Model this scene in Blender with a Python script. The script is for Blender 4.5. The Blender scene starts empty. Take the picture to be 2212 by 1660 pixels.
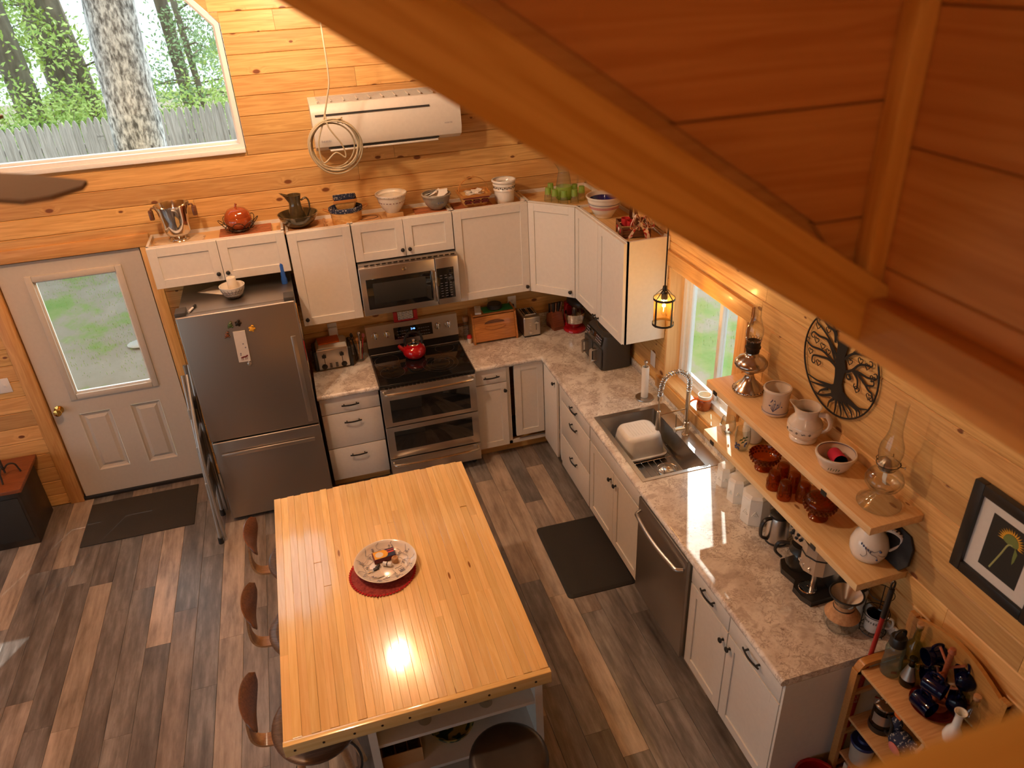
import bpy, bmesh, math, random
from mathutils import Vector as V, Matrix as M
R = math.radians
PI = math.pi
random.seed(11)
S = bpy.context.scene
C = S.collection

# ---------------------------------------------------------------- camera, world, sun, lamps, exposure
cam = bpy.data.cameras.new('camera'); co = bpy.data.objects.new('camera', cam); C.objects.link(co)
co.location = (-2.30228, -5.79668, 3.75249)
co.rotation_euler = (1.05371, 0.04515, -0.29195)
cam.sensor_width = 36; cam.lens = 36 * 1624.376 / 2212; cam.clip_start = .02; cam.clip_end = 300
cam.dof.use_dof = True; cam.dof.focus_distance = 5.0; cam.dof.aperture_fstop = 3.2
S.camera = co

w = bpy.data.worlds.new('sky'); S.world = w; w.use_nodes = True
wn = w.node_tree.nodes; wn.clear()
wo = wn.new('ShaderNodeOutputWorld'); wb = wn.new('ShaderNodeBackground')
wb.inputs[0].default_value = (.80, .93, 1, 1); wb.inputs[1].default_value = 1.9
w.node_tree.links.new(wb.outputs[0], wo.inputs[0])

def light(name, kind, loc, power, col, size=.1, aim=None, **k):
    l = bpy.data.lights.new(name, kind); l.color = col; l.energy = power
    if kind == 'SUN': l.angle = size
    elif kind == 'AREA': l.size = size
    else: l.shadow_soft_size = size
    for a, b in k.items(): setattr(l, a, b)
    o = bpy.data.objects.new(name, l); C.objects.link(o); o.location = loc
    if aim is not None: o.rotation_euler = (V(aim) - V(loc)).to_track_quat('-Z', 'Y').to_euler()
    return o
SUN = V((-.416, -.765, -.494))
light('sun', 'SUN', (3, 8, 6), 6.0, (1, .95, .86), R(.55), aim=V((3, 8, 6)) + SUN)
WARM = (1, .79, .56)
light('ceiling_lamp_over_kitchen', 'POINT', (-2.165, -.86, 3.64), 38, WARM, .07)
light('ceiling_lamp_over_room', 'POINT', (-3.35, -2.3, 4.40), 145, WARM, .09)
light('loft_fill', 'POINT', (-3.3, -7.6, 4.3), 30, WARM, .12)  # added fill light behind the camera to brighten the loft, not a real fixture

S.view_settings.view_transform = 'Standard'; S.view_settings.look = 'None'
S.view_settings.gamma = 1; S.view_settings.use_curve_mapping = False
S.view_settings.exposure = 0.0
S.cycles.use_denoising = True
S.cycles.caustics_reflective = False; S.cycles.caustics_refractive = False
S.cycles.max_bounces = 10; S.cycles.transparent_max_bounces = 16

# ---------------------------------------------------------------- materials
def _new(name):
    m = bpy.data.materials.new(name); m.use_nodes = True
    n = m.node_tree.nodes; l = m.node_tree.links
    return m, n, l, n['Principled BSDF']
def rgba(c): return (c[0], c[1], c[2], 1)
def mat(name, rgb, rough=.5, metal=0., coat=0., emit=0., spec=.5, bump=0., bscale=40, ecol=None, sub=0):
    m, n, l, p = _new(name)
    p.inputs['Base Color'].default_value = rgba(rgb); p.inputs['Roughness'].default_value = rough
    p.inputs['Metallic'].default_value = metal; p.inputs['Coat Weight'].default_value = coat
    p.inputs['Coat Roughness'].default_value = .06
    p.inputs['Specular IOR Level'].default_value = spec
    if emit: p.inputs['Emission Color'].default_value = rgba(ecol or rgb); p.inputs['Emission Strength'].default_value = emit
    tc = n.new('ShaderNodeTexCoord'); ns = n.new('ShaderNodeTexNoise'); ns.inputs['Scale'].default_value = bscale
    l.new(tc.outputs['Object'], ns.inputs['Vector'])
    mx = n.new('ShaderNodeMix'); mx.data_type = 'RGBA'
    mx.inputs[6].default_value = rgba([c * .94 for c in rgb]); mx.inputs[7].default_value = rgba([min(1, c * 1.05) for c in rgb])
    l.new(ns.outputs[0], mx.inputs[0]); l.new(mx.outputs[2], p.inputs['Base Color'])
    if bump:
        b = n.new('ShaderNodeBump'); b.inputs['Strength'].default_value = bump; b.inputs['Distance'].default_value = .004
        l.new(ns.outputs[0], b.inputs['Height']); l.new(b.outputs[0], p.inputs['Normal'])
    return m
def mixmat(name, cols, scale=10, rough=.5, stretch=(1, 1, 1), detail=6, coat=0., bump=0., metal=0., dist=0., rand=True):
    m, n, l, p = _new(name)
    p.inputs['Roughness'].default_value = rough; p.inputs['Coat Weight'].default_value = coat; p.inputs['Metallic'].default_value = metal
    p.inputs['Coat Roughness'].default_value = .12
    tc = n.new('ShaderNodeTexCoord'); mp = n.new('ShaderNodeMapping'); mp.inputs['Scale'].default_value = stretch
    v = tc.outputs['Object']
    if rand:
        oi = n.new('ShaderNodeObjectInfo'); mu = n.new('ShaderNodeVectorMath'); mu.operation = 'SCALE'
        cb = n.new('ShaderNodeCombineXYZ')
        for i in range(3): l.new(oi.outputs['Random'], cb.inputs[i])
        l.new(cb.outputs[0], mu.inputs[0]); mu.inputs['Scale'].default_value = 37
        ad = n.new('ShaderNodeVectorMath'); l.new(v, ad.inputs[0]); l.new(mu.outputs[0], ad.inputs[1]); v = ad.outputs[0]
    l.new(v, mp.inputs[0])
    ns = n.new('ShaderNodeTexNoise'); ns.inputs['Scale'].default_value = scale; ns.inputs['Detail'].default_value = detail
    ns.inputs['Distortion'].default_value = dist; ns.inputs['Roughness'].default_value = .62
    l.new(mp.outputs[0], ns.inputs['Vector'])
    cr = n.new('ShaderNodeValToRGB'); e = cr.color_ramp.elements
    while len(e) < len(cols): e.new(.5)
    for i, c in enumerate(cols): e[i].position = c[0]; e[i].color = rgba(c[1])
    l.new(ns.outputs[0], cr.inputs[0]); l.new(cr.outputs[0], p.inputs['Base Color'])
    if bump:
        b = n.new('ShaderNodeBump'); b.inputs['Strength'].default_value = bump; b.inputs['Distance'].default_value = .003
        l.new(ns.outputs[0], b.inputs['Height']); l.new(b.outputs[0], p.inputs['Normal'])
    return m
def wood(name, dark, light, rough=.45, coat=.0, knots=.5, vary=.25, grain=1.0, bump=.08, kscale=(3.0, 5.5), kcol=None, sat=1.0, plane='xz', streak=1.0):
    """grain runs along local X; each object gets its own offset and tone"""
    m, n, l, p = _new(name)
    p.inputs['Roughness'].default_value = rough; p.inputs['Coat Weight'].default_value = coat; p.inputs['Coat Roughness'].default_value = .12
    tc = n.new('ShaderNodeTexCoord'); oi = n.new('ShaderNodeObjectInfo')
    cb = n.new('ShaderNodeCombineXYZ')
    for i, s in enumerate((61, 17, 43)):
        q = n.new('ShaderNodeMath'); q.operation = 'MULTIPLY'; q.inputs[1].default_value = s
        l.new(oi.outputs['Random'], q.inputs[0]); l.new(q.outputs[0], cb.inputs[i])
    ad = n.new('ShaderNodeVectorMath'); l.new(tc.outputs['Object'], ad.inputs[0]); l.new(cb.outputs[0], ad.inputs[1])
    # knots: cells of a voronoi, some of them holding a knot
    km = n.new('ShaderNodeMapping'); km.inputs['Scale'].default_value = (kscale[0], kscale[1], kscale[1]); l.new(ad.outputs[0], km.inputs[0])
    if plane == 'xz':
        s1 = n.new('ShaderNodeSeparateXYZ'); s2 = n.new('ShaderNodeCombineXYZ'); l.new(km.outputs[0], s1.inputs[0]); l.new(s1.outputs[0], s2.inputs[0]); l.new(s1.outputs[2], s2.inputs[1]); km = s2
    vo = n.new('ShaderNodeTexVoronoi'); vo.voronoi_dimensions = '2D'; vo.inputs['Scale'].default_value = 1.0; vo.inputs['Randomness'].default_value = .85
    l.new(km.outputs[0], vo.inputs['Vector'])
    sp = n.new('ShaderNodeSeparateColor'); l.new(vo.outputs['Color'], sp.inputs[0])
    has = n.new('ShaderNodeMath'); has.operation = 'LESS_THAN'; has.inputs[1].default_value = knots; l.new(sp.outputs[0], has.inputs[0])
    sz = n.new('ShaderNodeMapRange'); sz.inputs[3].default_value = .022; sz.inputs[4].default_value = .085; l.new(sp.outputs[1], sz.inputs[0])
    dv = n.new('ShaderNodeMath'); dv.operation = 'DIVIDE'; l.new(vo.outputs['Distance'], dv.inputs[0]); l.new(sz.outputs[0], dv.inputs[1])
    kr = n.new('ShaderNodeMapRange'); kr.interpolation_type = 'SMOOTHSTEP'
    kr.inputs[1].default_value = .7; kr.inputs[2].default_value = 1.25; kr.inputs[3].default_value = 1; kr.inputs[4].default_value = 0
    l.new(dv.outputs[0], kr.inputs[0])
    kf = n.new('ShaderNodeMath'); kf.operation = 'MULTIPLY'; l.new(kr.outputs[0], kf.inputs[0]); l.new(has.outputs[0], kf.inputs[1])
    # bend the grain round knots
    sw = n.new('ShaderNodeMapRange'); sw.interpolation_type = 'SMOOTHSTEP'
    sw.inputs[1].default_value = .3; sw.inputs[2].default_value = 3.2; sw.inputs[3].default_value = .022; sw.inputs[4].default_value = 0
    l.new(dv.outputs[0], sw.inputs[0])
    sh = n.new('ShaderNodeMath'); sh.operation = 'MULTIPLY'; l.new(sw.outputs[0], sh.inputs[0]); l.new(has.outputs[0], sh.inputs[1])
    c2 = n.new('ShaderNodeCombineXYZ'); l.new(sh.outputs[0], c2.inputs[1]); l.new(sh.outputs[0], c2.inputs[2])
    a2 = n.new('ShaderNodeVectorMath'); l.new(ad.outputs[0], a2.inputs[0]); l.new(c2.outputs[0], a2.inputs[1])
    gm = n.new('ShaderNodeMapping'); gm.inputs['Scale'].default_value = (.9 * grain, 16 * grain, 16 * grain); l.new(a2.outputs[0], gm.inputs[0])
    n1 = n.new('ShaderNodeTexNoise'); n1.inputs['Scale'].default_value = 1.6; n1.inputs['Detail'].default_value = 3; n1.inputs['Distortion'].default_value = .5
    l.new(gm.outputs[0], n1.inputs['Vector'])
    wv = n.new('ShaderNodeMath'); wv.operation = 'MULTIPLY'; wv.inputs[1].default_value = 34; l.new(n1.outputs[0], wv.inputs[0])
    si = n.new('ShaderNodeMath'); si.operation = 'SINE'; l.new(wv.outputs[0], si.inputs[0])
    n2 = n.new('ShaderNodeTexNoise'); n2.inputs['Scale'].default_value = 3.2; n2.inputs['Detail'].default_value = 5; l.new(gm.outputs[0], n2.inputs['Vector'])
    b1 = n.new('ShaderNodeMath'); b1.operation = 'MULTIPLY_ADD'; b1.inputs[1].default_value = .12 * streak; l.new(si.outputs[0], b1.inputs[0]); l.new(n2.outputs[0], b1.inputs[2])
    cr = n.new('ShaderNodeValToRGB'); e = cr.color_ramp.elements
    e[0].position = .22; e[0].color = rgba(dark); e[1].position = .78; e[1].color = rgba(light)
    l.new(b1.outputs[0], cr.inputs[0])
    hs = n.new('ShaderNodeHueSaturation'); hs.inputs['Saturation'].default_value = sat
    vr = n.new('ShaderNodeMapRange'); vr.inputs[3].default_value = 1 - vary; vr.inputs[4].default_value = 1 + vary * .45
    l.new(oi.outputs['Random'], vr.inputs[0]); l.new(vr.outputs[0], hs.inputs['Value'])
    r2 = n.new('ShaderNodeMath'); r2.operation = 'MULTIPLY_ADD'; r2.inputs[1].default_value = 7.3; r2.inputs[2].default_value = 0; l.new(oi.outputs['Random'], r2.inputs[0])
    fr = n.new('ShaderNodeMath'); fr.operation = 'FRACT'; l.new(r2.outputs[0], fr.inputs[0])
    hr = n.new('ShaderNodeMapRange'); hr.inputs[3].default_value = .494; hr.inputs[4].default_value = .5025; l.new(fr.outputs[0], hr.inputs[0]); l.new(hr.outputs[0], hs.inputs['Hue'])
    l.new(cr.outputs[0], hs.inputs['Color'])
    mx = n.new('ShaderNodeMix'); mx.data_type = 'RGBA'; mx.inputs[7].default_value = rgba(kcol or [c * .28 for c in dark])
    l.new(kf.outputs[0], mx.inputs[0]); l.new(hs.outputs[0], mx.inputs[6]); l.new(mx.outputs[2], p.inputs['Base Color'])
    if bump:
        b = n.new('ShaderNodeBump'); b.inputs['Strength'].default_value = bump; b.inputs['Distance'].default_value = .003
        l.new(b1.outputs[0], b.inputs['Height']); l.new(b.outputs[0], p.inputs['Normal'])
    return m
def glass(name, tint=(1, 1, 1), rough=.03, refl=1.0, milk=0., milkcol=(1, 1, 1), edge=.42):
    m, n, l, p = _new(name); n.remove(p); o = n['Material Output']
    t = n.new('ShaderNodeBsdfTransparent')
    ew = n.new('ShaderNodeLayerWeight'); ew.inputs[0].default_value = .5
    ep = n.new('ShaderNodeMath'); ep.operation = 'POWER'; ep.inputs[1].default_value = 3.0; l.new(ew.outputs['Facing'], ep.inputs[0])
    em = n.new('ShaderNodeMix'); em.data_type = 'RGBA'; em.inputs[6].default_value = rgba(tint); em.inputs[7].default_value = rgba([c * edge for c in tint])
    l.new(ep.outputs[0], em.inputs[0]); l.new(em.outputs[2], t.inputs[0])
    g = n.new('ShaderNodeBsdfGlossy'); g.inputs['Roughness'].default_value = rough; g.inputs[0].default_value = (refl, refl, refl, 1)
    lw = n.new('ShaderNodeLayerWeight'); lw.inputs[0].default_value = .5
    pw = n.new('ShaderNodeMath'); pw.operation = 'POWER'; pw.inputs[1].default_value = 4.5; l.new(lw.outputs['Facing'], pw.inputs[0])
    f = n.new('ShaderNodeMapRange'); f.inputs[3].default_value = .035; f.inputs[4].default_value = 1; l.new(pw.outputs[0], f.inputs[0])
    mx = n.new('ShaderNodeMixShader'); l.new(f.outputs[0], mx.inputs[0]); l.new(t.outputs[0], mx.inputs[1]); l.new(g.outputs[0], mx.inputs[2])
    out = mx
    if milk:
        d = n.new('ShaderNodeBsdfDiffuse'); d.inputs[0].default_value = rgba(milkcol)
        m2 = n.new('ShaderNodeMixShader'); m2.inputs[0].default_value = milk
        l.new(mx.outputs[0], m2.inputs[1]); l.new(d.outputs[0], m2.inputs[2]); out = m2
    l.new(out.outputs[0], o.inputs[0]); return m
def steel(name, col, rough=.3, stretch=(1, 60, 1), amt=.12):
    m, n, l, p = _new(name); p.inputs['Metallic'].default_value = 1; p.inputs['Base Color'].default_value = rgba(col)
    tc = n.new('ShaderNodeTexCoord'); mp = n.new('ShaderNodeMapping'); mp.inputs['Scale'].default_value = stretch
    ns = n.new('ShaderNodeTexNoise'); ns.inputs['Scale'].default_value = 6; ns.inputs['Detail'].default_value = 4
    l.new(tc.outputs['Object'], mp.inputs[0]); l.new(mp.outputs[0], ns.inputs[0])
    mr = n.new('ShaderNodeMapRange'); mr.inputs[3].default_value = rough - amt * .5; mr.inputs[4].default_value = rough + amt * .5
    l.new(ns.outputs[0], mr.inputs[0]); l.new(mr.outputs[0], p.inputs['Roughness']); return m

K = {}
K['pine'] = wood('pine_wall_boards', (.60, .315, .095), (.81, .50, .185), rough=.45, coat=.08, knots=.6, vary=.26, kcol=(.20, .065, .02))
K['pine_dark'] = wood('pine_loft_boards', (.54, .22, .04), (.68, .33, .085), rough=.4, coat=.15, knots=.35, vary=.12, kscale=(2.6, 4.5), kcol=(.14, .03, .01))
K['pine_trim'] = wood('pine_trim', (.60, .30, .085), (.78, .46, .16), rough=.45, coat=.06, knots=.2, vary=.1, kcol=(.22, .075, .02))
K['shelf'] = wood('pale_pine_shelf', (.74, .47, .21), (.86, .62, .32), rough=.4, coat=.15, knots=.35, vary=.05, kscale=(3.4, 9), plane='xy', kcol=(.36, .15, .05))
K['jamb_wood'] = wood('jamb_boards', (.70, .42, .17), (.80, .54, .25), rough=.4, coat=.1, knots=.12, vary=.05, plane='xy', kscale=(3, 9))
K['butcher'] = wood('varnished_strip_pine', (.80, .53, .20), (.91, .68, .31), rough=.22, coat=.7, knots=.09, vary=.13, bump=.14, kscale=(2.5, 12), plane='xy', kcol=(.25, .09, .02))
K['ply'] = wood('plywood', (.62, .37, .15), (.75, .49, .23), rough=.6, knots=0, vary=.05)
p_ = K['butcher'].node_tree.nodes['Principled BSDF']; p_.inputs['Coat Weight'].default_value = 1; p_.inputs['Coat IOR'].default_value = 1.75; p_.inputs['Coat Roughness'].default_value = .09
K['oak'] = wood('honey_oak', (.42, .15, .03), (.66, .28, .065), rough=.35, coat=.3, knots=0, vary=.08, grain=2.2)
K['walnut'] = wood('walnut', (.10, .038, .015), (.22, .085, .032), rough=.35, coat=.35, knots=0, vary=.12, grain=2)
K['smoked'] = wood('smoked_seat_wood', (.055, .032, .022), (.14, .085, .06), rough=.38, coat=.3, knots=0, vary=.1, grain=2)
K['beech'] = wood('light_bent_beech', (.48, .25, .11), (.62, .36, .175), rough=.4, coat=.2, knots=0, vary=.06, grain=2)
K['redwood'] = wood('reddish_slats', (.30, .085, .03), (.45, .15, .055), rough=.5, knots=0, vary=.15, grain=2)
K['olive_board'] = wood('cutting_board_wood', (.40, .19, .075), (.62, .35, .16), rough=.5, knots=0, vary=.1, grain=2.4)
K['cart'] = wood('cart_beech', (.55, .29, .11), (.70, .42, .19), rough=.42, coat=.15, knots=0, vary=.05, grain=2)
K['cart_frame'] = wood('cart_frame_wood', (.42, .185, .045), (.55, .27, .075), rough=.35, coat=.3, knots=0, vary=.05, grain=2)
K['fence'] = wood('weathered_fence', (.34, .335, .33), (.62, .62, .63), rough=.9, knots=.1, vary=.2, sat=.9)
K['rail'] = wood('loft_rail', (.62, .32, .05), (.76, .45, .10), rough=.45, coat=.1, knots=.3, vary=.05, kscale=(2.6, 9), kcol=(.2, .05, .01), streak=2.2, grain=.55)
K['white'] = mat('white_painted_cabinet', (.74, .70, .64), .42, spec=.4)
K['white_gap'] = mat('cabinet_inside', (.60, .55, .48), .6)
K['door_paint'] = mat('steel_door_paint', (.60, .545, .47), .5)
K['vinyl'] = mat('white_vinyl', (.82, .83, .82), .4)
K['black'] = mat('black_metal', (.018, .015, .013), .38, spec=.5)
K['black_gloss'] = mat('black_gloss', (.008, .008, .008), .06, coat=.6)
K['black_rubber'] = mat('black_rubber', (.022, .02, .018), .7, bump=.3, bscale=160)
K['iron'] = mat('wrought_iron', (.03, .022, .018), .55, bump=.2)
K['steel'] = steel('brushed_steel', (.58, .54, .50), .3)
K['steel_dark'] = steel('dark_brushed_steel', (.40, .36, .32), .42, (1, 1, 60), .08)
K['chrome'] = steel('polished_steel', (.72, .73, .75), .1, (1, 1, 1), .05)
K['nickel'] = steel('brushed_nickel', (.66, .60, .50), .22)
K['copper'] = steel('antique_copper', (.52, .46, .41), .18, (1, 1, 1), .1)
K['brass'] = steel('polished_brass', (.80, .52, .14), .14, (1, 1, 1), .06)
K['tube_grey'] = mat('grey_ladder_paint', (.36, .35, .33), .4, metal=.6)
K['ac'] = mat('ac_plastic', (.68, .63, .56), .4)
K['ac_vent'] = mat('ac_vent_beige', (.46, .43, .385), .5)
K['ac_line'] = mat('ac_slot_dark', (.03, .03, .03), .6)
K['fan_blade'] = mat('dull_fan_blade', (.30, .25, .20), 1, spec=0)
K['cable'] = mat('ivory_cable', (.38, .31, .20), .5)
K['cream'] = mat('cream_stoneware', (.80, .73, .62), .18, coat=.5)
K['whiteware'] = mat('white_stoneware', (.80, .75, .68), .15, coat=.5)
K['oldivory'] = mat('ivory_stoneware', (.70, .60, .50), .2, coat=.4)
K['milk'] = mat('milk_glass', (.80, .80, .76), .1, coat=.6)
K['cobalt_glaze'] = mat('cobalt_glaze', (.012, .016, .16), .12, coat=.6)
K['grey_glaze'] = mixmat('grey_blue_glaze', [(.3, (.14, .15, .15)), (.7, (.42, .35, .26))], 5, .15, coat=.5)
K['brown_glaze'] = mixmat('dark_olive_glaze', [(.3, (.028, .02, .009)), (.75, (.11, .075, .03))], 7, .14, coat=.6)
K['pumpkin'] = mixmat('orange_glaze', [(.3, (.26, .04, .01)), (.7, (.42, .085, .02))], 14, .1, coat=.7)
K['navy'] = mat('navy_print', (.02, .03, .08), .7)
K['navy_cloth'] = mixmat('navy_cloth_with_white_flecks', [(.58, (.016, .022, .055)), (.66, (.45, .42, .38))], 90, .85, detail=1)
K['basket'] = mixmat('woven_splint', [(.35, (.58, .28, .075)), (.65, (.78, .47, .16))], 22, .55, (1, 1, 3), bump=.4)
K['basket_rim'] = mat('basket_rim_splint', (.50, .21, .05), .5)
K['maroon'] = mat('maroon_splint', (.16, .018, .02), .5)
K['paper'] = mat('paper', (.78, .72, .63), .8)
K['paper_old'] = mat('kraft_card', (.52, .31, .14), .8)
K['napkin'] = mat('white_napkin', (.80, .75, .68), .9, bump=.4, bscale=30)
K['orange_cloth'] = mat('orange_cloth', (.72, .16, .022), .85, bump=.4, bscale=120)
K['red'] = mat('red_enamel', (.44, .006, .012), .1, coat=.7)
K['red_plastic'] = mat('red_plastic', (.55, .03, .03), .35)
K['red_dark'] = mat('dark_red_lacquer', (.19, .014, .01), .15, coat=.6)
K['broom_red'] = mat('broom_red', (.36, .018, .016), .3)
K['koozie'] = mat('red_foam', (.50, .012, .05), .8)
K['bow'] = mixmat('ribbon_with_red_hearts', [(.56, (.74, .58, .44)), (.62, (.42, .03, .025))], 60, .8, detail=0)
K['glass'] = glass('clear_glass', (.93, .94, .93))
K['pane'] = glass('window_pane', (.97, .99, .98), .0, .9, edge=.95)
K['glass_dark'] = glass('smoky_glass', (.30, .29, .27))
K['green_glass'] = glass('green_frosted_glass', (.62, .82, .32), .25, .6, .42, (.46, .66, .16))
K['frost_glass'] = glass('pale_frosted_glass', (.90, .89, .78), .25, .6, .12, (.62, .58, .40))
K['amber'] = glass('amber_pressed_glass', (.82, .44, .08), .05, .9, .14, (.40, .12, .01))
K['amber_dark'] = glass('deep_amber_pressed_glass', (.70, .28, .045), .05, .9, .2, (.26, .06, .006))
K['seed_glass'] = glass('seeded_amber_lamp_glass', (.98, .80, .50), .1, .8, .06, (.9, .5, .15))
K['bottle_green'] = glass('pale_green_bottle_glass', (.64, .68, .46))
K['blue_glass'] = glass('cobalt_blue_glass', (.06, .09, .36), .04, .9, .25, (.006, .01, .08))
K['tritan'] = glass('greyish_bottle_plastic', (.72, .78, .70), .1, .7, .12, (.4, .45, .38))
K['cork'] = mixmat('cork', [(.3, (.40, .20, .09)), (.7, (.58, .34, .17))], 60, .9)
K['candle'] = mat('ivory_candle_wax', (.80, .72, .58), .5)
K['candle_amber'] = mat('caramel_candle_wax', (.36, .08, .015), .25, coat=.5)
K['bulb'] = mat('glowing_filament', (1, .62, .22), .4, emit=42, ecol=(1, .55, .18))
K['led'] = mat('blue_clock_digits', (.2, .45, 1), .4, emit=3)
K['green_cloth'] = mat('green_board', (.02, .22, .07), .7)
K['silver_label'] = mat('silver_label', (.50, .46, .42), .3, metal=.8)
K['blue_plastic'] = mat('blue_plastic', (.02, .10, .42), .4)
K['navy_plastic'] = mat('navy_plastic_lid', (.014, .022, .12), .35)
K['translucent'] = mat('translucent_tub', (.50, .44, .36), .4)
K['white_plastic'] = mat('white_plastic', (.80, .79, .78), .4)
K['grey_plastic'] = mat('charcoal_plastic', (.055, .05, .046), .45)
K['leather'] = mixmat('black_leather', [(.3, (.018, .013, .01)), (.7, (.035, .026, .02))], 12, .38, bump=.2)
K['slate'] = mixmat('black_slate', [(.3, (.008, .009, .01)), (.7, (.028, .028, .028))], 16, .6, bump=.8)
K['bark'] = mixmat('lichen_bark', [(.36, (.09, .10, .105)), (.45, (.24, .26, .28)), (.54, (.50, .54, .58)), (.66, (.74, .79, .84))], 30, .95, (1, 1, .42), detail=9, bump=1, dist=.15)
K['bark2'] = mixmat('grey_bark', [(.3, (.10, .085, .065)), (.7, (.26, .23, .18))], 8, .95, (1, 1, .3), bump=.8)
K['leaf'] = mixmat('leaf_green', [(.3, (.22, .40, .07)), (.7, (.58, .72, .22))], 2.5, .6)
K['leaf2'] = mixmat('needle_green', [(.3, (.16, .30, .12)), (.7, (.38, .52, .26))], 2.5, .7)
K['ground'] = mixmat('patchy_yard', [(.34, (.14, .25, .05)), (.44, (.21, .27, .09)), (.51, (.29, .25, .19)), (.7, (.35, .31, .26))], 1.1, .95, detail=9, bump=.6)
K['grass'] = mat('grass_blades', (.30, .45, .10), .7)
K['stone'] = mat('grey_stone', (.48, .47, .44), .9)
K['doormat'] = mat('dark_doormat', (.045, .038, .03), .95, bump=.8, bscale=220)
K['copperwire'] = mat('dark_wire', (.045, .03, .02), .4, metal=.7)
K['slab'] = mixmat('pale_stone_slab', [(.3, (.50, .36, .22)), (.7, (.74, .60, .42))], 10, .8)
K['knifewood'] = wood('knife_block_wood', (.16, .045, .015), (.28, .085, .03), rough=.4, knots=0, vary=.02, grain=2)
K['print_blue'] = mat('blue_ink', (.07, .09, .20), .5)
K['print_grey'] = mat('grey_blue_ink', (.24, .23, .27), .5)
K['print_green'] = mat('green_ink', (.06, .10, .03), .5)
K['print_black'] = mat('black_ink', (.015, .015, .015), .6)
K['yellow'] = mat('sunflower_yellow', (.85, .42, .03), .6)
K['seedhead'] = mat('sunflower_green', (.16, .20, .05), .7)
K['stem'] = mat('sunflower_stem', (.36, .36, .13), .7)
K['photo_black'] = mat('photo_black', (.022, .021, .018), .45)
K['mat_board'] = mat('mat_board', (.66, .62, .57), .8)
K['check'] = mixmat('green_yellow_check', [(.45, (.02, .05, .03)), (.55, (.42, .36, .12))], 34, .7, detail=0)
K['toy_pink'] = mat('pink_cloth', (.55, .17, .15), .85)
K['doily'] = mixmat('red_woven_mat', [(.35, (.20, .018, .018)), (.65, (.36, .06, .05))], 70, .85, bump=.5)
K['doily_rim'] = mat('red_crochet_rim', (.42, .006, .01), .8)
K['seafloor'] = mixmat('speckled_enamel', [(.55, (.015, .03, .10)), (.62, (.4, .4, .42))], 60, .3)

def counter_mat():
    m, n, l, p = _new('mottled_laminate'); p.inputs['Roughness'].default_value = .22
    p.inputs['Coat Weight'].default_value = .3
    tc = n.new('ShaderNodeTexCoord')
    def noise(sc, det, dist, rough=.6):
        q = n.new('ShaderNodeTexNoise'); q.inputs['Scale'].default_value = sc; q.inputs['Detail'].default_value = det
        q.inputs['Distortion'].default_value = dist; q.inputs['Roughness'].default_value = rough; l.new(tc.outputs['Object'], q.inputs['Vector']); return q
    def ramp(a, b, fac, inter='LINEAR'):
        r = n.new('ShaderNodeMapRange'); r.inputs[1].default_value = a; r.inputs[2].default_value = b; r.interpolation_type = 'SMOOTHSTEP'
        l.new(fac, r.inputs[0]); return r.outputs[0]
    def mix(f, a, b):
        x = n.new('ShaderNodeMix'); x.data_type = 'RGBA'; l.new(f, x.inputs[0])
        for i, c in ((6, a), (7, b)):
            if isinstance(c, tuple): x.inputs[i].default_value = rgba(c)
            else: l.new(c, x.inputs[i])
        return x.outputs[2]
    def mul(a, b):
        q = n.new('ShaderNodeMath'); q.operation = 'MULTIPLY'; l.new(a, q.inputs[0])
        if isinstance(b, float): q.inputs[1].default_value = b
        else: l.new(b, q.inputs[1])
        return q.outputs[0]
    base = mix(ramp(.38, .66, noise(6, 8, .6).outputs[0]), (.81, .78, .72), (.60, .54, .48))
    # vein lines: a noise near its middle value
    v = noise(17, 8, .9, .72)
    ab = n.new('ShaderNodeMath'); ab.operation = 'SUBTRACT'; ab.inputs[1].default_value = .5; l.new(v.outputs[0], ab.inputs[0])
    ab2 = n.new('ShaderNodeMath'); ab2.operation = 'ABSOLUTE'; l.new(ab.outputs[0], ab2.inputs[0])
    vein = ramp(.045, .0, ab2.outputs[0]); gate = ramp(.40, .56, noise(7, 6, .7).outputs[0])
    c1 = mix(mul(mul(vein, gate), .7), base, (.27, .195, .155))
    sp = ramp(.55, .66, noise(70, 5, .4, .7).outputs[0]); g2 = ramp(.40, .58, noise(5.2, 6, .9).outputs[0])
    c2 = mix(mul(mul(sp, g2), .85), c1, (.24, .18, .15))
    c3 = mix(mul(ramp(.52, .68, noise(9, 7, 1).outputs[0]), .7), c2, (.44, .37, .33))
    l.new(c3, p.inputs['Base Color']); return m
K['counter'] = counter_mat()

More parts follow.
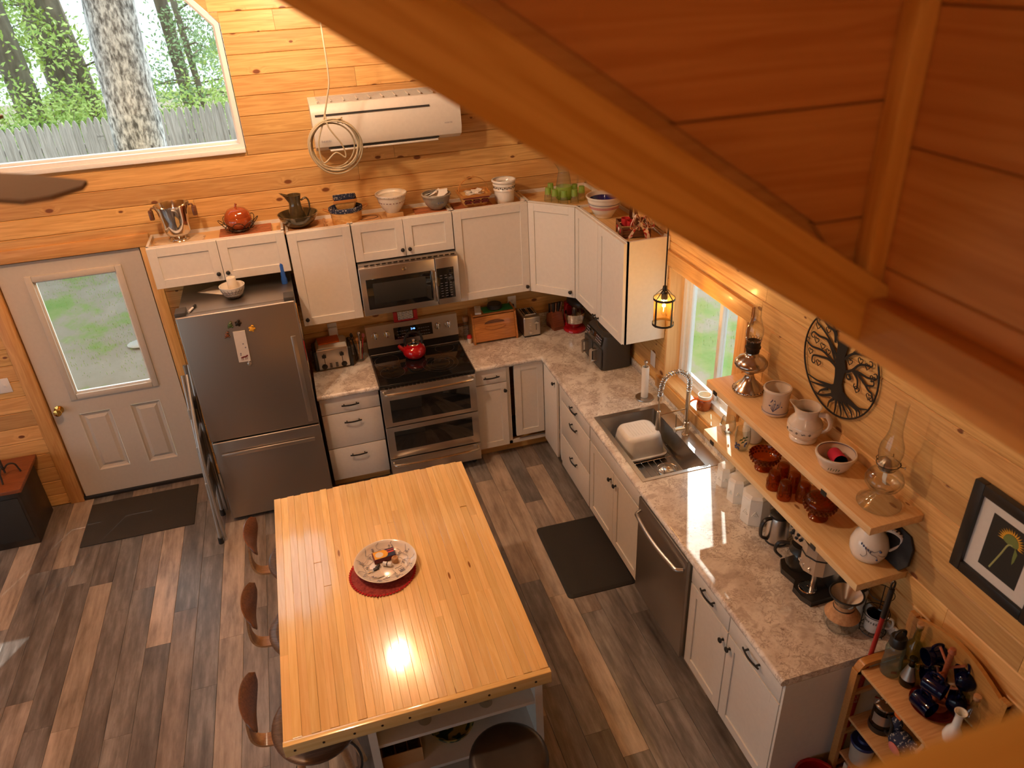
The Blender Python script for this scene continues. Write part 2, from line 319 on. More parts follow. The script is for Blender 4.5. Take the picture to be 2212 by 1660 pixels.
def floor_mat(name, cols):
    m, n, l, p = _new(name); p.inputs['Roughness'].default_value = .33; p.inputs['Specular IOR Level'].default_value = .8
    tc = n.new('ShaderNodeTexCoord'); oi = n.new('ShaderNodeObjectInfo')
    cb = n.new('ShaderNodeCombineXYZ')
    for i, s in enumerate((71, 29, 13)):
        q = n.new('ShaderNodeMath'); q.operation = 'MULTIPLY'; q.inputs[1].default_value = s; l.new(oi.outputs['Random'], q.inputs[0]); l.new(q.outputs[0], cb.inputs[i])
    ad = n.new('ShaderNodeVectorMath'); l.new(tc.outputs['Object'], ad.inputs[0]); l.new(cb.outputs[0], ad.inputs[1])
    def ns(sc, st, det):
        mp = n.new('ShaderNodeMapping'); mp.inputs['Scale'].default_value = st; l.new(ad.outputs[0], mp.inputs[0])
        q = n.new('ShaderNodeTexNoise'); q.inputs['Scale'].default_value = sc; q.inputs['Detail'].default_value = det; q.inputs['Roughness'].default_value = .65
        l.new(mp.outputs[0], q.inputs[0]); return q.outputs[0]
    a = ns(3, (1.0, 9, 9), 7); b = ns(2.0, (1, 3, 3), 5)
    q = n.new('ShaderNodeMath'); q.operation = 'MULTIPLY_ADD'; q.inputs[1].default_value = .5; l.new(b, q.inputs[0])
    h = n.new('ShaderNodeMath'); h.operation = 'MULTIPLY'; h.inputs[1].default_value = .5; l.new(a, h.inputs[0]); l.new(h.outputs[0], q.inputs[2])
    cr = n.new('ShaderNodeValToRGB'); e = cr.color_ramp.elements
    while len(e) < len(cols): e.new(.5)
    for i, c in enumerate(cols): e[i].position = c[0]; e[i].color = rgba(c[1])
    l.new(q.outputs[0], cr.inputs[0])
    hs = n.new('ShaderNodeHueSaturation'); vr = n.new('ShaderNodeMapRange'); vr.inputs[3].default_value = .78; vr.inputs[4].default_value = 1.2
    l.new(oi.outputs['Random'], vr.inputs[0]); l.new(vr.outputs[0], hs.inputs['Value']); l.new(cr.outputs[0], hs.inputs['Color'])
    l.new(hs.outputs[0], p.inputs['Base Color'])
    bp = n.new('ShaderNodeBump'); bp.inputs['Strength'].default_value = .15; bp.inputs['Distance'].default_value = .002; l.new(a, bp.inputs['Height']); l.new(bp.outputs[0], p.inputs['Normal'])
    return m
K['floor_dark'] = floor_mat('dark_vinyl_plank', [(.34, (.055, .050, .047)), (.5, (.150, .140, .133)), (.64, (.285, .27, .26))])
K['floor_mid'] = floor_mat('brown_vinyl_plank', [(.34, (.075, .058, .048)), (.5, (.195, .162, .138)), (.64, (.34, .29, .25))])
K['floor_light'] = floor_mat('tan_vinyl_plank', [(.34, (.14, .105, .08)), (.5, (.36, .295, .235)), (.64, (.52, .44, .36))])

# ---------------------------------------------------------------- mesh builder
class B:
    def __init__(s): s.bm = bmesh.new()
    def box(s, x0, x1, y0, y1, z0, z1, bev=0, seg=2, m=None):
        r = bmesh.ops.create_cube(s.bm, size=1)['verts']
        bmesh.ops.scale(s.bm, vec=(x1 - x0, y1 - y0, z1 - z0), verts=r)
        bmesh.ops.translate(s.bm, vec=((x0 + x1) / 2, (y0 + y1) / 2, (z0 + z1) / 2), verts=r)
        if bev:
            ed = list({e for v in r for e in v.link_edges})
            q = bmesh.ops.bevel(s.bm, geom=ed, offset=bev, segments=seg, affect='EDGES', profile=.5)
            r = list({v for f in q['faces'] for v in f.verts} | {v for v in r if v.is_valid})
        if m is not None: bmesh.ops.transform(s.bm, matrix=m, verts=r)
        return s
    def lathe(s, prof, n=28, c=(0, 0, 0), m=None, flute=None, sx=1, sy=1, ang=2 * PI):
        rings = []
        full = abs(ang - 2 * PI) < 1e-6; cnt = n if full else n + 1
        for r, z in prof:
            if r < 1e-6: rings.append([s.bm.verts.new((0, 0, z))])
            else:
                q = []
                for i in range(cnt):
                    a = ang * i / n; k = 1 if flute is None else flute(a, z)
                    q.append(s.bm.verts.new((r * k * math.cos(a) * sx, r * k * math.sin(a) * sy, z)))
                rings.append(q)
        for a, b in zip(rings, rings[1:]):
            for i in range(n):
                j = (i + 1) % cnt
                try:
                    if len(a) == 1 and len(b) == 1: continue
                    if len(a) == 1: s.bm.faces.new((a[0], b[j], b[i]))
                    elif len(b) == 1: s.bm.faces.new((a[i], a[j], b[0]))
                    else: s.bm.faces.new((a[i], a[j], b[j], b[i]))
                except ValueError: pass
        vs = [v for q in rings for v in q]
        if m is not None: bmesh.ops.transform(s.bm, matrix=m, verts=vs)
        bmesh.ops.translate(s.bm, vec=c, verts=vs)
        return s
    def tube(s, pts, r, n=8, closed=False, flat=None):
        pts = [V(p) for p in pts]; N = len(pts)
        rs = r if isinstance(r, (list, tuple)) else [r] * N
        if len(rs) == 2 and N != 2: rs = [rs[0] + (rs[1] - rs[0]) * i / (N - 1) for i in range(N)]
        tan = []
        for i in range(N):
            a = pts[i - 1] if (i or closed) else pts[0]; b = pts[(i + 1) % N] if (i < N - 1 or closed) else pts[-1]
            t = (b - a); tan.append(t.normalized() if t.length > 1e-9 else V((0, 0, 1)))
        u = tan[0].orthogonal().normalized()
        if flat is not None:
            u = (V(flat) - V(flat).dot(tan[0]) * tan[0]).normalized()
        rings = []
        for i in range(N):
            if i: u = (u - u.dot(tan[i]) * tan[i]).normalized()
            if flat is not None:
                f = V(flat); f = f - f.dot(tan[i]) * tan[i]
                if f.length > 1e-4: u = f.normalized()
            w_ = tan[i].cross(u)
            rr = rs[i]; ra, rb = rr if isinstance(rr, tuple) else (rr, rr)
            rings.append([s.bm.verts.new(pts[i] + u * ra * math.cos(2 * PI * k / n) + w_ * rb * math.sin(2 * PI * k / n)) for k in range(n)])
        M_ = N if closed else N - 1
        for i in range(M_):
            a, b = rings[i], rings[(i + 1) % N]
            for k in range(n):
                try: s.bm.faces.new((a[k], a[(k + 1) % n], b[(k + 1) % n], b[k]))
                except ValueError: pass
        if not closed:
            for q in (rings[0][::-1], rings[-1]):
                try: s.bm.faces.new(q)
                except ValueError: pass
        return s
    def strap(s, pts, width, th, up):
        """a flat band along pts; width runs along 'up', thickness across"""
        pts = [V(p) for p in pts]; up = V(up).normalized(); rings = []
        for i, p in enumerate(pts):
            t = (pts[min(i + 1, len(pts) - 1)] - pts[max(i - 1, 0)]).normalized(); nn = t.cross(up).normalized()
            wd = width[i] if isinstance(width, (list, tuple)) else width
            rings.append([s.bm.verts.new(p + up * a * wd / 2 + nn * b * th / 2) for a, b in ((-1, -1), (1, -1), (1, 1), (-1, 1))])
        for a, b in zip(rings, rings[1:]):
            for k in range(4): s.bm.faces.new((a[k], a[(k + 1) % 4], b[(k + 1) % 4], b[k]))
        s.bm.faces.new(rings[0][::-1]); s.bm.faces.new(rings[-1]); return s
    def prism(s, poly, z0, z1, m=None):
        lo = [s.bm.verts.new((x, y, z0)) for x, y in poly]; hi = [s.bm.verts.new((x, y, z1)) for x, y in poly]
        n = len(poly)
        s.bm.faces.new(lo[::-1]); s.bm.faces.new(hi)
        for i in range(n): s.bm.faces.new((lo[i], lo[(i + 1) % n], hi[(i + 1) % n], hi[i]))
        if m is not None: bmesh.ops.transform(s.bm, matrix=m, verts=lo + hi)
        return s
    def sph(s, c, r, seg=14, sc=(1, 1, 1), m=None):
        q = bmesh.ops.create_uvsphere(s.bm, u_segments=seg, v_segments=max(6, seg * 2 // 3), radius=r)['verts']
        bmesh.ops.scale(s.bm, vec=sc, verts=q)
        if m is not None: bmesh.ops.transform(s.bm, matrix=m, verts=q)
        bmesh.ops.translate(s.bm, vec=c, verts=q); return s
    def face(s, *ps):
        s.bm.faces.new([s.bm.verts.new(p) for p in ps]); return s
    def loft(s, rings, cap=True, closed=True):
        rs = [[s.bm.verts.new(p) for p in r] for r in rings]; n = len(rs[0])
        for a, b in zip(rs, rs[1:]):
            for k in range(n if closed else n - 1): s.bm.faces.new((a[k], a[(k + 1) % n], b[(k + 1) % n], b[k]))
        if cap:
            s.bm.faces.new(rs[0][::-1]); s.bm.faces.new(rs[-1])
        return s
    def xf(s, m): bmesh.ops.transform(s.bm, matrix=m, verts=s.bm.verts[:]); return s
    def mesh(s, name, ang=35):
        bmesh.ops.recalc_face_normals(s.bm, faces=s.bm.faces[:])
        me = bpy.data.meshes.new(name); s.bm.to_mesh(me); s.bm.free()
        if ang:
            me.polygons.foreach_set('use_smooth', [True] * len(me.polygons)); me.set_sharp_from_angle(angle=R(ang))
        return me
    def out(s, name, mt, parent=None, ang=35, loc=None, rot=None):
        return link(name, s.mesh(name, ang), mt, parent, loc, rot)
def link(name, me, mt, parent=None, loc=None, rot=None):
    o = bpy.data.objects.new(name, me); C.objects.link(o)
    if mt is not None and not me.materials: me.materials.append(K[mt] if isinstance(mt, str) else mt)
    if parent is not None: o.parent = parent
    if loc is not None: o.location = loc
    if rot is not None: o.rotation_euler = rot
    return o
def tag(o, label=None, cat=None, group=None, kind=None):
    if label: o['label'] = label
    if cat: o['category'] = cat
    if group: o['group'] = group
    if kind: o['kind'] = kind
    return o
def thing(name, label, cat, loc=(0, 0, 0), rz=0, group=None, kind=None):
    o = bpy.data.objects.new(name, None); C.objects.link(o); o.empty_display_size = .05
    o.location = loc; o.rotation_euler = (0, 0, rz)
    return tag(o, label, cat, group, kind)
def kids(o): return [c for c in bpy.data.objects if c.parent == o]
def dup(o, loc, rz=None, label=None, group=None):
    def cp(a, par):
        c = a.copy(); C.objects.link(c); c.parent = par
        for k in ch.get(a, []): cp(k, c)
        return c
    ch = {}
    for k in C.objects:
        if k.parent: ch.setdefault(k.parent, []).append(k)
    r = cp(o, None); r.location = loc
    if rz is not None: r.rotation_euler = (0, 0, rz)
    return tag(r, label, None, group)
def text(s, size, mt, parent, loc, rot=(PI / 2, 0, 0), name='lettering', align='CENTER', ext=.0004):
    c = bpy.data.curves.new(name, 'FONT'); c.body = s; c.size = size; c.align_x = align; c.align_y = 'CENTER'; c.extrude = ext
    c.materials.append(K[mt]); c.resolution_u = 2
    o = bpy.data.objects.new(name, c); C.objects.link(o); me = bpy.data.meshes.new_from_object(o); bpy.data.objects.remove(o)
    me.name = name; me.materials.clear(); return link(name, me, mt, parent, loc, rot)
def T(x, y, z): return M.Translation((x, y, z))
def RX(a): return M.Rotation(R(a), 4, 'X')
def RY(a): return M.Rotation(R(a), 4, 'Y')
def RZ(a): return M.Rotation(R(a), 4, 'Z')
def arc(cx, cz, r, a0, a1, n=10): return [(cx + r * math.cos(R(a0 + (a1 - a0) * i / n)), cz + r * math.sin(R(a0 + (a1 - a0) * i / n))) for i in range(n + 1)]
def smoothpts(P, k=6):
    """Catmull-Rom through points"""
    P = [V(p) for p in P]; out = []
    for i in range(len(P) - 1):
        a = P[max(i - 1, 0)]; b = P[i]; c = P[i + 1]; d = P[min(i + 2, len(P) - 1)]
        for j in range(k):
            t = j / k
            out.append(.5 * ((2 * b) + (c - a) * t + (2 * a - 5 * b + 4 * c - d) * t * t + (3 * b - a - 3 * c + d) * t ** 3))
    return out + [P[-1]]
def shell(prof, t):
    """closed thin-walled profile from an outer profile (r,z) bottom->top"""
    inner = [(max(r - t, 0), z + (t if i == 0 else 0)) for i, (r, z) in enumerate(prof)]
    return [(0, prof[0][1])] + prof + inner[::-1] + [(0, inner[0][1])]
# ================================================================ SETTING
ROW = .1315; ROW0 = .105 - ROW
def roof(x): return 2.30 + .69 * min(abs(x), 7 - abs(x))
def minus(rects, holes):
    for a, b, c, d in holes:
        nr = []
        for x0, x1, z0, z1 in rects:
            if b <= x0 or a >= x1 or d <= z0 or c >= z1: nr.append((x0, x1, z0, z1)); continue
            if a > x0: nr.append((x0, a, z0, z1))
            if b < x1: nr.append((b, x1, z0, z1))
            p, q = max(a, x0), min(b, x1)
            if c > z0: nr.append((p, q, z0, c))
            if d < z1: nr.append((p, q, d, z1))
        rects = nr
    return [r for r in rects if r[1] - r[0] > .006 and r[3] - r[2] > .006]
_pm = {}
def plank_mesh(L, h, th=.018, ch=.005, nm='plank'):
    k = (round(L, 3), round(h, 3), th, ch)
    if k not in _pm:
        b = B(); x = L / 2; z = h / 2; g = .0008
        pr = [(-z + g, th), (-z + g, ch), (-z + ch, 0), (z - ch, 0), (z - g, ch), (z - g, th)]
        rings = [[(sx, y, zz) for zz, y in pr] for sx in (-x + g, x - g)]
        b.loft(rings); _pm[k] = b.mesh(nm, 0)
    return _pm[k]
def planks(root, mt, x0, x1, z0, z1, holes, row=ROW, base=ROW0, top=None, seams=(1.8, 3.4), rnd=None):
    rnd = rnd or random; z = base
    while z < z1 - .01:
        a, b = max(z, z0), min(z + row, z1)
        if b > a + .008:
            xa, xb = x0, x1
            if top:
                xa, xb = top(a, b)
            cuts = []; x = xa + rnd.uniform(.5, seams[1])
            while x < xb - .4: cuts.append(x); x += rnd.uniform(*seams)
            ed = [xa] + cuts + [xb]
            for p, q in zip(ed, ed[1:]):
                for r in minus([(p, q, a, b)], holes):
                    link('plank', plank_mesh(r[1] - r[0], r[3] - r[2]), mt, root, ((r[0] + r[1]) / 2, rnd.uniform(0, .0012), (r[2] + r[3]) / 2))
        z += row
def backing(name, x0, x1, z0, z1, holes, y0, y1, mt='pine_trim', tops=None):
    b = B()
    for r in minus([(x0, x1, z0, z1)], holes): b.box(r[0], r[1], y0, y1, r[2], r[3])
    return b
# ---- back wall (faces the viewer, plane y = 0)
WIN = [(-4.42, -2.585, 2.655, 3.46), (-4.30, -2.585, 3.46, 3.80)]
DOOR = (-4.445, -3.448, -.2, 2.058)
HB = [DOOR, (-4.42, -2.585, 2.655, 3.80)]
bb = backing('wall_back', -7.1, .16, -.4, 2.36, HB, .02, .14)
for r in minus([(-7.1, .16, 2.36, 4.9)], HB): bb.box(r[0], r[1], .02, .14, r[2], r[3])
wall_back = tag(bb.out('wall_back', 'pine_trim', ang=0), kind='structure')
rn = random.Random(5)
def gab(a, b):
    x = (b - 2.27) / .69
    return (-7 + max(x, 0), -max(x, 0)) if x > 0 else (-7, 0)
def xc(z): return -2.585 - (z - 3.46) * .9
rows_holes = [DOOR, (-4.42, -2.585, 2.655, 3.46)]
z = ROW0
while z < 3.9:                                             # window hole narrows at its clipped corners
    if z + ROW > 3.46: rows_holes.append((-4.42 + max(0, z - 3.46) * .9, xc(max(z, 3.46)), max(z, 3.46), min(z + ROW, 3.80)))
    z += ROW
planks(wall_back, 'pine', -7, 0, 0, 4.7, rows_holes, top=gab, rnd=rn)
z = ROW0
while z < 3.8:
    a, b_ = max(z, 3.46), min(z + ROW, 3.80)
    if b_ > a:
        B().prism([(xc(a), a), (xc(a), b_), (xc(b_), b_)], 0, .018, M(((1, 0, 0, 0), (0, 0, 1, 0), (0, 1, 0, 0), (0, 0, 0, 1)))).out('plank', 'pine', wall_back, 0)
    z += ROW
# ---- right wall (plane x = 0, faces -x); local x runs toward the viewer
W2 = (1.53, 2.39, 1.04, 1.92)
wall_right = tag(backing('wall_right', -.02, 9, -.4, 2.32, [W2], .02, .16).out('wall_right', 'pine_trim', ang=0, rot=(0, 0, -PI / 2)), kind='structure')
rn = random.Random(8)
planks(wall_right, 'pine', 0, 8.9, 0, 2.31, [W2], rnd=rn)
# ---- left wall and front wall, out of frame but closing the room; the left one has unseen openings added for daylight fill
wl = tag(backing('wall_left', -9, 0, -.4, 2.36, [(-4.3, -1.2, .5, 2.2), (-8.4, -4.8, .1, 2.2)], .0, .14).out('wall_left', 'pine', ang=0, loc=(-7, 0, 0), rot=(0, 0, PI / 2)), kind='structure')
b = B().box(-7.1, .1, -9.14, -9, -.4, 4.9)
tag(b.out('wall_front', 'pine', ang=0), kind='structure')
# ---- floor of separate vinyl planks
fl = tag(B().box(-7, 0, -9, 0, -.12, -.004).out('floor', 'floor_dark', ang=0), kind='structure')
def fplank(L, wd):
    k = ('f', round(L, 3))
    if k not in _pm:
        b = B(); g = .0006; c = .0015
        rings = []
        for x in (-L / 2 + g, L / 2 - g):
            rings.append([(x, -wd / 2 + g, -.004), (x, -wd / 2 + g, -c), (x, -wd / 2 + c + g, 0), (x, wd / 2 - c - g, 0), (x, wd / 2 - g, -c), (x, wd / 2 - g, -.004)])
        _pm[k] = b.loft(rings).mesh('floor_plank', 0)
    return _pm[k]
FW = .152; rf = random.Random(21)
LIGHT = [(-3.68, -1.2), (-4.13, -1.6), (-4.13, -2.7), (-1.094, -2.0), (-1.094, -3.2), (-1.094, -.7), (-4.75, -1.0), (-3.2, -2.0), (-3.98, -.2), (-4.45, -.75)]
for k in range(-24, 26):
    xc_ = -3.678 + FW * k
    if xc_ < -6.9 or xc_ > -.05: continue
    y = (-.637 + 1.22) if k == 0 else rf.uniform(0, 1.22) + .1
    nfront = -6.4 if xc_ < -2.6 else -4.9
    while y > nfront:
        y0 = max(y - 1.22, -9); y1 = min(y, 0)
        if y1 - y0 > .05:
            c = (xc_, (y0 + y1) / 2)
            link('floor_plank', fplank(y1 - y0, FW), None, fl, (c[0], c[1], 0), (0, 0, PI / 2))
        y -= 1.22
# floor planks share meshes, so their finish sits on the object slot
rf = random.Random(22)
for o in kids(fl):
    me = o.data
    if not me.materials: me.materials.append(K['floor_dark'])
    o.material_slots[0].link = 'OBJECT'
    xw, yw, L = o.location.x, o.location.y, o.dimensions.x
    u = rf.random(); mt = 'floor_dark' if u < .62 else ('floor_mid' if u < .91 else 'floor_light')
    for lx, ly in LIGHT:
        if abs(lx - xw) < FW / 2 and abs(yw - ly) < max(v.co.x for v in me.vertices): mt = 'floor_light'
    o.material_slots[0].material = K[mt]
# ---- ceiling: two slopes, a strip below the dormer, the dormer's own ceiling
def slab(b, pts, t=.14):
    n = len(pts); lo = [b.bm.verts.new(p) for p in pts]; hi = [b.bm.verts.new((p[0], p[1], p[2] + t)) for p in pts]
    b.bm.faces.new(lo); b.bm.faces.new(hi[::-1])
    for i in range(n): b.bm.faces.new((lo[i], lo[(i + 1) % n], hi[(i + 1) % n], hi[i]))
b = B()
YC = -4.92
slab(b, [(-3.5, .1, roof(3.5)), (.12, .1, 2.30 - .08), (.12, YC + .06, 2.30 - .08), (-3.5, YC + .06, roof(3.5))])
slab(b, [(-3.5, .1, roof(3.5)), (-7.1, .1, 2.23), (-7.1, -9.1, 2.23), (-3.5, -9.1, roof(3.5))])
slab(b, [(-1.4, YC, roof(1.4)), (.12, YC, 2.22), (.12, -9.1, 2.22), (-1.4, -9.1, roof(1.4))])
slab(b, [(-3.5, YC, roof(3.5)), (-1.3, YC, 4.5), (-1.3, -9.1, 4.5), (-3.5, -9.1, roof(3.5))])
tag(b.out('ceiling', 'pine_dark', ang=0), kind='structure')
# ---- loft: the dormer's side wall (a triangle above the roof slope), its front wall, rafter, corner batten, header, rail
XD = -1.496
def xr(z): return -1.475 - (z - 3.262) / .69
XZ = M(((1, 0, 0, 0), (0, 0, 1, 0), (0, 1, 0, 0), (0, 0, 0, 1)))          # prism in x,z, extruded along y
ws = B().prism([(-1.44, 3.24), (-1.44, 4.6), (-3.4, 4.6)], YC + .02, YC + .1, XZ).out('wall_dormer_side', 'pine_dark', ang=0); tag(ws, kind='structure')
z = 3.403 - .16 * 1
while z < 4.5:
    a, c = max(z, 3.25), min(z + .16, 4.5)
    x0, x1 = min(xr(a - .05), XD - .002), xr(c - .05)
    pl = [(x0 + .002, a + .0015), (XD, a + .0015), (XD, c - .0015), (x1 + .002, c - .0015)]
    mx, mz = (x1 + XD) / 2, (a + c) / 2
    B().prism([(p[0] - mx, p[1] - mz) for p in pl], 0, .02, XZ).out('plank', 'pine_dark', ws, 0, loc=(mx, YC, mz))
    z += .16
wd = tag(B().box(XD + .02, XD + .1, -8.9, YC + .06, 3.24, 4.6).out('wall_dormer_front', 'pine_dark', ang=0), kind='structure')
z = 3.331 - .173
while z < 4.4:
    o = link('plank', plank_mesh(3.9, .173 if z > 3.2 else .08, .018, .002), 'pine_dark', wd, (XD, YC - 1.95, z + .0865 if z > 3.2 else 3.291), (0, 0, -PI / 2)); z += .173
a = math.atan2(3.206 - 4.41, -1.49 + 3.3)
L = 2.20
rb = B().box(-L, .02, -.045, .008, -.002, .088, .004, 2)
raf = rb.out('rafter', 'rail', loc=(XD - .005, YC - .0, 3.206), rot=(0, -a, 0)); raf['kind'] = 'structure'
tag(raf, 'thick slanted rafter crossing the view high above the kitchen', None)
o = B().box(0, .62 * 2, -.034, 0, 0, .034, .006).out('trim_1', 'rail', loc=(XD, YC, 3.27), rot=(0, -PI / 2, 0)); tag(o, kind='structure')
o = B().box(0, 3.9, -.035, 0, -.043, .043, .004).out('trim_2', 'pine_dark', loc=(XD, YC, 3.249), rot=(0, 0, -PI / 2)); tag(o, kind='structure')
tag(B().box(-7, -.02, -8.98, -5.55, 2.17, 2.35).out('loft_floor', 'pine_trim', ang=0), kind='structure')
rl = thing('loft_railing', 'blurred wooden loft rail in the lower right foreground', 'railing', (-2.3, -5.69, 2.35))
B().box(-1.15, .8, -.07, .07, 1.01, 1.05, .008).out('top_rail', 'rail', rl)
for i in range(9): B().box(-1.1 + i * .22, -1.065 + i * .22, -.018, .018, .0, 1.01, .003).out('baluster', 'rail', rl)
# ---- door in the back wall with its casing
d = thing('door_1', 'pale steel half-glass entry door in the back wall', None, (-3.945, .012, 0)); d['kind'] = 'structure'
X0, X1 = -.475, .478
gl = (-.30, .318, .935, 1.925)
b = B()
for r in minus([(X0, X1, .03, 2.04)], [(gl[0], gl[1], gl[2], gl[3]), (-.30, -.07, .255, .79), (.078, .298, .245, .795)]):
    b.box(r[0], r[1], 0, .045, r[2], r[3])
b.out('slab', 'door_paint', d, 0)
for x0, x1, z0, z1 in [(-.30, -.07, .255, .79), (.078, .298, .245, .795)]:
    b = B(); n = 4; pr = [(0, -.004), (.012, .006), (.03, .012), (.055, .0)]
    for k in range(len(pr) - 1):
        (o0, y0), (o1, y1) = pr[k], pr[k + 1]
        A = [(x0 + o0, y0, z0 + o0), (x1 - o0, y0, z0 + o0), (x1 - o0, y0, z1 - o0), (x0 + o0, y0, z1 - o0)]
        Q = [(x0 + o1, y1, z0 + o1), (x1 - o1, y1, z0 + o1), (x1 - o1, y1, z1 - o1), (x0 + o1, y1, z1 - o1)]
        for i in range(4): b.face(A[i], A[(i + 1) % 4], Q[(i + 1) % 4], Q[i])
    o1 = .055; b.face((x0 + o1, 0, z0 + o1), (x1 - o1, 0, z0 + o1), (x1 - o1, 0, z1 - o1), (x0 + o1, 0, z1 - o1))
    b.out('raised_panel', 'door_paint', d, 0)
b = B(); g = gl; e = .034
for r in minus([(g[0] - .012, g[1] + .012, g[2] - .012, g[3] + .012)], [(g[0] + e, g[1] - e, g[2] + e, g[3] - e)]): b.box(r[0], r[1], -.014, .03, r[2], r[3], .006)
b.out('glazing_frame', 'door_paint', d)
b = B()
for r in minus([(g[0] + e, g[1] - e, g[2] + e, g[3] - e)], [(g[0] + e + .012, g[1] - e - .012, g[2] + e + .012, g[3] - e - .012)]): b.box(r[0], r[1], .012, .03, r[2], r[3])
b.out('spacer', 'vinyl', d)
B().box(g[0] + e, g[1] - e, .018, .022, g[2] + e, g[3] - e).out('pane', 'pane', d, 0)
k = B().lathe([(0, 0), (.034, 0), (.034, .006), (.014, .012), (.012, .03), (.024, .036), (.031, .05), (.028, .064), (.012, .07), (0, .07)], 20, m=RX(90)).out('door_knob', 'brass', d, loc=(-.418, 0, .86)); k['label'] = 'polished brass door knob'
B().box(X0 - .02, X1 + .02, -.02, .05, -.0, .03, .004).out('threshold', 'black', d)
B().box(-.53, -.45, .05, .12, 0, 2.1).box(.45, .53, .05, .12, 0, 2.1).box(-.45, .45, .05, .12, 2.03, 2.1).out('jamb', 'pine_trim', d, 0)
for i, (x0, x1, z0, z1) in enumerate([(-4.535, -4.432, 0, 2.14), (-3.455, -3.375, 0, 2.14), (-4.535, -3.375, 2.052, 2.145)]):
    v = x1 - x0 < .2
    if v: o = B().box(z0, z1 - .09, -.05, .0, -(x1 - x0) / 2, (x1 - x0) / 2, .004).out('trim_%d' % (3 + i), 'pine_trim', loc=((x0 + x1) / 2, .032, 0), rot=(0, -PI / 2, 0))
    else: o = B().box(x0, x1, -.02, .032, z0, z1, .004).out('trim_%d' % (3 + i), 'pine_trim')
    tag(o, kind='structure')
# ---- window_1: big clipped-corner window in the gable
w1 = thing('window_1', 'large white window with clipped top corner looking at the woods', None, (0, 0, 0)); w1['kind'] = 'structure'
poly = [(-4.415, 2.66), (-2.59, 2.66), (-2.59, 3.46), (-2.885, 3.795), (-4.12, 3.795), (-4.415, 3.46)]
def inset(P, dd):
    n = len(P); o = []
    for i in range(n):
        a, b_, c = V(P[i - 1]), V(P[i]), V(P[(i + 1) % n])
        u = (b_ - a).normalized(); v = (c - b_).normalized(); nu = V((-u.y, u.x)); nv = V((-v.y, v.x)); k = (nu + nv) / (1 + nu.dot(nv)); o.append(tuple(b_ + k * dd))
    return o
def ringframe(b, P, w_, y0, y1):
    Q = inset(P, w_); n = len(P)
    for i in range(n):
        j = (i + 1) % n
        for A, D in (((P[i], P[j]), (Q[i], Q[j])),):
            b.face((A[0][0], y0, A[0][1]), (A[1][0], y0, A[1][1]), (D[1][0], y0, D[1][1]), (D[0][0], y0, D[0][1]))
            b.face((D[0][0], y0, D[0][1]), (D[1][0], y0, D[1][1]), (D[1][0], y1, D[1][1]), (D[0][0], y1, D[0][1]))
            b.face((A[0][0], y0, A[0][1]), (A[1][0], y0, A[1][1]), (A[1][0], y1, A[1][1]), (A[0][0], y1, A[0][1]))
    return Q
b = B(); q1 = ringframe(b, poly, .03, -.004, .10); b.out('window_frame', 'vinyl', w1, 0)
b = B(); q2 = ringframe(b, q1, .016, .045, .09); b.out('sash', 'vinyl', w1, 0)
B().box(-4.415, -2.59, -.03, .05, 2.632, 2.662, .003).out('window_sill', 'vinyl', w1)
B().prism(q2, .06, .064, XZ).out('pane', 'pane', w1, 0)
# ---- window_2: small slider over the sink (local frame of the right wall)
w2 = thing('window_2', 'small white sliding window over the kitchen sink', None, (0, 0, 0), -PI / 2); w2['kind'] = 'structure'
u0, u1, v0, v1 = W2
for a0, a1, zz in ((u0, u1, v0 + .009), (u0, u1, v1 - .009)): B().box(-(a1 - a0) / 2, (a1 - a0) / 2, -.004, .17, -.009, .009).out('jamb_liner', 'jamb_wood', w2, 0, loc=((a0 + a1) / 2, 0, zz))
for uu in (u0 + .01, u1 - .01): B().box(0, v1 - v0, -.004, .17, -.01, .01).out('jamb_liner', 'jamb_wood', w2, 0, loc=(uu, 0, v0), rot=(0, -PI / 2, 0))
u0 += .02; u1 -= .02; v0 += .018; v1 -= .02
b = B()
for r in minus([(u0, u1, v0, v1)], [(u0 + .045, u1 - .045, v0 + .045, v1 - .045)]): b.box(r[0], r[1], .10, .18, r[2], r[3], .003)
b.out('window_frame', 'vinyl', w2)
um = (u0 + u1) / 2 + .03
for nm, a0, a1, y0 in (('sash', u0 + .04, um + .02, .125), ('sash', um - .02, u1 - .04, .15)):
    b = B()
    for r in minus([(a0, a1, v0 + .04, v1 - .04)], [(a0 + .035, a1 - .035, v0 + .075, v1 - .075)]): b.box(r[0], r[1], y0, y0 + .022, r[2], r[3], .002)
    s = b.out(nm, 'vinyl', w2)
    B().box(a0 + .03, a1 - .03, y0 + .009, y0 + .013, v0 + .07, v1 - .07).out('pane', 'pane', s, 0)
for i, r in enumerate([(1.44, 2.50, .952, 1.04, -.022), (1.50, 2.52, 1.92, 2.02, -.022), (2.39, 2.49, 1.04, 1.92, -.02)]):
    if i == 2: o = B().box(0, .88, r[4], .0, -.05, .05, .003).out('trim_%d' % (6 + i), 'pine_trim', loc=(0, -2.44, 1.04), rot=(0, -PI / 2, -PI / 2))
    else: o = B().box(r[0], r[1], r[4], 0, r[2], r[3], .003).out('trim_%d' % (6 + i), 'pine_trim', rot=(0, 0, -PI / 2))
    tag(o, kind='structure')
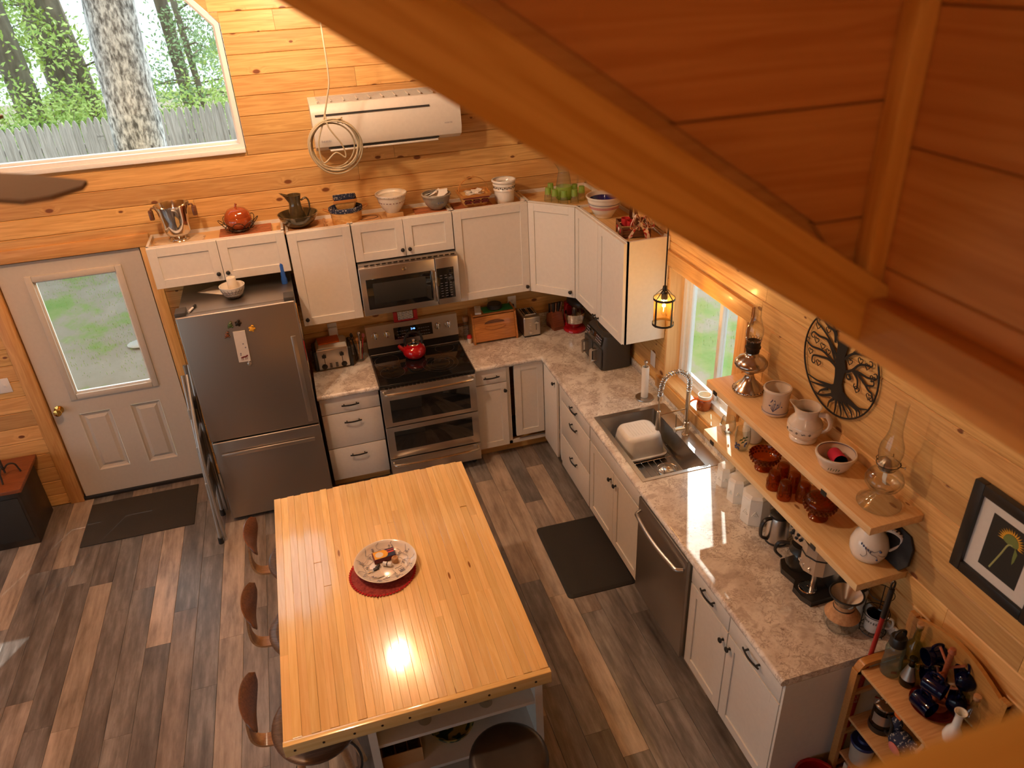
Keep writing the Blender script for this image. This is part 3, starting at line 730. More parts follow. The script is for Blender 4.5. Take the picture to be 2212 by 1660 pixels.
# ================================================================ OUTSIDE
gr = B(); N = 46
vs = {}
rg = random.Random(3)
def gz(x, y): return -.36 + .15 * max(0, min(y, 6.2) - .6)
for i in range(N + 1):
    for j in range(N + 1):
        x = -16 + 28 * i / N; y = -8 + 30 * j / N
        vs[i, j] = gr.bm.verts.new((x, y, gz(x, y) + (rg.uniform(-.02, .02) if y > .5 or x > .5 else -.02)))
for i in range(N):
    for j in range(N): gr.bm.faces.new((vs[i, j], vs[i + 1, j], vs[i + 1, j + 1], vs[i, j + 1]))
g_ = gr.out('yard_ground', 'ground', ang=60); tag(g_, kind='structure')
b = B()
for i in range(16000):
    if i < 11000: x, y = rg.uniform(-7, -3.6), rg.uniform(.7, 6)
    else: x, y = rg.uniform(.5, 5), rg.uniform(-1.5, 4.5)
    if math.sin(x * 2.1 + 1.3 * y) + math.sin(y * 3.1 - x) + rg.uniform(-1, 1) < .3: continue
    h = rg.uniform(.012, .04); a = rg.uniform(0, 6.3); dx, dy = .0035 * math.cos(a), .0035 * math.sin(a); z = gz(x, y)
    b.face((x - dx, y - dy, z), (x + dx, y + dy, z), (x + rg.uniform(-.012, .012), y + rg.uniform(-.012, .012), z + h))
tag(b.out('grass', 'grass', ang=0), 'sparse green grass growing in the sunny yard outside', 'grass', kind='stuff')
fe = thing('picket_fence', 'weathered grey stockade fence with pointed boards behind the window', 'fence', (-4.3, 5.5, .36))
pm = None; rg2 = random.Random(9)
for i in range(56):
    x = -2.55 + i * .086; zt = 1.93 + .034 * (x + .5) * -1 * -1
    b = B(); hw = .041; h = zt - .02 + rg2.uniform(-.02, .02)
    prof = [(-hw, 0), (hw, 0), (hw, h - .12), (hw * .8, h - .06), (hw * .4, h - .015), (0, h), (-hw * .4, h - .015), (-hw * .8, h - .06), (-hw, h - .12)]
    if pm is None: pm = B().prism([(p[1], p[0]) for p in prof], -.008, .008).mesh('picket', 0)
    link('picket', pm, 'fence', fe, (x, rg2.uniform(-.008, .008), rg2.uniform(-.02, .02) + .034 * x), (PI / 2, -PI / 2 + rg2.uniform(-.004, .004), 0))
for zz in (.4, 1.45): B().box(-2.6, 2.4, .02, .06, zz, zz + .07).out('fence_rail', 'fence', fe, 0)
def leafs(n, fn, size, rr):
    b = B()
    for i in range(n):
        c = V(fn()); s = size * rr.uniform(.6, 1.3)
        u = V((rr.gauss(0, 1), rr.gauss(0, 1), rr.gauss(0, 1))).normalized(); v = u.orthogonal().normalized()
        b.face(c - u * s, c + v * s * .45, c + u * s, c - v * s * .45)
    return b
def tree(label, x, y, r0, r1, h, lean, nl, spread, zr, leafmat='leaf', size=.042, seed=1, bark='bark2', group='trees beyond the fence'):
    rr = random.Random(seed); z0 = gz(x, y) - .05
    t = thing('tree', label, 'tree', (x, y, z0), 0, group)
    b = B(); pts = [(lean[0] * k / 8 + rr.uniform(-.02, .02), lean[1] * k / 8, h * k / 8) for k in range(9)]
    b.tube(pts, [r0 * (1.25 if k == 0 else 1) + (r1 - r0) * k / 8 for k in range(9)], 14); b.out('trunk', bark, t, 60)
    br = B(); cs = []
    for k in range(8):
        zb = rr.uniform(zr[0], zr[1]) - z0; a = rr.uniform(0, 6.28); L = rr.uniform(.4, 1) * spread
        p0 = V((lean[0] * zb / h, lean[1] * zb / h, zb)); p1 = p0 + V((math.cos(a) * L, math.sin(a) * L, rr.uniform(-.1, .4) * L))
        br.tube([p0, (p0 + p1) / 2 + V((0, 0, .05)), p1], [.02, .014, .006], 5); cs += [p1, (p0 * .4 + p1 * .6)]
    br.out('branches', bark, t, 0)
    def fn():
        c = rr.choice(cs); return (c.x + rr.gauss(0, .26), c.y + rr.gauss(0, .26), c.z + rr.gauss(0, .17))
    if nl:
        f = leafs(nl, fn, size, rr).out('foliage', leafmat, t, 0); f['kind'] = 'stuff'
    return t
T0 = thing('tree', 'huge pale lichen-covered tree trunk standing close behind the window', 'tree', (-3.80, 3.1, -.1))
b = B(); N = 30
rings = []
for k in range(15):
    z = -.1 + 5.6 * k / 14; r = (.262 + .10 * math.exp(-z * 1.5)) - .008 * z
    cx = .02 + .055 * (z - 2.2)
    rings.append([(cx + r * (1 + .045 * math.sin(7 * i + 3 * z) + .03 * math.sin(11 * i - z * 5)) * math.cos(2 * PI * i / N), r * math.sin(2 * PI * i / N), z) for i in range(N)])
b.loft(rings).out('trunk', 'bark', T0, 70)
tree('dark straight tree trunk second from left beyond the fence', -5.55, 9.2, .27, .2, 7, (-.4, 0), 1500, 1.2, (1.8, 3.6), seed=2)
tree('leftmost tree trunk beyond the fence at the window edge', -5.75, 7.6, .2, .16, 7, (-.5, 0), 1500, 1.1, (1.6, 3.4), seed=3)
tree('slender leaning grey tree just left of the huge trunk', -4.98, 8.3, .14, .11, 7, (-.75, .1), 1300, 1.0, (1.5, 3.3), seed=4)
tree('thin tree right of the huge trunk with hanging needles', -3.72, 9.0, .12, .09, 7, (-.35, 0), 1900, 1.2, (1.6, 3.8), 'leaf2', .034, seed=5)
tree('slim grey sapling nearest the right side of the window', -3.42, 8.2, .055, .045, 6, (-.3, 0), 1500, .9, (1.4, 3.4), 'leaf2', .034, seed=6)
tree('young leafy tree deep in the woods at right', -3.0, 11.0, .07, .05, 6, (-.1, 0), 1700, 1.2, (1.3, 3.2), seed=7)
tree('young leafy tree deep in the woods at far left', -6.9, 11.5, .09, .06, 7, (-.2, 0), 1600, 1.3, (1.6, 3.8), seed=8)
for i, (x, y, lb) in enumerate([(-5.6, 6.7, 'green bush behind the left end of the fence'), (-4.5, 6.9, 'green bush behind the fence left of the huge trunk'), (-3.1, 6.9, 'green bush behind the right end of the fence')]):
    rr = random.Random(30 + i); z0 = gz(x, y)
    t = thing('bush', lb, 'bush', (x, y, z0), 0, 'bushes behind the fence')
    bs = B()
    for k in range(7):
        a = rr.uniform(0, 6.3); bs.tube([(0, 0, 0), (.25 * math.cos(a), .25 * math.sin(a), .8), (.5 * math.cos(a), .5 * math.sin(a), 1.7)], [.015, .01, .004], 5)
    bs.out('stems', 'bark2', t, 0)
    f = leafs(2600, lambda: (rr.gauss(0, .5), rr.gauss(0, .35), 1.25 + rr.gauss(0, .38)), .036, rr).out('foliage', 'leaf', t, 0); f['kind'] = 'stuff'
st = B().sph((0, 0, 0), .16, 12, (1, .7, .2)).out('flat_stone', 'stone'); st.location = (-4.35, 3.05, gz(0, 3.05) + .01); tag(st, 'flat pale grey stone lying in the yard seen through the door glass', 'stone')
# ================================================================ CABINETS, COUNTERS, APPLIANCES
def ring_rects(x0, x1, z0, z1, f): return minus([(x0, x1, z0, z1)], [(x0 + f, x1 - f, z0 + f, z1 - f)])
_dm = {}
def knob_at(par, x, z, y):
    if 'k' not in _dm:
        _dm['k'] = B().lathe([(0, 0), (.009, 0), (.006, .006), (.006, .013), (.015, .018), (.0155, .024), (.009, .029), (0, .030)], 16, m=RX(90)).mesh('knob')
    o = link('knob', _dm['k'], 'black', par, (x, y, z)); return o
def pull_at(par, x, z, y, L=.135):
    if 'p' not in _dm:
        b = B(); pts = [(-L / 2 + L * i / 10, -.020 - .010 * math.sin(PI * i / 10), 0) for i in range(11)]
        b.strap(pts, .010, .006, (0, 0, 1))
        for sx in (-.048, .048): b.box(sx - .004, sx + .004, -.026, .0, -.004, .004)
        _dm['p'] = b.mesh('handle', 30)
    return link('handle', _dm['p'], 'black', par, (x, y, z))
def door(par, x0, x1, z0, z1, y, knob=None, f=.062, name='door', flat=False):
    b = B(); g = .0018
    x0 += g; x1 -= g; z0 += g; z1 -= g
    if flat: b.box(x0, x1, -.02, 0, z0, z1, .002)
    else:
        for r in ((x0, x0 + f, z0, z1), (x1 - f, x1, z0, z1), (x0 + f, x1 - f, z0, z0 + f), (x0 + f, x1 - f, z1 - f, z1)): b.box(r[0], r[1], -.02, 0, r[2], r[3], .0012, 1)
        b.box(x0 + f - .002, x1 - f + .002, -.012, -.004, z0 + f - .002, z1 - f + .002)
    o = b.out(name, 'white', par, 30, loc=(0, y, 0))
    if knob: knob_at(o, knob[0], knob[1], -.02)
    return o
def drawer(par, x0, x1, z0, z1, y, pull=True):
    o = door(par, x0, x1, z0, z1, y, None, name='drawer', flat=True)
    if pull: pull_at(o, (x0 + x1) / 2, (z0 + z1) / 2 if z1 - z0 < .2 else z0 + (z1 - z0) * (.72 if pull is True else pull), -.02)
    return o
def carcass(par, w_, h, d, z0=0, open_top=True, y1=-.004):
    b = B(); t = .018
    b.box(0, t, -d, y1, z0, h); b.box(w_ - t, w_, -d, y1, z0, h); b.box(t, w_ - t, y1 - .01, y1, z0, h); b.box(t, w_ - t, -d, y1 - .01, z0, z0 + t)
    # face frame
    for r in ring_rects(0, w_, z0, h, .035): b.box(r[0], r[1], -d - .001, -d + .016, r[2], r[3])
    o = b.out('carcass', 'white', par, 0)
    if open_top: B().box(t, w_ - t, -d + .016, y1 - .01, h - .04, h - .026).out('top_panel', 'ply', par, 0)
    return o
def upper(name, label, x0, x1, z0, z1, doors, d=.31, rz=0, yo=0):
    if rz: loc = (0, -x0, z0)
    else: loc = (x0, 0, z0)
    t = thing(name, label, 'cabinet', loc, rz, 'white wall cabinets')
    carcass(t, x1 - x0, z1 - z0, d)
    for a, b_, k in doors: door(t, a - x0, b_ - x0, .004, z1 - z0 - .006, -d - .001, (k[0] - x0, k[1] - z0) if k else None)
    return t
upper('wall_cabinet', 'short white two-door cabinet mounted over the refrigerator', -3.362, -2.437, 1.822, 2.128, [(-3.362, -2.90, (-2.932, 1.885)), (-2.90, -2.437, (-2.869, 1.885))])
upper('wall_cabinet', 'tall white single-door cabinet between refrigerator and microwave', -2.425, -1.972, 1.368, 2.11, [(-2.425, -1.972, (-2.392, 1.43))])
upper('wall_cabinet', 'short white two-door cabinet right above the microwave', -1.966, -1.212, 1.812, 2.11, [(-1.966, -1.587, (-1.613, 1.872)), (-1.587, -1.212, (-1.558, 1.872))])
upper('wall_cabinet', 'wide white single-door cabinet right of the microwave', -1.207, -.612, 1.368, 2.11, [(-1.207, -.612, (-.642, 1.42))])
upper('wall_cabinet', 'white two-door cabinet on the right wall beside the pendant lamp', .612, 1.505, 1.368, 2.11, [(.612, 1.06, (1.03, 1.40)), (1.06, 1.505, (1.09, 1.40))], rz=-PI / 2)
# diagonal corner cabinet
t = thing('corner_wall_cabinet', 'white angled corner cabinet joining the two walls of cabinets', 'cabinet', (0, 0, 1.368), 0, 'white wall cabinets')
H = .742
cp = [(-.606, -.004), (-.004, -.004), (-.004, -.606), (-.31, -.606), (-.606, -.31)]
def wallring(P, h0, h1, tt, b):
    Q = inset(P, -tt) if False else None
    for i in range(len(P)):
        a, c = V(P[i]), V(P[(i + 1) % len(P)]); dd = (c - a).normalized(); nn = V((dd.y, -dd.x)) * tt
        if (V((-.25, -.25)) - a).dot(nn) < 0: nn = -nn
        b.prism([tuple(a), tuple(c), tuple(c + nn), tuple(a + nn)], h0, h1)
b = B(); wallring(cp, 0, H, .016, b); b.prism(cp, 0, .018); b.out('carcass', 'white', t, 0)
B().prism([(x * .98 - .006, y * .98 - .006) for x, y in cp], H - .04, H - .026).out('top_panel', 'ply', t, 0)
e = bpy.data.objects.new('door_side', None)
bpy.data.objects.remove(e)
L = math.hypot(.296, .296)
dd = B(); f = .062
for r in ((0.012, f, .004, H - .006), (L - f, L - .012, .004, H - .006), (f, L - f, .004, .004 + f), (f, L - f, H - .006 - f, H - .006)): dd.box(r[0], r[1], -.02, 0, r[2], r[3], .0012, 1)
dd.box(f - .002, L - f + .002, -.012, -.004, f, H - f)
do = dd.out('door', 'white', t, 30, loc=(-.608, -.312, 0), rot=(0, 0, -PI / 4))
knob_at(do, L - .045, .055, -.02)
# ---- base cabinets
def base(name, label, x0, x1, rz=0, toe=True, d=.59):
    t = thing(name, label, 'cabinet', (0, -x0, 0) if rz else (x0, 0, 0), rz, 'white base cabinets')
    w_ = x1 - x0
    carcass(t, w_, .872, d, .105, False)
    if toe: B().box(0, w_, -d + .075, -d + .09, 0, .105).out('toe_kick', 'pine_trim', t, 0)
    return t
F = -.591
t = base('base_cabinet', 'white three-drawer base cabinet between refrigerator and range', -2.425, -1.968)
for z0, z1 in ((.728, .868), (.412, .724), (.108, .408)): drawer(t, 0, .457, z0, z1, F, .75)
t = base('base_cabinet', 'narrow white base cabinet with one drawer, right of the range', -1.197, -.93)
drawer(t, .004, .285 - .02, .737, .868, F); door(t, .004, .265, .115, .733, F, (.245, .66), f=.055)
t = thing('corner_base_cabinet', 'white corner base cabinet with folding door pair in the kitchen corner', 'cabinet', (0, 0, 0), 0, 'white base cabinets')
b = B(); b.box(-.928, -.004, -.59, -.57, .105, .135).box(-.928, -.9, -.59, -.57, .105, .872).box(-.928, -.59, -.59, -.57, .852, .872)
b.box(-.59, -.57, -.95, -.59, .105, .135).box(-.59, -.57, -.95, -.93, .105, .872).box(-.59, -.57, -.95, -.59, .852, .872).box(-.57, -.004, -.95, -.93, .105, .872).box(-.928, -.91, -.57, -.004, .105, .872)
b.out('carcass', 'white', t, 0)
B().box(-.928, -.5, -.515, -.5, 0, .105).box(-.515, -.5, -.95, -.5, 0, .105).out('toe_kick', 'pine_trim', t, 0)
b = B(); f = .055
for r in ring_rects(-.868, -.617, .185, .868, f): b.box(r[0], r[1], -.615, -.595, r[2], r[3], .0012, 1)
b.box(-.868 + f, -.617 - f, -.607, -.597, .185 + f, .868 - f); b.out('door', 'white', t, 30)
b = B().box(-.615, -.595, -.935, -.62, .112, .868, .0015)
o = b.out('door', 'white', t, 30); k = knob_at(o, -.615, .80, 0); k.rotation_euler = (0, 0, -PI / 2); k.location = (-.615, -.895, .80)
t = base('base_cabinet', 'white three-drawer base cabinet on the right run before the sink', .955, 1.628, -PI / 2)
b = B().box(0, .075, -.592, -.585, .105, .872).out('filler_strip', 'white', t, 0)
for z0, z1 in ((.728, .868), (.412, .724), (.108, .408)): drawer(t, .078, .669, z0, z1, F, .75)
t = base('sink_base_cabinet', 'white two-door sink base cabinet with plain false front', 1.632, 2.482, -PI / 2)
drawer(t, .004, .846, .728, .868, F, False)
door(t, .004, .425, .112, .724, F, (.385, .65)); door(t, .425, .846, .112, .724, F, (.465, .65))
t = base('base_cabinet', 'white two-drawer two-door base cabinet at the near counter end', 3.113, 3.945, -PI / 2)
drawer(t, .004, .386, .728, .868, F); drawer(t, .39, .828, .728, .868, F)
door(t, .004, .386, .112, .724, F, (.355, .648)); door(t, .39, .828, .112, .724, F, (.42, .648))
B().box(.832, .846, -.61, -.004, 0, .872).out('end_panel', 'white', t, 0)
# ---- countertops
def edge_run(b, p, q, depth, axis):
    """a strip of worktop with a rolled front; profile (outward offset, z) swept from p to q"""
    prof = [(depth, 0.0)] + [(-.0205 * math.cos(R(k)), .0195 + .0205 * math.sin(R(k))) for k in range(-90, 91, 10)] + [(depth, .04)]
    rings = []
    for e in (p, q): rings.append([((e[0], e[1] + o, z) if axis == 'x' else (e[0] + o, e[1], z)) for o, z in prof])
    b.loft(rings)
t = thing('countertop', 'short mottled laminate countertop holding the toaster left of the range', 'countertop', (-2.2, -.3, .874))
t2 = B(); edge_run(t2, (-.232, -.318), (.236, -.318), .614, 'x'); t2.out('slab', 'counter', t, 0)
B().box(-.232, .236, .278, .296, .04, .135, .006).out('backsplash', 'counter', t)
t = thing('countertop', 'long L-shaped mottled laminate countertop with the sink', 'countertop', (-.3, -1, .874))
b = B()
edge_run(b, (-.896, .382), (-.30, .382), .614, 'x')
b.box(-.30, .296, .37, .996, 0, .04)
edge_run(b, (-.318, .370), (-.318, -2.958), .048, 'y')
for r in minus([(-.570, -.002, -3.958, -.63)], [(-.572, -.055, -2.428, -1.655)]): b.box(r[0] + .3, r[1] + .3, r[2] + 1, r[3] + 1, 0, .04)
b.out('slab', 'counter', t, 0)
B().box(-.895, .298, .98, .998, .04, .135, .006).box(.28, .298, -2.95, .98, .04, .10, .006).out('backsplash', 'counter', t)
# ---- refrigerator
t = thing('refrigerator', 'large brushed steel bottom-freezer refrigerator beside the entry door', 'refrigerator', (-2.84, -.05, 0))
X0, X1, YF = -.392, .392, -.68
B().box(X0 + .004, X1 - .004, -.605, 0, .03, 1.735, .004).out('body', 'steel_dark', t)
o = B().box(X0, X1, YF, -.61, .748, 1.75, .010, 3).out('door', 'steel_dark', t)
B().box(.318, .352, YF - .003, YF + .002, .775, 1.49, .002).out('handle', 'steel', o)
o = B().box(X0, X1, YF, -.61, .035, .735, .010, 3).out('freezer_drawer', 'steel_dark', t)
B().box(-.34, .34, YF - .022, YF - .006, .612, .642, .004).box(-.33, -.30, YF - .01, YF, .618, .636).box(.30, .33, YF - .01, YF, .618, .636).out('handle', 'steel', o)
B().box(X0 + .01, X1 - .01, -.60, -.02, .005, .03).out('base_grille', 'black', t, 0)
for q in (X0, X1 - .07): B().box(q, q + .07, -.66, -.55, 1.736, 1.775, .006).out('hinge_cover', 'grey_plastic', t)
# ---- range
t = thing('range', 'steel double-oven electric range with black glass cooktop', 'range', (-1.58, 0, 0))
B().box(-.379, .379, -.63, -.02, .06, .90).out('body', 'black', t, 0)
B().box(-.382, .382, -.665, -.10, .897, .925, .006, 2).out('cooktop', 'black_gloss', t)
bt = B()
for p, q in (((-.375, -.66), (-.375, -.12)), ((.375, -.66), (.375, -.12))): bt.tube([(p[0], p[1], .927), (q[0], q[1], .927)], .003, 6)
bt.tube([(-.375, -.12, .927), (.375, -.12, .927)], .003, 6)
bt.out('cooktop_trim', 'steel_dark', t)
def ring(nm, x, y, rr):
    b = B()
    for r in rr: b.lathe([(r - .0012, .9256), (r + .0012, .9256)], 48, c=(x, y, 0))
    return b.out(nm, 'steel', t, 0)
ring('burner_ring', -.245, -.47, [.098]); ring('burner_ring', -.26, -.255, [.098]); ring('burner_ring', .145, -.455, [.075, .11, .145]); ring('burner_ring', .235, -.20, [.08]); ring('burner_ring', -.02, -.26, [.08])
B().box(-.382, .382, -.10, -.03, .925, .985).out('backguard_base', 'black', t, 0)
bg = B().loft([[(x, -.105, .985), (x, -.03, .985), (x, -.03, 1.165), (x, -.075, 1.165)] for x in (-.384, .384)]).out('backguard', 'steel', t, 0)
sl = math.atan2(.03, .18)
def on_bg(b): return b
pn = B().box(-.162, .162, -.003, .001, -.05, .05).out('control_display', 'black_gloss', t, 0, loc=(.005, -.0925, 1.077), rot=(-sl, 0, 0))
text('2:46', .022, 'led', pn, (.0, -.0035, .022), name='clock_digits')
for x in (-.312, -.216, .211, .303):
    kb = B().lathe([(0, 0), (.029, 0), (.027, .016), (.025, .018), (0, .018)], 24, m=RX(90)).box(-.0075, .0075, -.034, -.016, -.025, .025, .004).out('knob', 'chrome', t, loc=(x, -.0905, 1.088), rot=(-sl, 0, 0))
bts = B()
for i in range(5):
    for j in range(3):
        for s in (-1, 1): bts.box(s * (.05 + .02 * i) - .007, s * (.05 + .02 * i) + .007, -.0034, -.002, -.038 + .026 * j, -.034 + .026 * j)
bts.out('button_legends', 'print_grey', pn, 0)
def oven(z0, z1, w0, w1, nm, hz=None, drawer_=False):
    o = B().box(-.378, .378, -.672, -.632, z0, z1, .005).out(nm, 'steel', t)
    if w0: B().box(-.318, .322, -.674, -.67, w0, w1, .002).out('oven_window', 'black_gloss', o)
    if hz:
        b = B(); P = [(-.355, -.69, hz), (-.345, -.715, hz)] + [(-.33 + .66 * i / 8, -.722 - .012 * math.sin(PI * i / 8), hz) for i in range(9)] + [(.345, -.715, hz), (.355, -.69, hz)]
        b.tube(P, .0115, 10); b.box(-.362, -.345, -.70, -.67, hz - .012, hz + .012, .003); b.box(.345, .362, -.70, -.67, hz - .012, hz + .012, .003)
        b.out('handle', 'nickel', o)
    return o
oven(.548, .892, .585, .79, 'oven_door', .868); oven(.243, .54, .315, .50, 'oven_door'); oven(.07, .232, None, None, 'storage_drawer', .205)
b = B()
for i in range(22): b.box(-.34 + .0315 * i, -.318 + .0315 * i, -.676, -.66, .893, .898)
b.out('vent_slots', 'black', t, 0)
for sx in (-.33, .33): B().lathe([(0, 0), (.02, 0), (.02, .02), (.012, .06), (0, .06)], 12, c=(sx, -.58, 0)).out('foot', 'black', t)
# ---- microwave
t = thing('microwave', 'steel over-the-range microwave under the short wall cabinet', 'microwave', (-1.587, 0, 1.40))
B().box(-.375, .375, -.37, -.005, 0, .40).out('body', 'grey_plastic', t, 0)
B().box(-.375, .375, -.375, -.30, .372, .408, .003).out('vent_grille', 'steel_dark', t)
b = B()
for i in range(16): b.box(-.33 + .044 * i, -.30 + .044 * i, -.378, -.372, .392, .402)
b.out('vent_slots', 'black', t, 0)
o = B().box(-.379, .196, -.402, -.37, .004, .388, .006).out('door', 'steel', t)
B().box(-.338, .162, -.405, -.40, .055, .298, .004).out('door_window', 'black_gloss', o)
B().box(-.29, .115, -.4065, -.404, .095, .262, .002).out('window_mesh', 'photo_black', o)
B().box(.166, .192, -.437, -.424, .05, .30, .004).box(.170, .188, -.425, -.40, .055, .085).box(.170, .188, -.425, -.40, .265, .295).out('handle', 'chrome', o)
B().lathe([(0, 0), (.017, 0), (.017, .002), (.014, .003), (0, .003)], 24, m=RX(90)).out('badge', 'nickel', o, loc=(-.04, -.402, .345))
o = B().box(.199, .379, -.402, -.37, .004, .388, .006).out('control_panel', 'steel', t)
pn = B().box(.205, .338, -.405, -.40, .055, .305, .003).out('key_panel', 'black_gloss', o)
b = B()
for i in range(3):
    for j in range(9):
        if j != 6: b.box(.226 + .036 * i, .244 + .036 * i, -.4058, -.4045, .075 + .021 * j, .0785 + .021 * j)
b.out('key_legends', 'print_grey', o, 0)
# ---- dishwasher (local frame of the right wall)
t = thing('dishwasher', 'dark steel dishwasher with bowed handle under the counter', 'dishwasher', (0, -2.487, 0), -PI / 2)
B().box(0, .62, -.59, -.02, .10, .865).out('body', 'black', t, 0)
o = B().box(.004, .616, -.637, -.592, .115, .862, .006).out('door', 'steel_dark', t)
P = [(.035, -.64, .775), (.05, -.67, .775)] + [(.06 + .50 * i / 10, -.678 - .018 * math.sin(PI * i / 10), .775) for i in range(11)] + [(.57, -.67, .775), (.585, -.64, .775)]
B().tube(P, [(.012, .009)] * len(P), 10).out('handle', 'steel', o)
B().box(.02, .60, -.55, -.53, 0, .105).out('toe_kick', 'black', t, 0)
# ---- sink
t = thing('sink', 'single-bowl stainless drop-in sink under the window', 'sink', (-.3, -2.04, .7))
x0, x1, y0, y1 = -.287, .253, -.396, .396
b = B(); zt = .2165
for r in minus([(x0, x1, y0, y1)], [(-.257, .152, -.372, .358)]): b.box(r[0], r[1], r[2], r[3], .2145, .2185)
b.out('rim', 'steel', t, 0)
b = B(); A = [(-.257, -.372), (.152, -.372), (.152, .358), (-.257, .358)]
def rr(A, r, z, n=5):
    (xa, ya), (xb, yb) = A[0], A[2]; o = []
    for cx, cy, a0 in ((xb - r, yb - r, 0), (xa + r, yb - r, 90), (xa + r, ya + r, 180), (xb - r, ya + r, 270)):
        for i in range(n + 1): a = R(a0 + 90 * i / n); o.append((cx + r * math.cos(a), cy + r * math.sin(a), z))
    return o
rings = [rr(A, .012, .217), rr(A, .014, .03), rr([(-.245, -.36), 0, (.14, .346)], .02, .012), rr([(-.10, -.10), 0, (.08, .06)], .05, .006)]
b.loft(rings, cap=False); b.bm.faces.new([b.bm.verts.new(p) for p in rings[-1]])
b.out('bowl', 'steel', t, 40)
B().lathe([(0, .006), (.03, .008), (.05, .013), (.056, .016), (.058, .012)], 28, c=(.035, -.11, 0)).out('drain', 'chrome', t)
b = B(); gzz = .03
for i in range(9): b.tube([(-.23 + .045 * i, -.355, gzz), (-.23 + .045 * i, .34, gzz)], .0026, 6)
for yy in (-.355, -.2, .02, .2, .34): b.tube([(-.235, yy, gzz + .004), (.135, yy, gzz + .004)], .003, 6)
b.tube([(.035 + .07 * math.cos(a * PI / 12), -.11 + .07 * math.sin(a * PI / 12), gzz + .006) for a in range(24)], .003, 6, True)
for px, py in ((-.2, -.32), (.1, -.32), (-.2, .3), (.1, .3)): b.tube([(px, py, .012), (px, py, gzz)], .005, 6)
gr_ = b.out('sink_grid', 'chrome', None); gr_.location = (-.3, -2.04, .7); tag(gr_, 'wire grid lying in the bottom of the steel sink', 'sink grid')
# ---- faucet
t = thing('faucet', 'tall brushed nickel spring-neck faucet behind the sink', 'faucet', (-.098, -2.058, .918))
b = B().lathe([(0, 0), (.026, 0), (.026, .008), (.021, .012), (.021, .10), (.0175, .104), (.0175, .115)], 24).tube([(0, 0, .09), (0, 0, .335)], .0155, 18)
b.out('riser', 'nickel', t)
P = [(0, 0, .335), (0, 0, .40)] + [(-.088 + .088 * math.cos(R(a)), .035 * (a / 180), .40 + .085 * math.sin(R(a))) for a in range(15, 181, 15)] + [(-.178, .04, .37), (-.182, .045, .31)]
P = smoothpts(P, 6)
b = B().tube(P, .008, 10); b.out('hose', 'steel_dark', t)
import itertools
LL = [0]
for p, q in zip(P, P[1:]): LL.append(LL[-1] + (q - p).length)
turns = 24; Hh = []; n = turns * 10
for i in range(n + 1):
    s = LL[-1] * i / n
    k = max(j for j in range(len(LL)) if LL[j] <= s + 1e-9); k = min(k, len(P) - 2)
    f_ = (s - LL[k]) / max(LL[k + 1] - LL[k], 1e-6); p = P[k].lerp(P[k + 1], f_); tn = (P[k + 1] - P[k]).normalized()
    u = V((0, 1, 0)); u = (u - u.dot(tn) * tn).normalized(); v = tn.cross(u); a = 2 * PI * turns * i / n
    Hh.append(p + u * .0155 * math.cos(a) + v * .0155 * math.sin(a))
B().tube(Hh, .0028, 6).out('spring', 'chrome', t)
B().lathe([(0, 0), (.014, .0), (.019, .006), (.017, .02), (.0155, .13), (.012, .145), (.006, .15), (.006, .22), (.013, .225), (.013, .262), (0, .262)], 20, c=(-.183, .047, .05)).out('spray_head', 'nickel', t)
B().tube([(-.01, 0, .205), (-.168, .045, .165)], .0052, 8).out('holder_arm', 'nickel', t)
B().tube([(0, 0, .055), (-.085, 0, .055)], .018, 18).tube([(-.075, 0, .07), (-.075, .005, .17)], .004, 8).out('lever', 'nickel', t)
# ---- upturned dish tub in the sink
t = thing('dish_tub', 'white plastic dish tub turned upside down in the sink', 'dish tub', (-.345, -1.865, .738))
def rrc(hx, hy, r, z): return rr([(-hx, -hy), 0, (hx, hy)], r, z, 6)
rg_ = [rrc(.165, .145, .05, 0), rrc(.165, .145, .05, .012), rrc(.148, .13, .05, .014), rrc(.130, .118, .06, .135), rrc(.122, .11, .058, .155), rrc(.105, .095, .05, .163)]
b = B().loft(rg_, cap=False); b.bm.faces.new([b.bm.verts.new(p) for p in rg_[-1]])
b.out('tub', 'white_plastic', t, 50)
b = B()
for i in range(8):
    x = -.07 + .02 * i; b.tube([(x, -.07, .1635), (x, .07, .1635)], .0022, 6)
b.out('ribs', 'white_plastic', t)
# ---- island: strip-pine top on white cabinets and an open shelf unit
t = thing('island', 'kitchen island with glossy strip-pine top and white open shelves', 'island', (-2.18, -2.69, 0))
rs = random.Random(4); xw = -.592; i = 0
def strip_mesh(L, wd):
    k = ('s', round(L, 2), wd)
    if k not in _pm: _pm[k] = B().box(-L / 2, L / 2, -wd / 2, wd / 2, -.045, 0, .0009, 1).mesh('top_strip', 25)
    return _pm[k]
NS = 30; SW = 1.184 / NS
for i in range(NS):
    cuts = [-.868, .86]
    if rs.random() < .75: cuts.insert(1, round(rs.uniform(-.5, .5) / .1) * .1)
    for a, c in zip(cuts, cuts[1:]):
        link('top_strip', strip_mesh(c - a - .0006, round(SW - .0003, 4)), 'butcher', t, (xw + SW * (i + .5), (a + c) / 2, .92 + rs.uniform(-.0006, .0006)), (0, rs.uniform(-.006, .006), PI / 2))
B().box(-.594, .596, -.014, .014, -.068, .003, .003).out('edge_board', 'butcher', t, loc=(0, -.884, .92))
b = B()
for x in (-.55, -.43, -.30, -.18, -.06, .07, .19, .30, .42, .52): b.lathe([(0, 0), (.006, 0), (.006, .0015), (0, .0015)], 10, c=(x, -.898, .885), m=RX(90))
b.out('screw_heads', 'copperwire', t, 0)
B().box(-.22, .575, -.36, .80, .0, .874).out('cabinet', 'white', t, 0)
b = B(); xa, xb, ya, yb = -.252, .585, -.755, -.36
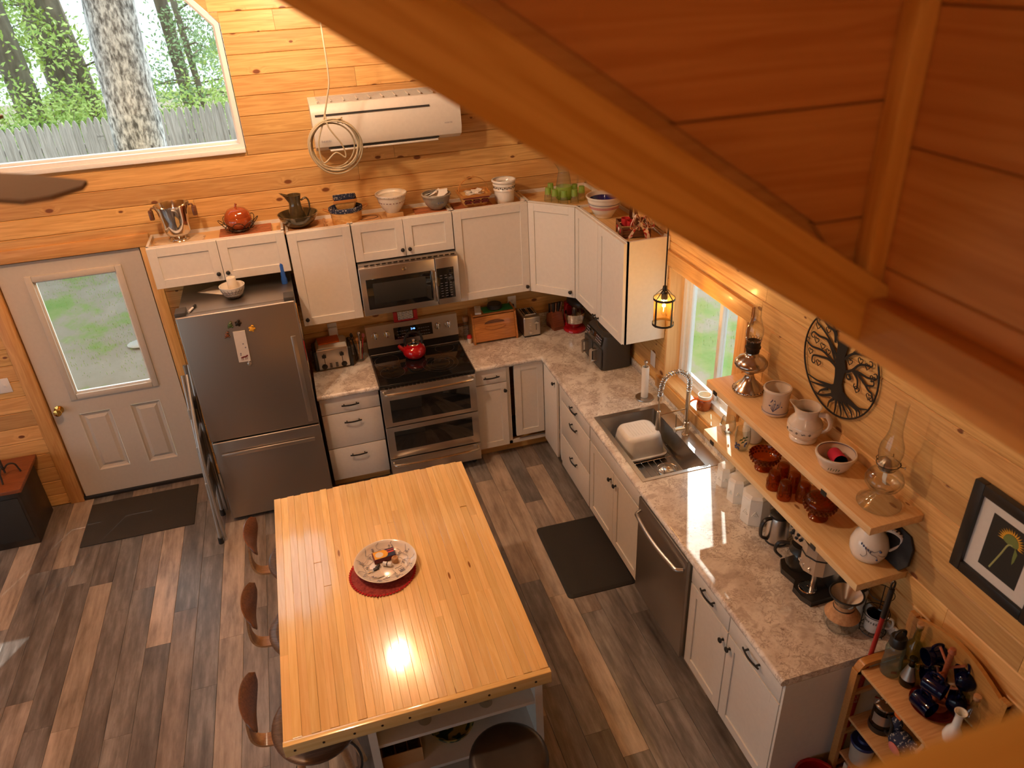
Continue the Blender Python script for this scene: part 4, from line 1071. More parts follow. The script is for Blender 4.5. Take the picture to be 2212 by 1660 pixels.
b.box(xa, xa + .03, ya, yb, 0, .874).box(xb - .03, xb, ya, yb, 0, .874).box(xa, xb, yb - .012, yb, 0, .874)
b.out('shelf_case', 'white', t, 0)
for z in (.56, .29, .05): B().box(xa + .03, xb - .03, ya + .004, yb - .012, z - .02, z).out('shelf', 'white', t, 0)
ax = [(xa + .03, .872), (xb - .03, .872)]; m_ = (xa + xb) / 2; hw = (xb - xa) / 2 - .03
pl = [(xb - .03, .874), (xa + .03, .874)] + [(xa + .03 + 2 * hw * k / 16, .79 + .055 * math.sin(PI * k / 16)) for k in range(17)]
B().prism(pl, ya, ya + .018, XZ).out('valance', 'white', t, 0)
for q in (xa - .004, xb - .034): B().box(q, q + .038, ya - .012, ya, 0, .87).out('face_stile', 'white', t, 0)
# ================================================================ FURNITURE, LAMPS, WALL THINGS
# ---- wooden bar stools
def make_stool(label):
    t = thing('bar_stool', label, 'stool', (0, 0, 0), 0, 'wooden stools along the island')
    n = 36
    def dish(a): return 1
    b = B()
    prof = [(0, .585), (.12, .583), (.17, .588), (.195, .602), (.198, .615), (.188, .622), (.16, .616), (.09, .606), (0, .603)]
    b.lathe(prof, n, sx=1.06, sy=1.16); b.out('seat', 'smoked', t, 60)
    for k in range(4):
        a = R(45 + 90 * k); b = B().tube([(.12 * math.cos(a), .12 * math.sin(a), .59), (.235 * math.cos(a), .235 * math.sin(a), 0)], [.022, .015], 12); b.out('leg', 'beech', t)
    b = B().tube([(.165 * math.cos(R(a)), .165 * math.sin(R(a)), .24) for a in range(0, 360, 12)], .007, 8, True); b.out('foot_ring', 'black', t)
    P = [(-.12, .575), (-.20, .572), (-.262, .585), (-.292, .63), (-.296, .70), (-.288, .78), (-.276, .85)]
    P = smoothpts([(x, 0, z) for x, z in P], 5)
    b = B().strap(P, [.075 - .02 * i / len(P) for i in range(len(P))], .012, (0, 1, 0)); b.out('bent_support', 'beech', t, 50)
    b = B(); rings = []
    for i in range(19):
        u = -1 + 2 * i / 18; y = .165 * u; h = .062 * math.sqrt(max(0, 1 - abs(u) ** 2.6)) + .004; x0 = .035 * u * u
        rings.append([(x0 + (.011 * math.cos(a * PI / 5)) * (.5 + .5 * math.sqrt(max(0, 1 - u * u))), y, h * math.sin(a * PI / 5)) for a in range(10)])
    b.loft(rings); b.xf(RY(-24)); b.out('backrest', 'walnut', t, 60, loc=(-.270, 0, .842))
    return t
s0 = make_stool('wooden bar stool with curved walnut back nearest the refrigerator')
s0.location = (-2.66, -2.05, 0)
dup(s0, (-2.665, -2.63, 0), 0, 'middle wooden bar stool with curved walnut back at the island')
dup(s0, (-2.665, -3.25, 0), 0, 'wooden bar stool nearest the viewer at the island front corner')
# ---- round black stools
def make_black(label):
    t = thing('round_stool', label, 'stool', (0, 0, 0), 0, 'round black stools in front of the island')
    B().lathe([(0, .58), (.16, .58), (.178, .588), (.182, .61), (.178, .632), (.165, .643), (.15, .645), (.1, .642), (0, .640)], 40).out('seat', 'leather', t, 60)
    for k in range(4):
        a = R(45 + 90 * k); B().tube([(.11 * math.cos(a), .11 * math.sin(a), .585), (.2 * math.cos(a), .2 * math.sin(a), 0)], .013, 10).out('leg', 'black', t)
    B().tube([(.158 * math.cos(R(a)), .158 * math.sin(R(a)), .22) for a in range(0, 360, 12)], .008, 8, True).out('foot_ring', 'black', t)
    return t
k0 = make_black('round black leather stool in front of the island shelves'); k0.location = (-1.845, -3.735, 0)
dup(k0, (-2.235, -3.925, 0), 0, 'second round black stool barely peeking in at the bottom edge')
# ---- shelves on the right wall
for nm, z, y0, y1, lb in (('wall_shelf', 1.62, -2.53, -3.882, 'upper pale pine shelf on the right wall'), ('wall_shelf', 1.30, -2.55, -3.882, 'lower pale pine shelf above the counter on the right wall')):
    t = thing(nm, lb, 'shelf', (0, (y0 + y1) / 2, z), -PI / 2, 'pine wall shelves')
    L = abs(y1 - y0); B().box(-L / 2, L / 2, -.268, -.001, -.04, 0, .002).out('board', 'shelf', t)
    for x in (-L / 2 + .10, L / 2 - .30):
        B().box(x - .018, x + .018, -.262, -.004, -.046, -.041).box(x - .018, x + .018, -.272, -.269, -.046, -.022).box(x - .018, x + .018, -.008, -.001, -.12, -.041).out('bracket', 'black', t, 0)
# ---- air conditioner
t = thing('air_conditioner', 'white wall-mounted air conditioner high on the back wall', 'air conditioner', (-1.585, 0, 2.61))
sec = [(-.0, .0), (-.13, .0), (-.20, .035), (-.222, .09), (-.218, .25), (-.205, .29), (-.18, .315), (-.0, .345)]
B().loft([[(x, y, z) for y, z in sec] for x in (-.525, .525)]).out('housing', 'ac', t, 30)
b = B()
for i in range(11):
    for j in range(8): pass
for i in range(40): b.box(-.46 + .021 * i, -.445 + .021 * i, -.17 + .0, -.02, .330, .345) if 0 else None
for k in range(9):
    y = -.165 + .017 * k; z = .315 + (y + .18) / .18 * .03
    b.box(-.47, .35, y - .003, y + .003, z - .002, z + .004)
b.out('intake_grille', 'ac_vent', t, 0)
b = B()
for i in range(10): b.box(-.47 + .09 * i, -.464 + .09 * i, -.175, -.01, .33, .338)
b.xf(M.Identity(4)); b.out('grille_ribs', 'ac', t, 0)
B().box(-.50, .30, -.2235, -.21, .245, .256).out('front_slot', 'ac_line', t, 0)
B().box(-.44, .36, -.19, -.165, .018, .0225).out('louver_gap', 'ac_line', t, 0)
B().box(-.43, .35, -.198, -.135, .0, .012, .003).out('louver', 'ac', t)
text('DAIKIN', .02, 'print_grey', t, (-.45, -.2205, .075), (R(82), 0, 0)); text('INVERTER', .013, 'print_grey', t, (.43, -.2215, .12))
# ---- coiled cable hanging in mid-air
t = thing('hanging_cable', 'ivory cable hanging from the ceiling ending in a loose coil', 'cable', (-2.0, -.5, 2.71))
P = smoothpts([(.035, 0, 1.1), (.033, 0, .7), (.03, .0, .42), (.0, 0, .30), (-.045, 0, .16)], 6)
B().tube(P, .0055, 8).out('drop', 'cable', t)
b = B(); rr_ = random.Random(2)
for k in range(7):
    r = .158 + rr_.uniform(-.015, .014); cx, cz = rr_.uniform(-.012, .012), rr_.uniform(-.014, .012); ph = rr_.uniform(-.02, .02)
    b.tube([(cx + r * math.cos(R(a)), ph * math.sin(R(a) * 2) + .006 * k - .02, cz + r * math.sin(R(a))) for a in range(0, 360, 9)], .0052, 8, True)
b.out('coil', 'cable', t)
P = smoothpts([(-.045, 0, .16), (-.10, -.02, .03), (-.09, -.03, -.10), (.0, -.02, -.045), (.06, -.02, -.08), (.05, -.02, .0), (-.02, -.02, .12), (-.03, 0, .2)], 8)
B().tube(P, .005, 8).out('tie_loop', 'cable', t)
P = [(.06 + .016 * math.cos(a * .8), .03 * math.sin(a * .8), .135 + .0026 * a) for a in range(0, 16)]
B().tube(P, .005, 6).out('tie', 'cable', t)
# ---- pendant lantern over the sink
t = thing('pendant_lamp', 'black pendant lantern with seeded glass and glowing bulb over the sink', 'lamp', (-.31, -2.05, 1.765))
B().tube([(0, 0, .25), (0, 0, .60)], .0045, 10).tube([(0, 0, .60), (.0, 0, .66)], .006, 8).out('rod', 'black', t)
b = B()
for k in range(4): b.tube([(.009 * math.cos(R(a)) * (k % 2), .009 * math.cos(R(a)) * ((k + 1) % 2), .665 + .035 * k + .022 * math.sin(R(a))) for a in range(0, 360, 24)], .003, 6, True)
b.tube([(0, 0, .79), (0, 0, 1.2)], .0045, 8); b.out('chain', 'black', t)
B().lathe([(0, .25), (.012, .25), (.014, .235), (.012, .215), (.02, .205), (.02, .17), (.016, .165), (0, .165)], 20).out('socket', 'black', t)
b = B()
for z in (.165, .0): b.lathe([(.064, z), (.066, z), (.066, z + .014), (.064, z + .014), (.064, z)], 36)
for k in range(4):
    a = PI / 2 * k + .35; c, s = math.cos(a), math.sin(a)
    b.strap([(.066 * c, .066 * s, .0), (.066 * c, .066 * s, .178)], .012, .003, (-s, c, 0)); b.tube([(.066 * c, .066 * s, .178), (.03 * c, .03 * s, .215), (.01 * c, .01 * s, .232)], .003, 6)
b.out('cage', 'black', t)
B().lathe([(.060, .004), (.061, .175)], 36).out('shade', 'seed_glass', t)
B().lathe([(0, .06), (.008, .062), (.016, .075), (.019, .095), (.016, .12), (.011, .15), (.011, .165)], 18).out('bulb', 'glass', t)
B().tube([(0, .004, .085), (.003, 0, .14), (-.003, -.002, .085), (0, 0, .14)], .0016, 5).out('filament', 'bulb', t)
light('pendant_bulb', 'POINT', (-.31, -2.05, 1.875), 9, (1, .60, .26), .018)
# ---- ceiling fan: one blade tip reaches into view at left
t = thing('ceiling_fan', 'ceiling fan whose grey blade tip pokes in at the left edge', 'ceiling fan', (-3.15, -4.02, 3.40))
B().lathe([(0, .02), (.06, .0), (.09, .02), (.095, .07), (.06, .11), (.02, .12), (.015, .14), (.015, .95), (.06, 1.0), (.06, 1.06), (0, 1.06)], 24).out('motor', 'tube_grey', t)
for k in range(3):
    a = R(-38.5 + 120 * k); o = B().prism([(.10, -.03), (.16, -.055), (.45, -.07), (.60, -.062), (.625, -.03), (.625, .03), (.60, .062), (.45, .07), (.16, .055), (.10, .03)], .045, .053).out('blade', 'fan_blade', t, 30, rot=(R(9), 0, 0))
    o.rotation_euler = (0, 0, a)
# ---- tree of life art
t = thing('tree_wall_art', 'round black metal tree silhouette hanging on the right wall', 'wall art', (-.012, -3.24, 2.02), -PI / 2)
TR=[(-0.054,-0.143),(-0.013,-0.107),(-0.015,-0.063),(-0.023,-0.022),(-0.029,0.025),(-0.032,0.085),(-0.03,0.112),(-0.001,0.125),(0.034,0.105),(0.025,0.047),(0.047,0.0),(0.042,-0.038),(0.038,-0.08),(0.056,-0.116),(0.102,-0.132),(0.068,-0.16),(0.024,-0.18),(-0.014,-0.178),(-0.021,-0.149)]
BR=[[(-0.021,0.09),(-0.056,0.13),(-0.09,0.171),(-0.109,0.185),(-0.121,0.175),(-0.111,0.167)],[(-0.023,0.027),(-0.071,0.071),(-0.106,0.099),(-0.159,0.124),(-0.194,0.135)],[(-0.052,0.093),(-0.071,0.141),(-0.129,0.154),(-0.161,0.171),(-0.174,0.185)],[(-0.029,0.002),(-0.073,0.056),(-0.111,0.083),(-0.166,0.076),(-0.206,0.08),(-0.22,0.07)],[(-0.02,-0.02),(-0.072,0.003),(-0.132,0.015),(-0.207,0.002),(-0.246,0.012)],[(-0.028,-0.015),(-0.076,-0.007),(-0.124,-0.017),(-0.184,-0.037),(-0.191,-0.064)],[(-0.0,0.1),(-0.015,0.145),(-0.033,0.192)],[(0.005,0.102),(0.001,0.152),(0.003,0.187)],[(0.012,0.097),(0.023,0.145),(0.03,0.182)],[(0.017,0.091),(0.037,0.134),(0.062,0.192)],[(0.023,0.102),(0.051,0.149),(0.086,0.186),(0.118,0.189),(0.117,0.172)],[(0.027,0.043),(0.048,0.071),(0.086,0.102),(0.148,0.119),(0.221,0.126)],[(0.076,0.097),(0.096,0.128),(0.115,0.158)],[(0.126,0.117),(0.154,0.135),(0.173,0.165)],[(0.042,-0.016),(0.086,0.016),(0.12,0.059),(0.159,0.079),(0.19,0.086)],[(0.087,0.012),(0.129,0.025),(0.184,0.028),(0.233,0.045)],[(0.098,0.013),(0.132,0.014),(0.178,-0.01),(0.223,0.005)],[(0.12,0.016),(0.171,-0.005),(0.204,-0.026),(0.227,-0.031),(0.24,-0.051)],[(0.099,0.01),(0.128,-0.011),(0.137,-0.045)],[(0.071,-0.014),(0.086,-0.028),(0.077,-0.037)]]
RT=[[(-0.021,-0.125),(-0.081,-0.139),(-0.137,-0.15),(-0.204,-0.151)],[(-0.031,-0.135),(-0.107,-0.162),(-0.178,-0.18)],[(-0.016,-0.169),(-0.072,-0.204),(-0.112,-0.215),(-0.14,-0.212)],[(-0.045,-0.153),(-0.092,-0.187),(-0.11,-0.221)],[(0.006,-0.181),(-0.021,-0.214),(-0.024,-0.244)],[(0.023,-0.176),(0.027,-0.219),(0.026,-0.252)],[(0.04,-0.171),(0.067,-0.216),(0.073,-0.243)],[(0.05,-0.161),(0.093,-0.2),(0.124,-0.223)],[(0.067,-0.156),(0.127,-0.181),(0.145,-0.211)],[(0.077,-0.15),(0.155,-0.156),(0.171,-0.189)],[(0.091,-0.133),(0.163,-0.142),(0.224,-0.117)],[(0.141,-0.146),(0.179,-0.154),(0.185,-0.173)]]
HT=[(-0.186,0.125),(-0.112,0.136),(-0.18,0.052),(-0.21,-0.021),(-0.089,0.031),(-0.141,-0.053),(-0.043,0.149),(0.024,0.175),(0.096,0.149),(0.16,0.143),(0.062,0.052),(0.124,0.087),(0.172,0.081),(0.215,0.042),(0.137,-0.055),(0.215,-0.05),(-0.132,0.042)]
B().tube([(.257 * math.cos(R(a)), 0, .257 * math.sin(R(a))) for a in range(0, 360, 5)], (.0045), 8, True).out('ring', 'black', t)
B().prism(TR, -.002, .002, XZ).out('trunk', 'black', t, 0)
for nm, LS, r0, r1 in (('branch', BR, .0085, .0024), ('root', RT, .0095, .0025)):
    for l in LS:
        P = smoothpts([(u, 0, v) for u, v in l], 5)
        if nm == 'branch':                                    # a little curl at the tip
            e_ = P[-1]; d_ = (P[-1] - P[-2]).normalized(); nn = V((-d_.z, 0, d_.x)) * (1 if (e_.x > 0) == (d_.z > 0) else -1)
            for k in range(1, 9): P.append(e_ + d_ * .012 * math.sin(k * .5) + nn * .012 * (1 - math.cos(k * .5)))
        n_ = len(P); B().tube(P, [(.0018, r0 + (r1 - r0) * i / (n_ - 1)) for i in range(n_)], 6, flat=(0, 1, 0)).out(nm, 'black', t, 40)
for u, v in HT:
    s_ = .0165; P = []
    for k in range(24):
        a = 2 * PI * k / 24; P.append((u + s_ * .95 * math.sin(a) ** 3, 0, v - .004 + s_ * (.8125 * math.cos(a) - .3125 * math.cos(2 * a) - .125 * math.cos(3 * a) - .0625 * math.cos(4 * a))))
    B().tube(P, .0021, 5, True).out('heart', 'black', t)
# ---- framed sunflower
t = thing('framed_picture', 'black framed sunflower print with wide white mat, right wall', 'picture', (-.001, -4.262, 1.742), -PI / 2)
x0, x1, z0, z1 = -.187, .187, -.212, .212
b = B()
for r in ring_rects(x0, x1, z0, z1, .046): b.box(r[0], r[1], -.032, 0, r[2], r[3], .003)
b.out('frame', 'black', t)
B().box(x0 + .04, x1 - .04, -.016, -.008, z0 + .04, z1 - .04).out('mat_board', 'mat_board', t, 0)
B().box(-.083, .083, -.0172, -.0155, -.122, .122).out('print', 'photo_black', t, 0)
P = smoothpts([(-.035, -.018, -.105), (-.01, -.018, -.02), (.005, -.018, .035), (.022, -.018, .045)], 5)
B().tube(P, [(.0034, .0008)] * len(P), 6, flat=(1, 0, 0)).out('printed_stem', 'stem', t, 0)
b = B()
for k in range(17):
    a = R(-10 + 200 * k / 16); p, q = .032, .058
    b.face((.012 + p * math.cos(a - .09), -.0179, .055 + p * math.sin(a - .09)), (.012 + p * math.cos(a + .09), -.0179, .055 + p * math.sin(a + .09)), (.012 + q * math.cos(a), -.0179, .055 + q * math.sin(a) * .95))
    b.face((.012 + p * math.cos(a - .12), -.0178, .055 + p * math.sin(a - .12)), (.012 + p * math.cos(a + .0), -.0178, .055 + p * math.sin(a + .0)), (.012 + .05 * math.cos(a - .07), -.0178, .055 + .05 * math.sin(a - .07)))
b.out('printed_petals', 'yellow', t, 0)
B().prism([(.012 + .033 * math.cos(R(a)), .052 + (.033 if 0 <= a <= 180 else .012) * math.sin(R(a))) for a in range(0, 360, 15)], -.0183, -.0176, XZ).out('printed_seed_head', 'seedhead', t, 0)
B().prism([(.034, .045), (.05, .025), (.047, -.012), (.041, -.03), (.036, .0)], -.0183, -.0176, XZ).out('printed_leaf', 'seedhead', t, 0)
B().tube([(.03 + .008 * math.cos(R(a)), -.02, z1 + .006 + .008 * math.sin(R(a))) for a in range(0, 360, 30)], .0015, 5, True).out('hanger', 'brass', t)
# ---- sockets and switch
def outlet(name, label, loc, rz, w_=.075, h=.118, kind='outlet', cat='outlet'):
    t = thing(name, label, cat, loc, rz)
    B().box(-w_ / 2, w_ / 2, -.006, -.0005, -h / 2, h / 2, .003).out('plate', 'white_plastic', t)
    if kind == 'outlet':
        b = B()
        for z in (-.02, .02):
            b.box(-.007, -.0045, -.0065, -.0055, z - .005, z + .005).box(.0045, .007, -.0065, -.0055, z - .005, z + .005).box(-.002, .002, -.0065, -.0055, z - .012, z - .008)
        b.out('slots', 'print_black', t, 0)
    return t
t = outlet('wall_outlet', 'white wall outlet behind the four-slot toaster', (-2.218, -.0, 1.165), 0)
B().box(-.035, .035, -.036, -.007, -.045, .028, .004).out('splitter', 'white_plastic', t)
t = outlet('wall_outlet', 'white wall outlet between bread box and small toaster', (-.685, 0, 1.15), 0)
B().box(-.012, .012, -.03, -.007, -.035, -.01, .004).tube(smoothpts([(0, -.03, -.02), (.0, -.045, -.05), (.015, -.04, -.12), (.03, -.03, -.22)], 5), .003, 6).out('plug', 'black', t)
outlet('wall_outlet', 'blank white plate low on the right wall left of the window', (-.0, -1.355, 1.125), -PI / 2, kind='blank')
t = outlet('light_switch', 'double white light switch plate left of the entry door', (-4.665, 0, 1.14), 0, .12, .12, 'switch', 'light switch')
B().box(-.035, -.015, -.01, -.006, -.012, .012, .002).box(.015, .035, -.01, -.006, -.012, .012, .002).out('toggle', 'white_plastic', t)
# ---- mats
t = B().box(-.412, .412, -.27, .27, 0, .009, .002).out('doormat', 'doormat'); t.location = (-3.945, -.375, 0); t.rotation_euler = (0, 0, R(.0)); tag(t, 'dark ribbed doormat lying in front of the entry door', 'mat')
b = B().loft([rr([(-.245, -.375), 0, (.245, .375)], .03, 0), rr([(-.245, -.375), 0, (.245, .375)], .03, .005), rr([(-.225, -.355), 0, (.225, .355)], .02, .017)])
o = b.out('kitchen_mat', 'black_rubber', ang=20); o.location = (-.795, -1.985, 0); o.rotation_euler = (0, 0, R(-1)); tag(o, 'black cushioned floor mat in front of the sink cabinet', 'mat')
# ---- folded step ladder between fridge and door
t = thing('step_ladder', 'folded grey step ladder leaning beside the refrigerator', 'ladder', (-3.30, -.62, 0))
for nm, dx in (('front_rail', -.018), ('rear_rail', .012)):
    for y0, y1 in ((-.33, .05), (.02, .34)):
        P = [(dx, y0 if nm == 'front_rail' else y0 + .02, 0.03), (dx, (y0 + y1) / 2 if nm == 'front_rail' else y0 + .06, .75), (dx, y1 if y1 < .2 else .22, 1.25)]
        B().tube(smoothpts(P, 5), .013, 10).out(nm, 'tube_grey', t)
for k in range(3):
    z = .28 + .27 * k; B().box(-.03, -.005, -.24 + .08 * k, .16 + .05 * k, z, z + .21, .004).out('step', 'tube_grey', t)
B().box(-.032, .028, -.02, .05, 1.0, 1.07, .004).out('hinge_block', 'black', t)
for y in (-.33, .02): B().lathe([(0, 0), (.02, 0), (.018, .05), (0, .05)], 12, c=(-.018, y, 0)).out('rubber_foot', 'black_rubber', t)
# ---- low chest at far left with iron candle stand
t = thing('storage_chest', 'black wooden chest with reddish plank top by the left wall edge', 'chest', (-4.88, -.27, 0))
B().box(-.26, .22, -.20, .22, .0, .50, .006).out('body', 'leather', t)
B().box(-.24, .20, -.206, -.2, .06, .44, .003).out('front_panel', 'black_rubber', t)
B().box(-.29, .255, -.235, .245, .50, .53, .004).out('lid', 'knifewood', t)
t = thing('candle_stand', 'wrought iron candle stand standing on the black chest', 'candle holder', (-4.76, -.30, .5305))
b = B()
for k in range(3):
    a = 2 * PI * k / 3 + .5; c, s = math.cos(a), math.sin(a)
    b.tube(smoothpts([(0, 0, .07), (.035 * c, .035 * s, .10), (.075 * c, .075 * s, .085), (.09 * c, .09 * s, .03), (.095 * c, .095 * s, .004)], 5), .0065, 8)
b.out('feet', 'iron', t)
B().tube([(0, 0, .04), (0, 0, .30)], .0075, 8).out('stem', 'iron', t)
B().lathe([(0, .30), (.03, .302), (.046, .312), (.047, .316), (.03, .308), (0, .306)], 20).out('drip_pan', 'iron', t)
# ================================================================ THINGS ON TOP OF THE WALL CABINETS
ZT = 2.0845
t = thing('stone_slab', 'rough-edged pale slab under the steel wine bucket', 'slab', (-3.15, -.17, 2.1025))
rr_ = random.Random(1)
B().prism([(.17 * math.cos(R(a)) * (1 + rr_.uniform(-.12, .1)), .115 * math.sin(R(a)) * (1 + rr_.uniform(-.12, .1))) for a in range(0, 360, 18)], 0, .012).out('slab', 'slab', t, 20)
t = thing('wine_bucket', 'polished steel wine bucket with dark side handles on the leftmost cabinet', 'bucket', (-3.15, -.16, 2.115))
B().lathe(shell([(.07, 0), (.066, .008), (.045, .016), (.042, .026), (.07, .036), (.085, .06), (.092, .14), (.104, .215), (.119, .25)], .003), 40).out('body', 'chrome', t, 50)
for s in (-1, 1):
    B().tube(smoothpts([(s * .108, 0, .232), (s * .13, 0, .238), (s * .142, 0, .22)], 4), .006, 8).box(s * .142 - .016, s * .142 + .016, -.013, .013, .155, .225, .008).out('handle', 'walnut', t, 40)
def trivet(name, label, loc, L, Wd, n, group=None, rz=0, mt='redwood'):
    t = thing(name, label, 'trivet', loc, rz, group)
    for i in range(n):
        y = -Wd / 2 + Wd * (i + .5) / n; B().box(-L / 2, L / 2, y - Wd / n * .36, y + Wd / n * .36, .008, .02, .002, 1).out('slat', mt, t, 0)
    for x in (-L * .35, L * .35): B().box(x - .012, x + .012, -Wd / 2, Wd / 2, 0, .008).out('cleat', mt, t, 0)
    return t
trivet('slatted_trivet', 'reddish slatted wood trivet under the pumpkin bowl', (-2.70, -.17, 2.1025), .36, .22, 6)
t = thing('wire_bowl', 'dark looped wire bowl holding the ceramic pumpkin', 'wire bowl', (-2.735, -.17, 2.123))
b = B(); b.tube([(.06 * math.cos(R(a)), .06 * math.sin(R(a)), .012) for a in range(0, 360, 12)], .003, 6, True)
b.tube([(.10 * math.cos(R(a)), .10 * math.sin(R(a)), .028) for a in range(0, 360, 12)], .003, 6, True)
for k in range(8):
    a0 = 2 * PI * k / 8; P = []
    for i in range(17):
        u = i / 16; a = a0 + (u - .5) * 1.25; h = math.sin(PI * u); r = .07 + .068 * h
        P.append((r * math.cos(a), r * math.sin(a), .015 + .075 * h ** 1.2))
    b.tube(P, .0026, 6)
for k in range(4): a = PI / 2 * k + .4; b.sph((.06 * math.cos(a), .06 * math.sin(a), .006), .006, 8)
b.out('wires', 'copperwire', t, 50)
t = thing('ceramic_pumpkin', 'glossy orange ceramic pumpkin with lid and stem', 'pumpkin', (-2.735, -.17, 2.139))
fl_ = lambda a, z: 1 + .045 * abs(math.sin(5 * a)) * (1 - abs(z - .07) / .16)
B().lathe([(0, .0), (.05, .002), (.078, .02), (.092, .055), (.092, .085), (.088, .092)], 60, flute=fl_).out('pot', 'pumpkin', t, 60)
B().lathe([(.0885, .093), (.082, .118), (.06, .142), (.03, .152), (.012, .150), (0, .149)], 60, flute=fl_).tube(smoothpts([(0, 0, .147), (.002, 0, .165), (.008, 0, .18)], 3), [.011, .008, .007, .007, .007, .008, .009], 10).out('lid', 'pumpkin', t, 60)
t = thing('wood_slice_board', 'slatted wooden board with bark edge under the dark bowl', 'board', (-2.30, -.18, ZT))
B().box(-.15, .15, -.11, .11, 0, .02, .006).out('board', 'olive_board', t)
b = B().tube([(.15, -.11, .01), (.165, -.05, .012), (.15, .03, .01), (.16, .11, .012)], .012, 8); b.out('bark_edge', 'beech', t)
t = thing('wash_bowl', 'dark olive-brown glazed bowl holding the matching pitcher', 'bowl', (-2.32, -.185, ZT + .0205))
B().lathe(shell([(.06, 0), (.075, .008), (.11, .035), (.136, .075), (.145, .098)], .006), 48).out('bowl', 'brown_glaze', t, 60)
def spout_bend(b, zlo, zhi, amt, ang=PI, width=.5):
    """pull the rim out to a pouring lip"""
    for v in b.bm.verts:
        if v.co.z > zlo:
            a = math.atan2(v.co.y, v.co.x); d = abs((a - ang + PI) % (2 * PI) - PI); k = max(0, 1 - d / width); k = k * k * (3 - 2 * k)
            f = (v.co.z - zlo) / (zhi - zlo); r = math.hypot(v.co.x, v.co.y)
            if r > 1e-4: v.co.x *= 1 + amt * k * f * f / r; v.co.y *= 1 + amt * k * f * f / r; v.co.z += amt * .45 * k * f * f
    return b
t = thing('pitcher', 'dark olive-brown glazed pitcher standing in the matching bowl', 'pitcher', (-2.325, -.185, ZT + .028))
b = B().lathe(shell([(.055, 0), (.066, .01), (.068, .03), (.055, .10), (.044, .145), (.041, .17), (.047, .205), (.052, .225)], .005), 40)
spout_bend(b, .165, .225, .048).out('body', 'brown_glaze', t, 60)
B().tube(smoothpts([(.045, 0, .18), (.08, 0, .195), (.098, 0, .165), (.094, 0, .11), (.068, 0, .055), (.062, 0, .045)], 5), [(.0075, .005)] * 26, 10).out('handle', 'brown_glaze', t)
t = thing('cutting_board', 'grooved paddle cutting board lying right of the round basket', 'cutting board', (-1.83, -.19, ZT))
B().box(-.12, .10, -.075, .075, 0, .02, .006).out('board', 'olive_board', t)
P = [(.085 * math.cos(R(a)), .05 * math.sin(R(a)), .0205) for a in range(0, 360, 15)]
B().tube(P, [(.0015, .003)] * 24, 6, True).out('groove', 'copperwire', t)
def basket_oval(t, rx, ry, h, mt='basket', rows=6, flare=1.1):
    b = B()
    prof = [(0, 0), (.9, 0.0)] + [(.9 + .1 * i / rows + (.012 if i % 2 else -.004), h * (i + .02) / rows) for i in range(rows + 1)]
    b.lathe([(r * 1, z) for r, z in prof], 48, sx=rx, sy=ry, flute=lambda a, z: 1 + .012 * (1 if math.sin(24 * a + (PI if int(z / h * rows + .5) % 2 else 0)) > 0 else -1))
    return b.out('woven_body', mt, t, 40)
t = thing('round_basket', 'oval honey splint basket with navy flecked liner', 'basket', (-1.975, -.185, ZT))
basket_oval(t, .118, .098, .115)
B().lathe([(1.06, .095), (1.085, .108), (1.07, .124), (.98, .128), (.86, .10), (.84, .03), (0, .02)], 40, sx=.115, sy=.095, flute=lambda a, z: 1 + .008 * math.sin(13 * a)).out('liner', 'navy_cloth', t, 60)
for s in (-1, 1): B().tube(smoothpts([(s * .118, -.03, .10), (s * .158, -.02, .118), (s * .158, .02, .118), (s * .118, .03, .10)], 4), [(.003, .006)] * 13, 6).out('handle', 'basket_rim', t)
t = thing('loaf_basket', 'small rectangular basket with navy liner nested in the oval basket', 'basket', (-1.97, -.178, ZT + .10))
b = B().loft([rr([(-x, -y), 0, (x, y)], .02, z) for x, y, z in ((.062, .035, 0), (.075, .046, .04), (.082, .052, .075))], cap=False); b.bm.faces.new([b.bm.verts.new(p) for p in rr([(-.062, -.035), 0, (.062, .035)], .02, 0)])
b.out('woven_body', 'basket', t, 40)
b = B()
for q in ((-.086, .086, -.056, -.048), (-.086, .086, .048, .056), (-.086, -.078, -.05, .05), (.078, .086, -.05, .05)): b.box(q[0], q[1], q[2], q[3], .06, .082, .003)
b.out('rim_band', 'basket_rim', t)
b = B().loft([rr([(-x, -y), 0, (x, y)], .02, z) for x, y, z in ((.078, .048, .075), (.083, .053, .10), (.074, .044, .098), (.068, .038, .05))], cap=False); b.bm.faces.new([b.bm.verts.new(p) for p in rr([(-.068, -.038), 0, (.068, .038)], .02, .05)])
b.out('liner', 'navy_cloth', t, 50)
t = B().box(-.062, .062, -.05, .05, 0, .042, .008).out('wood_block', 'ply'); t.location = (-1.62, -.19, ZT); tag(t, 'pale wooden block under the cream patterned bowl', 'block')
t = thing('mixing_bowl', 'cream bowl with small brown border pattern on the wood block', 'bowl', (-1.63, -.185, ZT + .0425))
cb = [(.052, 0), (.055, .006), (.078, .035), (.098, .075), (.106, .105), (.106, .118), (.116, .122), (.120, .135), (.117, .142)]
B().lathe(shell(cb, .006), 48).out('bowl', 'cream', t, 60)
